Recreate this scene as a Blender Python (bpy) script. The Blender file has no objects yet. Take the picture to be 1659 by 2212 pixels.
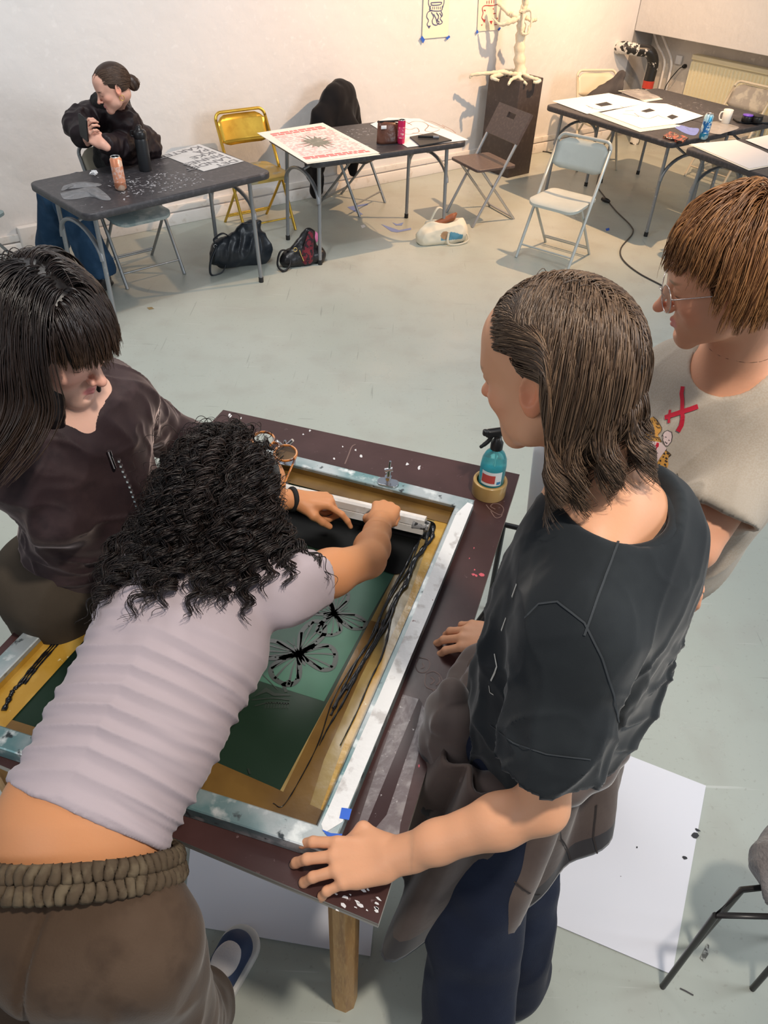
import bpy, math, random
import numpy as np
from mathutils import Vector, Matrix

# ------------------------------------------------------------------ camera
SC = bpy.context.scene
COL = SC.collection
IW, IH = 1659, 2212
FPX, PITCH, ROLL, CAMH = 1600.0, math.radians(40.8), math.radians(2.5), 2.2
_f = np.array([0, math.cos(PITCH), -math.sin(PITCH)])
_r0 = np.array([1.0, 0, 0]); _u0 = np.cross(_r0, _f)
_R = math.cos(ROLL) * _r0 + math.sin(ROLL) * _u0
_U = -math.sin(ROLL) * _r0 + math.cos(ROLL) * _u0
_C = np.array([0, 0, CAMH])
cam_d = bpy.data.cameras.new('camera'); cam = bpy.data.objects.new('camera', cam_d); COL.objects.link(cam)
cam_d.sensor_fit = 'VERTICAL'; cam_d.sensor_height = 36; cam_d.lens = 36 * FPX / IH; cam_d.clip_start = .05
mw = Matrix(((_R[0], _U[0], -_f[0], 0), (_R[1], _U[1], -_f[1], 0), (_R[2], _U[2], -_f[2], CAMH), (0, 0, 0, 1)))
cam.matrix_world = mw
SC.camera = cam

def ray(px, py):
    d = _f * FPX + _R * (px - IW / 2) - _U * (py - IH / 2)
    return d / np.linalg.norm(d)
def at(px, py, z):
    """point of the horizontal plane z seen at a pixel of the photograph"""
    d = ray(px, py); t = (z - CAMH) / d[2]
    return Vector(_C + t * d)
def dist(px, py, t):
    d = ray(px, py); return Vector(_C + t * d)
def proj(p):
    v = np.asarray(p, float) - _C; z = v @ _f
    return (IW / 2 + FPX * (v @ _R) / z, IH / 2 - FPX * (v @ _U) / z)

# ------------------------------------------------------------------ light, world, exposure
SC.view_settings.view_transform = 'Standard'
try: SC.view_settings.look = 'None'
except Exception: pass
SC.view_settings.gamma = 1.0
SC.view_settings.use_curve_mapping = False
SC.view_settings.exposure = 0.0
wd = bpy.data.worlds.new('room_world'); SC.world = wd; wd.use_nodes = True
wd.node_tree.nodes['Background'].inputs[0].default_value = (.80, .88, 1.0, 1)
wd.node_tree.nodes['Background'].inputs[1].default_value = 0.30

def area(name, loc, target, size, power, col, sy=None):
    l = bpy.data.lights.new(name, 'AREA'); l.energy = power; l.color = col
    l.shape = 'RECTANGLE'; l.size = size; l.size_y = sy or size
    o = bpy.data.objects.new(name, l); COL.objects.link(o); o.location = loc
    o.rotation_euler = (Vector(target) - Vector(loc)).to_track_quat('-Z', 'Y').to_euler()
    return o
def spot(name, loc, target, ang, power, col, blend=.3, r=.04):
    l = bpy.data.lights.new(name, 'SPOT'); l.energy = power; l.color = col
    l.spot_size = math.radians(ang); l.spot_blend = blend; l.shadow_soft_size = r
    o = bpy.data.objects.new(name, l); COL.objects.link(o); o.location = loc
    o.rotation_euler = (Vector(target) - Vector(loc)).to_track_quat('-Z', 'Y').to_euler()
    return o
# daylight from tall windows behind and to the left of the camera, track spots under the ceiling
area('window_daylight', (-3.4, -2.2, 3.2), (0.2, 2.4, .6), 2.6, 48, (.92, .96, 1.0), 2.0)
area('window_daylight_side', (5.4, 1.2, 2.9), (0.3, 2.6, .6), 2.2, 150, (.88, .94, 1.0), 1.8)
area('ceiling_panel_light', (-0.6, 3.4, 3.9), (-0.6, 3.6, 0), 1.5, 70, (1.0, .97, .93), 1.5)
spot('track_spot_warm', (2.3, 6.45, 3.3), (.75, 7.5, .7), 116, 560, (1.0, .61, .33), .8, .03)
spot('corner_fill_spot', (1.9, 5.2, 3.5), (3.1, 8.3, .8), 66, 230, (1.0, .74, .48), .8, .05)  # added warm fill, only there to brighten the radiator recess
spot('track_spot_table', (.75, .15, 3.7), (-.05, 1.2, .9), 58, 250, (1.0, .91, .80), .6, .10)
spot('track_spot_cool', (-.9, 3.0, 3.8), (-1.9, 5.6, .9), 80, 110, (.96, .97, 1.0), .7, .05)

# ------------------------------------------------------------------ noise
def _hash(i, j, k, s):
    h = (i * 374761393 + j * 668265263 + k * 2147483647 + s * 1274126177) & 0xffffffff
    h = ((h ^ (h >> 13)) * 1274126177) & 0xffffffff
    h = (h ^ (h >> 16)) & 0xffff
    return h / 65535.0
def noise(p, s=0):
    """smooth value noise in [-1,1] of an (n,3) array"""
    p = np.asarray(p, float); i = np.floor(p).astype(np.int64); f = p - i; f = f * f * (3 - 2 * f)
    r = 0
    for dx in (0, 1):
        for dy in (0, 1):
            for dz in (0, 1):
                w = (f[:, 0] if dx else 1 - f[:, 0]) * (f[:, 1] if dy else 1 - f[:, 1]) * (f[:, 2] if dz else 1 - f[:, 2])
                r = r + w * _hash(i[:, 0] + dx, i[:, 1] + dy, i[:, 2] + dz, s)
    return r * 2 - 1
def ridge(p, s=0): return 1 - 2 * np.abs(noise(p, s))

# ------------------------------------------------------------------ materials
MATS = {}
def M(name, col, rough=.5, metal=0.0, n=None, bump=None, sheen=0, coat=0, sss=0, alpha=1, trans=0, ior=1.45, spec=.5, extra=None, stretch=None, attr=None):
    """n = (scale, second colour, low, high[, detail]) noise mixed colour; bump = (scale, strength, distance)"""
    if name in MATS: return MATS[name]
    m = bpy.data.materials.new(name); m.use_nodes = True; nt = m.node_tree; N = nt.nodes; Lk = nt.links
    b = N['Principled BSDF']
    b.inputs['Base Color'].default_value = (*col, 1); b.inputs['Roughness'].default_value = rough
    b.inputs['Metallic'].default_value = metal; b.inputs['IOR'].default_value = ior
    b.inputs['Specular IOR Level'].default_value = spec
    if sheen: b.inputs['Sheen Weight'].default_value = sheen; b.inputs['Sheen Roughness'].default_value = .4
    if coat: b.inputs['Coat Weight'].default_value = coat; b.inputs['Coat Roughness'].default_value = .15
    if sss:
        b.inputs['Subsurface Weight'].default_value = sss; b.inputs['Subsurface Radius'].default_value = (.012, .005, .003)
        b.inputs['Subsurface Scale'].default_value = 1.0
    if trans: b.inputs['Transmission Weight'].default_value = trans
    if alpha < 1: b.inputs['Alpha'].default_value = alpha
    tc = N.new('ShaderNodeTexCoord'); vec = tc.outputs['Object']
    if stretch:
        mp = N.new('ShaderNodeMapping'); mp.inputs['Scale'].default_value = stretch; Lk.new(vec, mp.inputs[0]); vec = mp.outputs[0]
    cur = None
    if attr:
        a = N.new('ShaderNodeAttribute'); a.attribute_name = attr; cur = a.outputs['Color']
    layers = n if isinstance(n, list) else ([n] if n else [])
    for L in layers:
        tx = N.new('ShaderNodeTexNoise'); tx.inputs['Scale'].default_value = L[0]
        tx.inputs['Detail'].default_value = L[4] if len(L) > 4 else 4
        Lk.new(vec, tx.inputs['Vector'])
        mr = N.new('ShaderNodeMapRange'); mr.inputs[1].default_value = L[2]; mr.inputs[2].default_value = L[3]
        Lk.new(tx.outputs[0], mr.inputs[0])
        mx = N.new('ShaderNodeMix'); mx.data_type = 'RGBA'
        if cur is None: mx.inputs[6].default_value = (*col, 1)
        else: Lk.new(cur, mx.inputs[6])
        mx.inputs[7].default_value = (*L[1], 1); Lk.new(mr.outputs[0], mx.inputs[0]); cur = mx.outputs[2]
    if cur is not None: Lk.new(cur, b.inputs['Base Color'])
    if bump:
        tx = N.new('ShaderNodeTexNoise'); tx.inputs['Scale'].default_value = bump[0]; tx.inputs['Detail'].default_value = 5
        Lk.new(vec, tx.inputs['Vector']); bp = N.new('ShaderNodeBump'); bp.inputs['Strength'].default_value = bump[1]
        bp.inputs['Distance'].default_value = bump[2] if len(bump) > 2 else .01
        Lk.new(tx.outputs[0], bp.inputs['Height']); Lk.new(bp.outputs[0], b.inputs['Normal'])
    if extra: extra(nt, b, vec)
    MATS[name] = m
    return m

# ------------------------------------------------------------------ mesh builder
class MB:
    def __init__(s): s.v = []; s.f = []; s.m = []; s.mats = []; s.sm = []
    def slot(s, mat):
        if mat not in s.mats: s.mats.append(mat)
        return s.mats.index(mat)
    def add(s, vs, fs, mat, smooth=False):
        o = len(s.v); k = s.slot(mat); s.v += [tuple(v) for v in vs]
        for f in fs: s.f.append([o + i for i in f]); s.m.append(k); s.sm.append(smooth)
        return s
    def box(s, c, size, mat, R=None, bev=0.0):
        hx, hy, hz = [x / 2 for x in size]; R = R or Matrix(); c = Vector(c)
        if bev <= 0:
            vs = [c + R @ Vector((x * hx, y * hy, z * hz)) for z in (-1, 1) for x, y in ((-1, -1), (1, -1), (1, 1), (-1, 1))]
            fs = [(3, 2, 1, 0), (4, 5, 6, 7), (0, 1, 5, 4), (1, 2, 6, 5), (2, 3, 7, 6), (3, 0, 4, 7)]
            return s.add(vs, fs, mat)
        return s.prism(rrect(2 * hx, 2 * hy, min(bev * 2, hx, hy), 3), -hz, hz, mat, Matrix.Translation(c) @ R.to_4x4(), bev)
    def prism(s, pts, z0, z1, mat, X=None, bev=0.0, smooth=False):
        """extruded outline with optionally rounded upper and lower rim"""
        X = X or Matrix(); n = len(pts); P = [Vector((*p[:2], 0)) for p in pts]
        c = sum(P, Vector()) / n
        rings = []
        if bev > 0:
            def inset(b):
                out = []
                for i in range(n):
                    a, b0, d = P[i - 1], P[i], P[(i + 1) % n]
                    e1 = (b0 - a); e2 = (d - b0)
                    nn = Vector((e1.y + e2.y, -e1.x - e2.x, 0))
                    if nn.length < 1e-9: nn = c - b0
                    nn.normalize(); out.append(b0 - nn * b)
                return out
            for b, z in ((bev, z0), (bev * .3, z0 + bev * .3), (0, z0 + bev), (0, z1 - bev), (bev * .3, z1 - bev * .3), (bev, z1)):
                rings.append([X @ Vector((p.x, p.y, z)) for p in inset(b)])
        else:
            rings = [[X @ Vector((p.x, p.y, z)) for p in P] for z in (z0, z1)]
        vs = [v for r in rings for v in r]; fs = [tuple(range(n))[::-1], tuple((len(rings) - 1) * n + i for i in range(n))]
        s.add(vs, fs, mat, False); o = len(s.v) - len(vs); k = s.slot(mat)
        for r in range(len(rings) - 1):
            for i in range(n):
                j = (i + 1) % n
                s.f.append([o + r * n + i, o + r * n + j, o + (r + 1) * n + j, o + (r + 1) * n + i]); s.m.append(k); s.sm.append(bev > 0 or smooth)
        return s
    def tube(s, pts, r, mat, seg=10, closed=False, caps=True, flat=None):
        pts = [Vector(p) for p in pts]; n = len(pts)
        rr = r if isinstance(r, (list, tuple)) else [r] * n
        up = None; vs = []
        for i, p in enumerate(pts):
            a = pts[i - 1] if (i > 0 or closed) else p; b = pts[(i + 1) % n] if (i < n - 1 or closed) else p
            t = (b - a).normalized() if (b - a).length > 1e-9 else Vector((0, 0, 1))
            if up is None:
                up = Vector((0, 0, 1)) if abs(t.z) < .9 else Vector((1, 0, 0))
            up = (up - t * up.dot(t)).normalized(); sd = t.cross(up)
            for k in range(seg):
                an = 2 * math.pi * k / seg
                vs.append(p + up * math.cos(an) * rr[i] * (flat or 1) + sd * math.sin(an) * rr[i])
        fs = []
        for i in range(n if closed else n - 1):
            j = (i + 1) % n
            for k in range(seg): fs.append((i * seg + k, i * seg + (k + 1) % seg, j * seg + (k + 1) % seg, j * seg + k))
        s.add(vs, fs, mat, True)
        if caps and not closed: s.add(vs[:seg], [tuple(range(seg))[::-1]], mat); s.add(vs[-seg:], [tuple(range(seg))], mat)
        return s
    def lathe(s, prof, mat, X=None, seg=24, cap=True):
        X = X or Matrix(); vs = []; n = len(prof)
        for (r, z) in prof:
            for k in range(seg):
                a = 2 * math.pi * k / seg; vs.append(X @ Vector((r * math.cos(a), r * math.sin(a), z)))
        fs = [(i * seg + k, i * seg + (k + 1) % seg, (i + 1) * seg + (k + 1) % seg, (i + 1) * seg + k) for i in range(n - 1) for k in range(seg)]
        s.add(vs, fs, mat, True)
        if cap:
            if prof[0][0] > 1e-6: s.add(vs[:seg], [tuple(range(seg))[::-1]], mat)
            if prof[-1][0] > 1e-6: s.add(vs[-seg:], [tuple(range(seg))], mat)
        return s
    def flat(s, pts, mat, t=0.0):
        """a polygon of 3-D points, with thickness t downwards"""
        P = [Vector(p) for p in pts]; n = len(P)
        if t <= 0: return s.add(P, [tuple(range(n))], mat)
        a = sum(((P[i].x * P[(i + 1) % n].y - P[(i + 1) % n].x * P[i].y) for i in range(n)))
        if a < 0: P = P[::-1]
        Q = [p - Vector((0, 0, t)) for p in P]
        fs = [tuple(range(n)), tuple(range(2 * n - 1, n - 1, -1))] + [(i, n + i, n + (i + 1) % n, (i + 1) % n) for i in range(n)]
        return s.add(P + Q, fs, mat)
    def stroke(s, pts, w, mat, up=Vector((0, 0, 1)), lift=0.0):
        """a flat ribbon along 3-D points"""
        P = [Vector(p) + up * lift for p in pts]; vs = []
        for i, p in enumerate(P):
            t = (P[min(i + 1, len(P) - 1)] - P[max(i - 1, 0)])
            sd = t.cross(up); sd = sd.normalized() if sd.length > 1e-9 else Vector((1, 0, 0))
            ww = (w[i] if isinstance(w, (list, tuple)) else w) / 2
            vs += [p - sd * ww, p + sd * ww]
        return s.add(vs, [(2 * i, 2 * i + 1, 2 * i + 3, 2 * i + 2) for i in range(len(P) - 1)], mat)
    def build(s, name, parent=None, loc=None, rot=None):
        me = bpy.data.meshes.new(name); o = bpy.data.objects.new(name, me)
        me.from_pydata(s.v, [], s.f)
        for m in s.mats: me.materials.append(m)
        if s.f:
            me.polygons.foreach_set('material_index', s.m); me.polygons.foreach_set('use_smooth', s.sm)
        me.update(); COL.objects.link(o)
        if parent: o.parent = parent
        if loc is not None: o.location = loc
        if rot is not None: o.rotation_euler = rot
        return o

def rrect(w, d, r, seg=6):
    out = []
    for cx, cy, a0 in ((w / 2 - r, d / 2 - r, 0), (-w / 2 + r, d / 2 - r, 90), (-w / 2 + r, -d / 2 + r, 180), (w / 2 - r, -d / 2 + r, 270)):
        for k in range(seg + 1):
            a = math.radians(a0 + 90 * k / seg); out.append((cx + r * math.cos(a), cy + r * math.sin(a)))
    return out
def bez(pts, n=16):
    """Catmull-Rom through the points"""
    P = [Vector(p) for p in pts]; out = []
    Q = [P[0] * 2 - P[1]] + P + [P[-1] * 2 - P[-2]]
    for i in range(1, len(Q) - 2):
        for k in range(n):
            t = k / n; a, b, c, d = Q[i - 1], Q[i], Q[i + 1], Q[i + 2]
            out.append(.5 * ((2 * b) + (-a + c) * t + (2 * a - 5 * b + 4 * c - d) * t * t + (-a + 3 * b - 3 * c + d) * t ** 3))
    out.append(P[-1]); return out
def Rz(a): return Matrix.Rotation(a, 4, 'Z')
def XF(loc, rz=0): return Matrix.Translation(Vector(loc)) @ Rz(rz)
def tag(o, label, cat, group=None, kind=None):
    if label: o['label'] = label
    if cat: o['category'] = cat
    if group: o['group'] = group
    if kind: o['kind'] = kind
    return o
def thing(name, label, cat, loc=(0, 0, 0), rz=0, group=None):
    o = bpy.data.objects.new(name, None); COL.objects.link(o); o.empty_display_size = .05
    o.location = loc; o.rotation_euler = (0, 0, rz); return tag(o, label, cat, group)
def struct(o): o['kind'] = 'structure'; return o
def copy_tree(o, label=None):
    r = o.copy(); COL.objects.link(r)
    if label: r['label'] = label
    for ch in o.children:
        c = ch.copy(); COL.objects.link(c); c.parent = r
        for g in ch.children: d = g.copy(); COL.objects.link(d); d.parent = c
    return r
def mesh_np(name, co, faces, mats, parent=None, smooth=True, col=None, midx=None):
    """mesh from numpy vertices and an (n,3|4) face array, optional per-vertex colour"""
    me = bpy.data.meshes.new(name); co = np.asarray(co, np.float32); faces = np.asarray(faces, np.int32)
    nf, k = faces.shape
    me.vertices.add(len(co)); me.vertices.foreach_set('co', co.ravel())
    me.loops.add(nf * k); me.loops.foreach_set('vertex_index', faces.ravel())
    me.polygons.add(nf); me.polygons.foreach_set('loop_start', np.arange(nf, dtype=np.int32) * k)
    me.polygons.foreach_set('use_smooth', np.full(nf, smooth))
    for m in (mats if isinstance(mats, (list, tuple)) else [mats]): me.materials.append(m)
    if midx is not None: me.polygons.foreach_set('material_index', np.asarray(midx, np.int32))
    me.update(calc_edges=True); me.validate()
    if col is not None:
        a = me.color_attributes.new('tint', 'FLOAT_COLOR', 'POINT')
        c4 = np.ones((len(co), 4), np.float32); c4[:, :3] = col; a.data.foreach_set('color', c4.ravel())
    o = bpy.data.objects.new(name, me); COL.objects.link(o)
    if parent: o.parent = parent
    return o
def text_mesh(txt, size, mat, X, mb, ext=0.0, align='LEFT'):
    c = bpy.data.curves.new('t', 'FONT'); c.body = txt; c.size = size; c.align_x = align; c.extrude = ext; c.resolution_u = 3
    c.offset = size * .02
    o = bpy.data.objects.new('t', c); COL.objects.link(o)
    dg = bpy.context.evaluated_depsgraph_get(); me = bpy.data.meshes.new_from_object(o.evaluated_get(dg))
    vs = [X @ v.co for v in me.vertices]; fs = [tuple(p.vertices) for p in me.polygons]
    mb.add(vs, fs, mat); bpy.data.objects.remove(o); bpy.data.curves.remove(c); bpy.data.meshes.remove(me)
RNG = random.Random(7)
def blob(cx, cy, r, n=9, jit=.35, rng=RNG, el=1.0, rot=0):
    out = []
    for i in range(n):
        a = 2 * math.pi * i / n; q = r * (1 + rng.uniform(-jit, jit)); x, y = q * math.cos(a) * el, q * math.sin(a)
        out.append((cx + x * math.cos(rot) - y * math.sin(rot), cy + x * math.sin(rot) + y * math.cos(rot)))
    return out
# ------------------------------------------------------------------ the room
WD = Vector((.7881, .6155, 0)); W2 = Vector((.6155, -.7881, 0)); WM = Vector((-.4805, 7.0068, 0))
WANG = math.atan2(WD.y, WD.x)
def onwall(px, py, off=0.0):
    """point of the back wall (pushed into the room by off) seen at a pixel"""
    r = Vector(ray(px, py)); n = -W2
    m = WM + W2 * off
    t = (n.dot(m) - n.dot(Vector(_C))) / n.dot(r)
    return Vector(_C) + r * t
CORN = WM + WD * 3.66
wall_m = M('wall_paint', (.80, .775, .755), .75, n=[(1.3, (.76, .74, .72), .45, .8), (22, (.84, .82, .80), .6, .75)], bump=(9, .35, .02))
trim_m = M('trim_paint', (.80, .76, .72), .6, n=[(14, (.62, .55, .48), .58, .75)], bump=(30, .4, .004))
def floor_extra(nt, b, vec):
    N = nt.nodes; Lk = nt.links
    base = b.inputs['Base Color'].links[0].from_socket
    # thin scuffs and scratches, two directions
    cur = base
    for sc, rot, lo, col in (((55, 2.2, 1), .5, .70, (.16, .16, .15)), ((2.0, 60, 1), 1.1, .705, (.70, .71, .68)), ((3.1, 46, 1), -.4, .71, (.17, .16, .15))):
        mp = N.new('ShaderNodeMapping'); mp.inputs['Scale'].default_value = sc; mp.inputs['Rotation'].default_value = (0, 0, rot); Lk.new(vec, mp.inputs[0])
        tx = N.new('ShaderNodeTexNoise'); tx.inputs['Scale'].default_value = 1; tx.inputs['Detail'].default_value = 2; Lk.new(mp.outputs[0], tx.inputs[0])
        mr = N.new('ShaderNodeMapRange'); mr.inputs[1].default_value = lo; mr.inputs[2].default_value = lo + .05; mr.inputs[4].default_value = .36; Lk.new(tx.outputs[0], mr.inputs[0])
        mx = N.new('ShaderNodeMix'); mx.data_type = 'RGBA'; Lk.new(mr.outputs[0], mx.inputs[0]); Lk.new(cur, mx.inputs[6]); mx.inputs[7].default_value = (*col, 1); cur = mx.outputs[2]
    Lk.new(cur, b.inputs['Base Color'])
    tx = N.new('ShaderNodeTexNoise'); tx.inputs['Scale'].default_value = 2.2; tx.inputs['Detail'].default_value = 6; Lk.new(vec, tx.inputs[0])
    mr = N.new('ShaderNodeMapRange'); mr.inputs[3].default_value = .24; mr.inputs[4].default_value = .48; mr.inputs[1].default_value = .3; mr.inputs[2].default_value = .7
    Lk.new(tx.outputs[0], mr.inputs[0]); Lk.new(mr.outputs[0], b.inputs['Roughness'])
floor_m = M('floor_epoxy', (.425, .452, .398), .35, n=[(.7, (.47, .495, .45), .4, .7), (5, (.40, .405, .36), .5, .8, 8), (60, (.36, .36, .32), .62, .75), (2.6, (.52, .46, .44), .68, .80, 6)], bump=(3, .10, .01), extra=floor_extra)
struct(MB().box((0.5, 5, -.05), (16, 16, .1), floor_m).build('floor'))
mb = MB(); mb.box(WM + WD * -.6 - W2 * .1 + Vector((0, 0, 1.8)), (9.2, .2, 3.6), wall_m, R=Matrix.Rotation(WANG, 3, 'Z')); struct(mb.build('wall_back'))
# right wall: a recess for the radiator under an overhanging boxed panel
DEP = .34
mb = MB(); R3 = Matrix.Rotation(WANG, 3, 'Z')
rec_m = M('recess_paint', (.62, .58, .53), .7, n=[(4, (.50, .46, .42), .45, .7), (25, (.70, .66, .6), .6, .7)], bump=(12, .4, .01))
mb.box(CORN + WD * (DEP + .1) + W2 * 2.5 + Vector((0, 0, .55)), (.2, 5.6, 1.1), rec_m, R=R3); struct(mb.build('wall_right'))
mb = MB(); mb.box(CORN + WD * (DEP / 2 + .1) + W2 * 2.6 + Vector((0, 0, 1.03 + 1.28)), (DEP + .2, 5.2, 2.56), wall_m, R=R3, bev=.006); struct(mb.build('trim_1'))
mb = MB(); mb.box(CORN - WD * .0 + WD * (DEP / 2) - W2 * .1 + Vector((0, 0, 1.8)), (DEP, .2, 3.6), wall_m, R=R3); struct(mb.build('wall_back_return'))
# skirting duct along the back wall
mb = MB()
for z, h, d in ((.045, .09, .035), (.125, .05, .022)):
    mb.box(WM + WD * -.45 + W2 * (d / 2) + Vector((0, 0, z)), (8.1, d, h), trim_m, R=R3, bev=.004)
struct(mb.build('baseboard_back'))
mb = MB(); mb.box(CORN + WD * (DEP - .012) + W2 * 2.4 + Vector((0, 0, .06)), (.024, 4.7, .12), trim_m, R=R3, bev=.004); struct(mb.build('baseboard_right'))

# ------------------------------------------------------------------ shared materials
white_m = M('white_paper', (.84, .84, .84), .6, n=[(3, (.80, .79, .79), .4, .8)])
cream_m = M('cream_paper', (.80, .77, .66), .6)
black_m = M('black_plastic', (.012, .012, .013), .35)
rubber_m = M('black_rubber', (.02, .02, .02), .7)
grey_metal = M('grey_painted_steel', (.26, .27, .28), .38, .35, n=[(30, (.42, .42, .43), .66, .72)])
chrome_m = M('chrome', (.8, .8, .82), .12, 1.0)
alu_m = M('aluminium', (.72, .73, .74), .32, .9, n=[(14, (.5, .52, .53), .5, .75)])
top_m = M('tabletop_charcoal', (.040, .038, .042), .42, n=[(40, (.07, .065, .07), .5, .7), (9, (.16, .15, .16), .66, .80, 8)], bump=(180, .25, .002))
blue_tape = M('blue_tape', (.03, .13, .62), .55)
red_ink = M('red_ink', (.80, .22, .22), .6); pink_ink = M('pink_ink', (.90, .50, .48), .6, n=[(45, (.95, .78, .74), .45, .55)])
black_ink = M('black_ink', (.006, .006, .007), .12, coat=.6)
matt_black = M('matt_black_print', (.03, .03, .035), .6)
grey_print = M('grey_print', (.18, .18, .19), .6)

# ------------------------------------------------------------------ folding tables
def folding_table(label, loc, rz, L, Wd, stains=(), H=.74, group='charcoal folding tables'):
    t = thing('folding_table', label, 'table', loc, rz, group)
    mb = MB(); mb.prism(rrect(L, Wd, .06, 7), H - .042, H, top_m, bev=.009)
    rng = random.Random(hash(label) % 999 if 0 else len(label))
    st = M('paint_stain', (.36, .36, .38), .6)
    for (x, y, r, n) in stains:
        for _ in range(n):
            a, q = rng.uniform(0, 6.3), r * math.sqrt(rng.random()); cx, cy = x + q * math.cos(a) * 1.7, y + q * math.sin(a)
            if abs(cx) > L / 2 - .02 or abs(cy) > Wd / 2 - .02: continue
            mb.flat([(u, v, H + .0006) for u, v in blob(cx, cy, rng.uniform(.0015, .006), 7, .5, rng, rng.uniform(.8, 3), rng.uniform(0, 3))], st)
    mb.build('tabletop', t)
    for sx in (-1, 1):
        x0 = sx * (L / 2 - .085)
        for sy in (-1, 1):
            m = MB(); m.tube([(x0 - sx * .02, sy * (Wd / 2 - .12), H - .04), (x0, sy * (Wd / 2 - .10), 0.03)], .0135, grey_metal, 12)
            lg = m.build('leg', t)
            MB().tube([(x0, sy * (Wd / 2 - .10), .035), (x0, sy * (Wd / 2 - .10), 0.0)], .0165, rubber_m, 12).build('foot_cap', lg)
        m = MB(); w = Wd / 2 - .105
        m.tube([(x0 - sx * .004, w * math.cos(a) * 1.0, .43 + .16 * math.sin(a)) for a in [math.pi * k / 14 for k in range(15)]], .0115, grey_metal, 8, flat=1.3)
        m.build('arch_brace', t)
        m = MB(); m.tube([(x0 - sx * .015, -w, H - .06), (x0 - sx * .015, w, H - .06)], .012, grey_metal, 8)
        m.tube([(x0 - sx * .01, 0, .585), (x0 - sx * .16, 0, .64), (x0 - sx * .36, 0, H - .045)], .010, grey_metal, 8)
        m.box((x0 - sx * .16, 0, .64), (.03, .035, .03), grey_metal, bev=.004)
        m.build('folding_brace', t)
    return t
TBL = {}
TBL[1] = ((-1.50, 4.745), math.radians(45.5), 1.27, .72)
TBL[2] = ((-.235, 5.83), math.radians(33), 1.27, .74)
U3 = Vector((.6, -.8, 0)); V3 = Vector((.8, .6, 0)); A3 = math.atan2(U3.y, U3.x)
TBL[3] = ((1.92, 6.80), A3, 1.34, .74)
folding_table('charcoal folding table where the seated woman in the black coat looks at her phone', (-1.50, 4.745, 0), TBL[1][1], 1.27, .72, ((-.02, -.13, .17, 190), (-.3, -.1, .25, 30), (.1, .1, .3, 30)))
folding_table('charcoal folding table with the red starburst poster lying on it', (-.235, 5.83, 0), TBL[2][1], 1.27, .74, ((.04, .14, .10, 40), (0, 0, .3, 14)))
folding_table('charcoal folding table with the white mug and the blue can, behind the grey chair', (1.92, 6.80, 0), A3, 1.34, .74, ((-.2, .25, .2, 20), (.3, .2, .2, 12)))
folding_table('charcoal folding table nearest the radiator, its top stained with white paint', (2.52, 7.25, 0), A3, 1.34, .74, ((-.1, -.05, .25, 40), (.1, .2, .2, 12)))
U4 = Vector((.52, -.85, 0)); V4 = Vector((.85, .52, 0)); A4 = math.atan2(U4.y, U4.x)
c4 = Vector((2.09, 5.93, 0)) + U4 * .63 + V4 * .37
folding_table('charcoal folding table at the right edge holding only white sheets', tuple(c4), A4, 1.27, .74)

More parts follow.
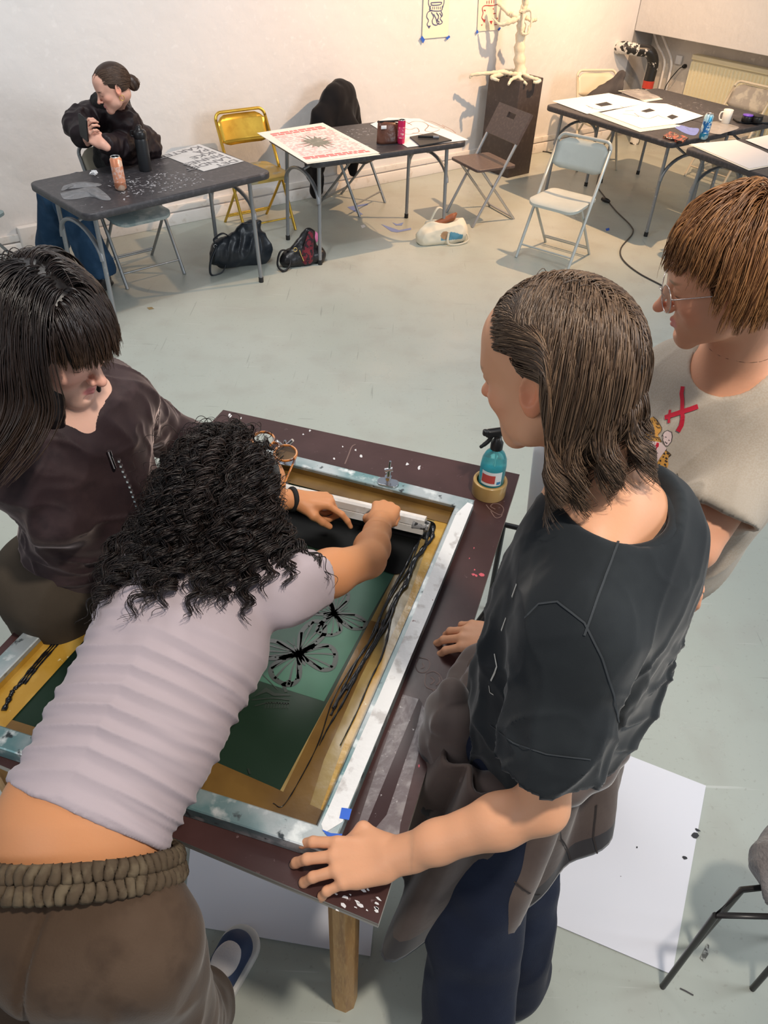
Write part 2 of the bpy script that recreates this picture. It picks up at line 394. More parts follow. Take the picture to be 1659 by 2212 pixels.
# ------------------------------------------------------------------ folding chairs
def steel_chair(label, loc, rz, frame, seat, group, back=None):
    """folding chair, front towards local -y"""
    t = thing('folding_chair', label, 'chair', loc, rz, group); back = back or seat
    def arc(w, r, n=6): pass
    m = MB()
    top = [(-.215, -.215, 0), (-.212, -.02, .40), (-.205, .165, .76)]
    pts = [Vector(p) for p in top]
    for k in range(7):
        a = math.pi - math.pi / 2 * k / 6; pts.append(Vector((-.155 + .05 * math.cos(a), .165 + .02 * math.sin(a) + .0, .76 + .05 * math.sin(a))))
    for k in range(7):
        a = math.pi / 2 - math.pi / 2 * k / 6; pts.append(Vector((.155 + .05 * math.cos(a), .165 + .02 * math.sin(a), .76 + .05 * math.sin(a))))
    pts += [Vector((.205, .165, .76)), Vector((.212, -.02, .40)), Vector((.215, -.215, 0))]
    m.tube(pts, .0115, frame, 10, flat=1.0); m.tube([(-.214, -.17, .09), (.214, -.17, .09)], .007, frame, 8)
    m.build('front_frame', t)
    for s in (-1, 1):
        MB().tube([(s * .19, -.12, .43), (s * .19, .03, .24), (s * .19, .225, 0.0)], .0105, frame, 10).build('leg', t)
    MB().tube([(-.19, .185, .055), (.19, .185, .055)], .008, frame, 8).tube([(-.19, .165, .075), (.19, .165, .075)], .006, frame, 8).build('stretcher', t)
    # curved seat pan
    def pan(x, y):
        return .442 - .012 * math.cos(x / .2 * 1.3) - (.02 * max(0, (-y - .12) / .1) ** 2)
    out = rrect(.40, .40, .07, 5); m = MB(); n = len(out); vs = []; fs = []
    rings = [1, .97, .8, .55, .3]
    for f in rings:
        for x, y in out: vs.append((x * f * (1 - .06 * (y > 0)), y * f - .02, pan(x * f, y * f) + (0 if f < 1 else -.004)))
    for r in range(len(rings) - 1):
        for i in range(n): fs.append((r * n + i, r * n + (i + 1) % n, (r + 1) * n + (i + 1) % n, (r + 1) * n + i))
    fs.append(tuple((len(rings) - 1) * n + i for i in range(n)))
    m.add(vs, fs, seat, True)
    vs2 = [(x * (1 - .06 * (y > 0)), y - .02, pan(x, y) - dz) for dz in (.004, .022) for x, y in out]
    m.add(vs2, [(i, n + i, n + (i + 1) % n, (i + 1) % n)[::-1] for i in range(n)] + [tuple(n + i for i in range(n))[::-1]], seat, False)
    m.build('seat', t)
    # backrest sheet, curved backwards
    m = MB(); vs = []; fs = []; nx = 12
    def bp(u, v): # u across, v up
        x = -.195 + .39 * u; z = .60 + .19 * v; cut = .04 * max(0, abs(u - .5) * 2 - .75) / .25
        z2 = min(z, .79 - cut * (1 if v > .5 else 0)); z2 = max(z2, .60 + cut * .6 * (1 if v < .5 else 0))
        return (x, .10 + (z2 - .6) * .42 + .022 * (1 - (2 * u - 1) ** 2), z2)
    for th in (0, .009):
        for j in range(6):
            for i in range(nx + 1): p = bp(i / nx, j / 5); vs.append((p[0], p[1] - th, p[2]))
    W = nx + 1
    for j in range(5):
        for i in range(nx):
            a = j * W + i; fs.append((a, a + W, a + W + 1, a + 1)); b = a + 6 * W; fs.append((b, b + 1, b + W + 1, b + W))
    for i in range(nx): fs.append((i, i + 1, 6 * W + i + 1, 6 * W + i)); a = 5 * W + i; fs.append((a + 1, a, a + 6 * W, a + 1 + 6 * W))
    for j in range(5): a = j * W; fs.append((a + W, a, a + 6 * W, a + W + 6 * W)); a += nx; fs.append((a, a + W, a + W + 6 * W, a + 6 * W))
    m.add(vs, fs, back, True); m.build('backrest', t)
    return t
frame_grey = M('chair_frame_grey', (.30, .31, .31), .35, .5, n=[(26, (.45, .44, .42), .6, .7)])
frame_pale = M('chair_frame_pale', (.50, .52, .49), .35, .3)
seat_pale = M('chair_plastic_pale', (.50, .53, .49), .4, n=[(8, (.44, .47, .44), .5, .8)])
gold_m = M('gold_metal', (.62, .40, .06), .28, .75, n=[(12, (.50, .30, .04), .5, .7)])
gold_seat = M('gold_chipped_seat', (.46, .33, .09), .38, .4, n=[(9, (.40, .36, .24), .5, .56)])
beige_m = M('chair_beige', (.62, .55, .42), .45); seat_worn = M('chair_worn_seat', (.26, .33, .33), .5, n=[(10, (.45, .50, .48), .5, .6)])
dark_seat = M('dark_seat', (.06, .055, .055), .5)
def face(fx, fy): return math.atan2(fy, fx) + math.pi / 2   # local -y looks along (fx,fy)
steel_chair('pale grey folding chair standing alone in front of the table with the white mug', (1.225, 5.655, 0), face(-.58, -.82), frame_pale, seat_pale, 'folding chairs')
steel_chair('gold folding chair against the wall between the two nearest tables', (-1.11, 6.01, 0), face(.6, -.8), gold_m, gold_seat, 'folding chairs', gold_m)
steel_chair('folding chair with a black cloth thrown over its back, behind the starburst poster table', (-.40, 6.62, 0), face(.88, -.47), frame_grey, dark_seat, 'folding chairs')
steel_chair('worn folding chair under the seated woman, its seat flecked with paint', (-1.79, 5.05, 0), face(.67, -.74), frame_grey, seat_worn, 'folding chairs', beige_m)
steel_chair('beige folding chair piled with a dark coat and leopard lining by the back wall', (1.93, 8.14, 0), face(.25, -.97), beige_m, beige_m, 'folding chairs')
steel_chair('worn beige folding chair in front of the radiator', (3.16, 7.85, 0), face(-.8, -.6), beige_m, M('chair_worn_back', (.34, .31, .27), .5, n=[(12, (.5, .46, .38), .5, .6)]), 'folding chairs')
steel_chair('grey folding chair cut off by the left edge of the picture', (-2.78, 4.78, 0), face(-.2, -.98), frame_grey, seat_worn, 'folding chairs')

# slab chair: brown plastic seat and back on silver tubes
brown_pl = M('brown_plastic', (.10, .072, .066), .38, n=[(50, (.14, .10, .09), .5, .7)])
silver_m = M('silver_tube', (.50, .50, .50), .3, .7)
t = thing('slab_folding_chair', 'brown plastic folding chair with a slot in its back, beside the dark plinth', 'chair', (.70, 6.47, 0), face(-.86, -.5))
for s in (-1, 1):
    MB().tube([(s * .20, -.20, 0), (s * .20, .05, .44), (s * .20, .20, .72)], .012, silver_m, 10).build('back_tube', t)
    MB().tube([(s * .175, -.15, .43), (s * .175, .24, .0)], .011, silver_m, 10).build('leg', t)
MB().tube([(-.175, .225, .02), (.175, .225, .02)], .010, silver_m, 8).build('stretcher', t)
MB().prism(rrect(.40, .38, .03, 4), .425, .447, brown_pl, X=Matrix.Translation((0, -.02, 0)), bev=.005).build('seat', t)
m = MB(); Xb = Matrix.Translation((0, .185, .70)) @ Matrix.Rotation(math.radians(-28), 4, 'X')
for x0, x1, z0, z1 in ((-.215, .215, -.11, .045), (-.215, .215, .085, .125), (-.215, -.05, .045, .085), (.05, .215, .045, .085)):
    m.prism([(x0, -.012), (x1, -.012), (x1, .012), (x0, .012)], z0, z1, brown_pl, X=Xb)
m.build('backrest', t)
# ------------------------------------------------------------------ plinth with white branch sculpture
def zfor(p, py):
    best = min((abs(proj((p[0], p[1], z / 500))[1] - py), z / 500) for z in range(0, 1500)); return best[1]
pa, pb = at(1096, 385, 0), at(1143, 374, 0)
ph = zfor(pb, 168)
plinth_m = M('plinth_brown', (.055, .042, .040), .5, n=[(30, (.075, .06, .055), .5, .7), (60, (.5, .5, .5), .74, .76)])
ang = math.atan2((pb - pa).y, (pb - pa).x)
e1 = Vector((math.cos(ang), math.sin(ang), 0)); e2 = Vector((-e1.y, e1.x, 0)); PW, PD = max((pb - pa).length, .30), .40
pc = pa + e1 * PW / 2 + e2 * PD / 2
t = tag(MB().box((0, 0, ph / 2), (PW, PD, ph), plinth_m, bev=.003).build('plinth', None, pc, (0, 0, ang)), 'tall dark brown plinth carrying the white branch sculpture', 'plinth')
plaster = M('plaster_white', (.74, .66, .50), .7, bump=(40, .5, .006), n=[(12, (.82, .78, .66), .45, .7)])
sc = thing('branch_sculpture', 'white plaster tree-like sculpture with gnarled branches on the plinth', 'sculpture', (pc.x, pc.y, ph))
def atd(px, py, ref): # point at the pixel, on the vertical plane facing the camera through ref
    r = Vector(ray(px, py)); n = Vector((ref[0], ref[1], 0)).normalized(); tt = n.dot(Vector((ref[0], ref[1], 0))) / n.dot(r); return Vector(_C) + r * tt
def branch(pix, rad, name='branch', dz=()):
    base = Vector((pc.x, pc.y, 0)); P = []
    for i, (x, y, off) in enumerate(pix):
        P.append(atd(x, y, base + Vector((base.x, base.y, 0)).normalized() * off) - Vector((pc.x, pc.y, ph)))
    Q = bez(P, 6); n = len(Q); rr = [rad[0] + (rad[-1] - rad[0]) * i / (n - 1) for i in range(n)]
    rr = [r * (1 + .18 * math.sin(i * 2.1)) for i, r in enumerate(rr)]
    return MB().tube(Q, rr, plaster, 9).build(name, sc)
branch([(1124, 160, 0), (1122, 110, 0), (1126, 60, 0), (1124, 30, 0)], [.055, .034], 'trunk')
branch([(1124, 40, 0), (1110, 32, -.02), (1100, 30, 0), (1080, 10, 0), (1075, 8, 0)], [.026, .014])
branch([(1124, 36, 0), (1100, 48, -.05), (1080, 53, -.05), (1064, 38, -.05)], [.028, .006])
branch([(1128, 28, 0), (1136, 10, 0), (1140, -20, 0), (1150, -60, 0)], [.022, .014])
branch([(1126, 28, 0), (1132, 5, .02), (1128, -15, 0), (1120, -60, 0)], [.022, .014])
branch([(1130, 26, -.03), (1146, 22, -.05), (1148, 45, -.05), (1144, 62, -.05)], [.015, .007])
branch([(1132, 30, -.04), (1128, 60, -.06), (1128, 72, -.06), (1140, 72, -.06), (1143, 55, -.05)], [.014, .009])
branch([(1136, 38, .05), (1150, 44, .06), (1160, 42, .06)], [.018, .013])
for P_ in ([(1125, 162, -.05), (1105, 160, -.08), (1085, 156, -.1), (1055, 158, -.15), (1020, 162, -.2), (1016, 170, -.2)], [(1110, 162, -.1), (1120, 165, -.15), (1105, 172, -.2), (1098, 183, -.24)],
           [(1118, 164, -.1), (1125, 172, -.18), (1138, 182, -.22)], [(1128, 160, 0), (1145, 168, -.1), (1165, 174, -.15), (1158, 178, -.2), (1152, 177, -.2)], [(1095, 158, -.05), (1070, 164, -.15), (1062, 168, -.2), (1078, 174, -.22)],
           [(1130, 156, .1), (1095, 153, .05), (1070, 156, 0)]):
    branch(P_, [.022, .011], 'root')

# ------------------------------------------------------------------ posters on the back wall
def wall_poly(mb, pix, mat, off):
    P = [onwall(x, y, off) for x, y in pix]; mb.add(P, [tuple(range(len(P)))], mat)
def wall_line(mb, pix, w, mat, off, smooth=4):
    P = [onwall(x, y, off) for x, y in pix]
    if smooth and len(P) > 2: P = bez(P, smooth)
    mb.stroke(P, w, mat, up=W2)
poster_m = M('poster_cream', (.86, .83, .66), .6)
ink_blue = M('ink_navy', (.07, .08, .22), .6); ink_red = M('ink_dark_red', (.45, .04, .05), .6)
mb = MB(); P4 = [onwall(*p, .012) for p in ((912, 84), (968, 79), (974, -120), (920, -130))]
mb.add(P4 + [p - W2 * .002 for p in P4], [(0, 1, 2, 3), (7, 6, 5, 4), (0, 4, 5, 1), (1, 5, 6, 2), (2, 6, 7, 3), (3, 7, 4, 0)], poster_m)
for ln in ([(927, -5), (926, 8), (931, 20)], [(960, -5), (959, 8), (955, 20)], [(931, 6), (943, 5), (954, 5), (951, 10), (934, 11), (931, 6)], [(931, 12), (929, 22), (953, 23), (956, 12)],
           [(934, 22), (925, 26), (922, 36), (926, 44), (923, 52), (925, 57)], [(932, 26), (937, 36), (934, 44), (936, 52), (944, 54), (949, 47), (944, 44), (948, 36), (943, 27)],
           [(943, 27), (948, 36), (944, 48), (950, 52), (956, 48), (951, 40), (956, 33), (953, 24)], [(937, 30), (942, 40), (944, 48)], [(950, 28), (955, 36)]):
    wall_line(mb, ln, .006, ink_blue, .016)
for x in (935, 939, 944, 948, 952): wall_line(mb, [(x, 14), (x, 20)], .005, ink_blue, .016, 0)
wall_poly(mb, [(924, 56), (931, 55), (927, 62)], ink_blue, .0155)
po = mb.build('poster'); tag(po, 'cream poster with a blue line drawing taped up low on the back wall', 'poster')
mt = MB()
for q in ([(908, 83), (912, 77), (918, 86), (914, 94)], [(963, 82), (970, 76), (973, 80), (966, 86)]): wall_poly(mt, q, blue_tape, .018)
mt.build('tape', po)
mb = MB(); P4 = [onwall(*p, .010) for p in ((1031, 68), (1079, 64), (1092, -110), (1040, -120))]
mb.add(P4 + [p - W2 * .002 for p in P4], [(0, 1, 2, 3), (7, 6, 5, 4), (0, 4, 5, 1), (1, 5, 6, 2), (2, 6, 7, 3), (3, 7, 4, 0)], M('poster_peach', (.86, .76, .62), .6))
for ln in ([(1080, 8), (1064, 12), (1048, 12), (1042, 18), (1044, 28), (1041, 38), (1046, 44)], [(1052, 2), (1052, 8)], [(1057, 1), (1057, 8)], [(1062, 0), (1062, 7)], [(1067, 0), (1067, 7)], [(1065, 18), (1067, 20)], [(1066, 29), (1071, 29)], [(1068, 53), (1075, 53)]):
    wall_line(mb, ln, .006, ink_red, .014)
for (x, y, r) in ((1046, 45, 3), (1061, 48, 3.2), (1048, 23, 1.6), (1074, 40, 1.6), (1041, 54, 1.5), (1046, 22, 1.2)):
    wall_poly(mb, [(x - r, y - r * .8), (x + r, y - r), (x + r * .2, y + r * 1.4)], ink_red, .0135)
po = mb.build('poster'); tag(po, 'pale poster with small red marks, taped to the wall behind the sculpture', 'poster')
mt = MB()
for q in ([(1028, 68), (1032, 64), (1034, 70), (1030, 74)], [(1075, 64), (1080, 58), (1082, 61), (1078, 67)]): wall_poly(mt, q, blue_tape, .016)
mt.build('tape', po)

# ------------------------------------------------------------------ pipe, radiator, cables in the recess
pipe_wht = M('pipe_flaking_white', (.72, .70, .66), .5, n=[(16, (.02, .02, .02), .52, .56)])
pipe_blk = M('pipe_black', (.02, .02, .02), .35, n=[(22, (.6, .58, .55), .62, .66)])
pp = thing('waste_pipe', 'black and white flaking waste pipe elbow coming out of the back wall by the radiator', 'pipe', onwall(1335, 102))
o0 = Vector(pp.location)
a = onwall(1337, 103, 0) - o0; b = onwall(1337, 103, .0) + W2 * .0 - o0
w1 = at(1415, 128, .84) - o0
pdir = (onwall(1405, 118, .14) - onwall(1337, 103, 0)).normalized()
pts = [onwall(1334, 103, .0) - o0, onwall(1350, 103, .10) - o0, onwall(1378, 108, .20) - o0]
mid = pts[-1] + (pts[-1] - pts[-2]).normalized() * .12
MB().tube(bez([pts[0], pts[1], pts[2]], 5), .058, pipe_wht, 18).build('collar', pp)
dn = mid + Vector((.07, .02, -.10)); dn2 = dn + Vector((.0, .0, -.16))
MB().tube(bez([pts[2], mid, dn, dn2], 6), .056, pipe_blk, 18).build('elbow', pp)
MB().tube([dn2, dn2 + Vector((0, 0, -.07))], .058, M('pipe_red_band', (.50, .05, .03), .4), 18).build('red_band', pp)
MB().tube([dn2 + Vector((0, 0, -.07)), Vector((dn2.x, dn2.y, -o0.z))], .052, pipe_wht, 18).build('down_pipe', pp)
def rw(s, z, off=0): return CORN + W2 * s + WD * (DEP - off) + Vector((0, 0, z))
rad_m = M('radiator_cream', (.72, .66, .46), .4)
# radiator
ra = thing('radiator', 'cream ribbed panel radiator under the boxed wall panel', 'radiator', tuple(rw(1.58, .27, .08)), WANG)
mb = MB(); Lr, Hr = 1.9, .62
n = 46; vs = []; fs = []
for i in range(n * 4 + 1):
    y = -Lr / 2 + Lr * i / (n * 4); x = [-.045, -.045, -.032, -.032][i % 4]
    vs += [(x, y, .02), (x, y, Hr - .06)]
fs = [(2 * i, 2 * i + 1, 2 * i + 3, 2 * i + 2) for i in range(n * 4)]
mb.add(vs, fs, rad_m); mb.box((0, 0, Hr / 2), (.06, Lr, Hr - .06), rad_m, bev=.004); mb.box((0, 0, .02), (.09, Lr, .05), rad_m, bev=.01)
mb.build('panel', ra); MB().box((0, 0, Hr - .02), (.11, Lr + .02, .045), rad_m, bev=.008).build('top_grille', ra)
# heating pipes and socket
tag(MB().tube(bez([rw(.02, 1.02, .05), rw(.12, .9, .05), rw(.25, .78, .05), rw(.27, .6, .05), rw(.27, 0, .05)], 6), .013, trim_m, 8).tube(bez([rw(.12, 1.02, .05), rw(.24, .9, .05), rw(.34, .78, .05), rw(.36, .6, .05), rw(.36, 0, .05)], 6), .013, trim_m, 8).build('heating_pipes'), 'pair of thin white heating pipes running down the recess beside the radiator', 'pipe')
so = thing('wall_socket', 'white wall socket between the heating pipes and the radiator', 'socket', tuple(rw(.40, .80, .0)), WANG)
MB().box((-.012, 0, 0), (.024, .08, .08), white_m, bev=.006).build('plate', so)
pl = MB(); pl.lathe([(.0, 0), (.021, 0), (.021, .02), (.012, .045), (0, .045)], black_m, X=Matrix.Translation(rw(.49, .755, .0)) @ Rz(WANG) @ Matrix.Rotation(-math.pi / 2, 4, 'Y'), seg=14)
c0 = rw(.49, .755, .045)
pl.tube(bez([c0, c0 + Vector((-.06, -.05, -.03)), c0 + Vector((-.12, 0.02, -.2)), c0 + Vector((-.1, .05, -.45)), c0 + Vector((-.14, .0, -.69))], 8), .005, black_m, 8)
tag(pl.build('power_plug'), 'black plug and cable hanging from the socket by the radiator', 'plug')
# box and cable at the left of the skirting
bl = onwall(65, 510, .03)
tag(MB().box((0, 0, 0), (.15, .05, .15), trim_m, bev=.006).build('junction_box', None, tuple(bl), (0, 0, WANG)), 'white junction box low on the wall at far left', 'box')

# floor cable with joined plugs
cab = M('cable_grey', (.045, .042, .04), .5)
pts = [(1160, 325), (1200, 332), (1245, 348), (1298, 352), (1292, 385), (1290, 402), (1306, 425), (1330, 455), (1362, 487), (1366, 505), (1342, 535), (1345, 560), (1380, 590), (1450, 628), (1540, 690)]
tag(MB().tube(bez([at(x, y, .006) for x, y in pts], 8), .0055, cab, 8).build('floor_cable'), 'long dark power cable snaking over the floor towards the man in glasses', 'cable')
p0 = at(1308, 432, .02); tag(MB().lathe([(0, -.04), (.016, -.04), (.02, 0), (.016, .03), (.008, .05)], black_m, X=XF(p0, -.9) @ Matrix.Rotation(math.pi / 2, 4, 'Y'), seg=12).build('cable_plug'), 'black plug and socket joint lying on the cable behind the pale grey chair', 'plug')

# floor tape bits
k = 0
for q, lb in (([(822, 496), (836, 500), (845, 502), (832, 503)], 'V'),):
    pass
def floor_mark(name, pixs, mat, label, cat, z=.0012):
    mb = MB()
    for q in pixs: mb.flat([at(x, y, z) for x, y in q], mat)
    return tag(mb.build(name), label, cat)
pale_tape = M('blue_tape_faded', (.22, .30, .62), .6)
floor_mark('floor_tape', [[(823, 484), (862, 497), (888, 492), (888, 496), (858, 502), (845, 500)]], pale_tape, 'faded blue tape V on the floor left of the tote bag', 'tape')
floor_mark('floor_tape', [[(847, 480), (858, 484), (872, 480), (868, 487), (855, 487)]], pale_tape, 'small faded blue tape scrap beside the tape V', 'tape')
floor_mark('floor_tape', [[(750, 447), (795, 439), (794, 443), (765, 448), (784, 463), (780, 464), (757, 452)]], pale_tape, 'faded blue tape arrow on the floor below the chair with the black cloth', 'tape')
floor_mark('floor_tape', [[(1308, 494), (1316, 492), (1317, 497), (1310, 499)]], blue_tape, 'tiny bright blue tape scrap on the floor near the grey chair', 'tape')
floor_mark('paper_scrap', [[(779, 487), (787, 485), (790, 490), (782, 493)]], white_m, 'small pale paper scrap on the floor in front of the starburst poster table', 'scrap')
floor_mark('leaf_scrap', [[(317, 664), (328, 663), (333, 667), (322, 669)]], M('leaf_brown', (.30, .22, .10), .6), 'small brown scrap on the floor right of the dark haired woman', 'scrap')
mb = MB(); rng = random.Random(5)

# ------------------------------------------------------------------ things on the tables
TZ = .7412
def local(n, x, y, z=TZ):
    (cx, cy), a = TBL[n][0], TBL[n][1]
    return Vector((cx + x * math.cos(a) - y * math.sin(a), cy + x * math.sin(a) + y * math.cos(a), z))
def sheet(name, pix, mat, label, cat, z, t=.0008, extra=None, group=None, lift=None):
    mb = MB(); P = [at(x, y, z) for x, y in pix]
    mb.flat(P, mat, t)
    if extra: extra(mb, z + .0006)
    o = mb.build(name); return tag(o, label, cat, group)
def pl_line(mb, pix, w, mat, z, sm=4):
    P = [at(x, y, z) for x, y in pix]; P = bez(P, sm) if sm and len(P) > 2 else P
    mb.stroke(P, w, mat)
# drink cans
def can(label, px, py, z, h, body, band, group='drink cans', r=.029):
    p = at(px, py, z); t = thing('drink_can', label, 'can', tuple(p), 0, group)
    MB().lathe([(.022, 0), (r, .012), (r, h - .016), (.024, h - .003)], body, seg=22).build('body', t)
    m = MB(); m.lathe([(.026, h - .003), (.026, h), (.024, h), (.023, h - .004), (0, h - .004)], alu_m, seg=22); m.box((0, .006, h - .002), (.01, .02, .002), black_m); m.build('lid', t)
    MB().lathe([(r + .0004, h * .25), (r + .0004, h * .72)], band, seg=22, cap=False).build('label_print', t)
can('tall orange drink can on the table in front of the seated woman', 262, 410, TZ, .185, M('can_orange', (.78, .30, .16), .3, .3, n=[(18, (.88, .62, .46), .5, .55)]), M('can_orange_print', (.80, .34, .20), .35, .2, n=[(60, (.85, .55, .45), .5, .54)]), r=.033)
can('pink drink can beside the brown pouch', 866, 310, TZ, .155, M('can_pink', (.62, .02, .10), .3, .3), M('can_pink_print', (.70, .06, .16), .35, .2, n=[(50, (.9, .5, .5), .56, .6)]), r=.0265)
can('blue drink can at the table corner by the white mug', 1518, 300, TZ, .175, M('can_blue', (.03, .30, .55), .3, .4, n=[(14, (.5, .75, .85), .5, .54)]), M('can_blue_print', (.02, .16, .45), .3, .4, n=[(45, (.6, .8, .85), .52, .56)]), r=.033)
# water bottle
p = at(315, 368, TZ); t = thing('water_bottle', 'matt black water bottle with a flip cap standing by the seated woman', 'bottle', tuple(p))
bot = M('bottle_black', (.022, .024, .027), .35)
MB().lathe([(.034, 0), (.038, .008), (.038, .17), (.036, .185), (.034, .19)], bot, seg=24).build('body', t)
m = MB(); m.lathe([(.037, .186), (.039, .19), (.039, .222), (.03, .232), (.018, .236), (.018, .252), (.012, .258), (0, .258)], black_m, seg=24)
m.tube(bez([(-.038, 0, .225), (-.052, 0, .222), (-.055, 0, .20), (-.040, 0, .195)], 5), .005, black_m, 8); m.build('cap', t)
# tissue, gloves, poster on table 1
mb = MB(); rng = random.Random(3); c = at(204, 379, TZ)
for k in range(9): mb.flat([(c.x + x, c.y + y, TZ + .004 + .022 * rng.random()) for x, y in blob(rng.uniform(-.018, .018), rng.uniform(-.014, .014), .012, 5, .5, rng)], white_m, .002)
tag(mb.build('crumpled_tissue'), 'small crumpled white tissue on the table left of the orange can', 'tissue')
rag = M('grey_rag', (.17, .17, .175), .6, bump=(40, .6, .01), n=[(20, (.25, .25, .26), .5, .7)])
def heap(name, pix, z, h, mat, label, cat, amp=.5, seed=1, n=28, parent=None):
    """a low crumpled piece of cloth or film inside a pixel outline"""
    P = [at(x, y, z) for x, y in pix]; c = sum(P, Vector()) / len(P); Q = bez(P + [P[0]], max(2, n // len(P)))[:-1]; m = len(Q)
    vs = []; fs = []; R = 9
    for r in range(R):
        f = 1 - r / R
        for q in Q: vs.append(c + (q - c) * f)
    vs.append(c); co = np.array([tuple(v) for v in vs]); rad = np.concatenate([np.full(m, 1 - r / R) for r in range(R)] + [np.zeros(1)])
    sc = 1 / max(.01, (P[0] - c).length)
    co[:, 2] += h * (1 - rad ** 2.2) * (.55 + amp * ridge(co * [2.6 * sc, 2.6 * sc, 0] + 9, seed)) * (rad < .999)
    for r in range(R - 1):
        for i in range(m): fs.append((r * m + i, r * m + (i + 1) % m, (r + 1) * m + (i + 1) % m, (r + 1) * m + i))
    for i in range(m): fs.append(((R - 1) * m + i, (R - 1) * m + (i + 1) % m, R * m))
    a = sum(((Q[i].x * Q[(i + 1) % m].y - Q[(i + 1) % m].x * Q[i].y) for i in range(m)))
    if a < 0: fs = [f[::-1] for f in fs]
    mb = MB(); mb.add([tuple(v) for v in co], fs, mat, True); o = mb.build(name, parent)
    return tag(o, label, cat) if label else o
heap('work_glove', [(138, 400), (160, 398), (190, 394), (218, 397), (214, 402), (180, 405), (150, 408), (132, 412)], TZ, .02, rag, 'crumpled dark grey glove on the table, behind the other one', 'glove', seed=4)
heap('work_glove', [(130, 417), (170, 408), (200, 402), (216, 408), (240, 430), (222, 432), (195, 425), (165, 430), (138, 430)], TZ, .018, rag, 'flat grey glove with spread fingers on the near left table corner', 'glove', seed=8)
grey_paper = M('newsprint_grey', (.56, .56, .55), .6, n=[(6, (.60, .60, .60), .4, .6)])
def ex(mb, z):
    # the lettering reads from the seated woman's side of the table
    A, B, D = at(431, 313, z), at(352, 334, z), at(525, 348, z)
    xx = (B - A).normalized(); yy = (D - A).normalized(); zz = xx.cross(yy).normalized(); L = (D - A).length
    for k, tx in enumerate(('KARTET', 'PÅ', 'IKKE', 'FINNES', 'LANDET', 'DET')):
        X = Matrix.Identity(4); X.col[0][:3] = xx * 1.02; X.col[1][:3] = yy * .9; X.col[2][:3] = zz; X.col[3][:3] = A + (D - A) * (.02 + k * .166) + xx * .015
        text_mesh(tx, .088, grey_print, X @ Matrix.Scale(1.12, 4, (1, 0, 0)), mb)
sheet('newsprint_poster', [(430, 311), (349, 334), (440, 370), (527, 348)], grey_paper, 'grey sheet with bold black lettering on the seated woman\'s table', 'poster', TZ + .001, extra=ex)

# table 2 : poster stack
sheet('paper_sheet', [(560, 291), (700, 268), (822, 334), (664, 354)], cream_m, 'cream backing sheet under the red starburst poster', 'paper', TZ + .002)
pw = M('poster_white', (.85, .82, .74), .6)
def ex(mb, z):
    def q(u, v): # bilinear on the poster
        a, b, c_, d = Vector((583, 289)), Vector((700, 271)), Vector((802, 327)), Vector((660, 344))
        p = a.lerp(b, u).lerp(d.lerp(c_, u), v); return (p.x, p.y)
    mb.flat([at(*q(u, v), z) for u, v in ((0, .12), (1, .12), (1, .88), (0, .88))], pink_ink)
    rng = random.Random(2)
    for v0 in (.0, .055, .915, .965):
        x = 0
        while x < .96:
            w = rng.uniform(.05, .16); x2 = min(x + w, 1); mb.flat([at(*q(u, v), z + .0004) for u, v in ((x, v0), (x2, v0), (x2, v0 + .04), (x, v0 + .04))], red_ink); x = x2 + .02
    star = []
    for i in range(32):
        a = 2 * math.pi * i / 32; r = (.40 if i % 2 == 0 else .20) * (1 + .22 * math.sin(i * 2.4)); star.append(q(.5 + r * .72 * math.cos(a), .48 + r * .62 * math.sin(a)))
    mb.flat([at(*p, z + .0008) for p in star], M('star_grey', (.22, .22, .18), .6, n=[(30, (.3, .29, .25), .5, .6)]))
sheet('starburst_poster', [(555, 287), (697, 265), (820, 330), (661, 352)], pw, 'cream poster printed in red with a dark starburst', 'poster', TZ + .0045, extra=ex)
def ex(mb, z):
    ln = M('line_brown', (.30, .16, .12), .6)
    for P_ in ([(880, 268), (895, 262), (915, 264), (925, 272), (918, 282), (935, 285), (950, 280)], [(870, 275), (885, 280), (900, 276), (905, 285), (890, 288)], [(915, 262), (930, 262), (945, 268), (960, 276), (940, 276), (925, 270)], [(860, 270), (872, 262), (890, 270)], [(955, 270), (975, 280), (985, 288)], [(865, 284), (880, 290), (900, 288), (915, 290)]):
        pl_line(mb, P_, .006, ln, z)
sheet('drawing_sheet', [(800, 268), (838, 254), (906, 256), (1012, 302), (880, 318)], white_m, 'white sheet with a brown line drawing on the starburst poster table', 'paper', TZ + .002, extra=ex)
sheet('notebook', [(885, 295), (935, 286), (976, 302), (908, 314)], M('notebook_black', (.03, .03, .032), .5), 'thin black notebook lying at the right end of the table', 'notebook', TZ + .012, t=.009)
a, b = at(903, 295, TZ + .022), at(948, 296, TZ + .022)
t = thing('marker_pen', 'black marker pen on the black notebook', 'pen', tuple(a)); d = (b - a)
MB().tube([(0, 0, 0), tuple(d * .72)], .0085, black_m, 12).build('barrel', t); MB().tube([tuple(d * .72), tuple(d)], .0095, M('pen_grey', (.25, .25, .26), .4), 12).build('cap', t)
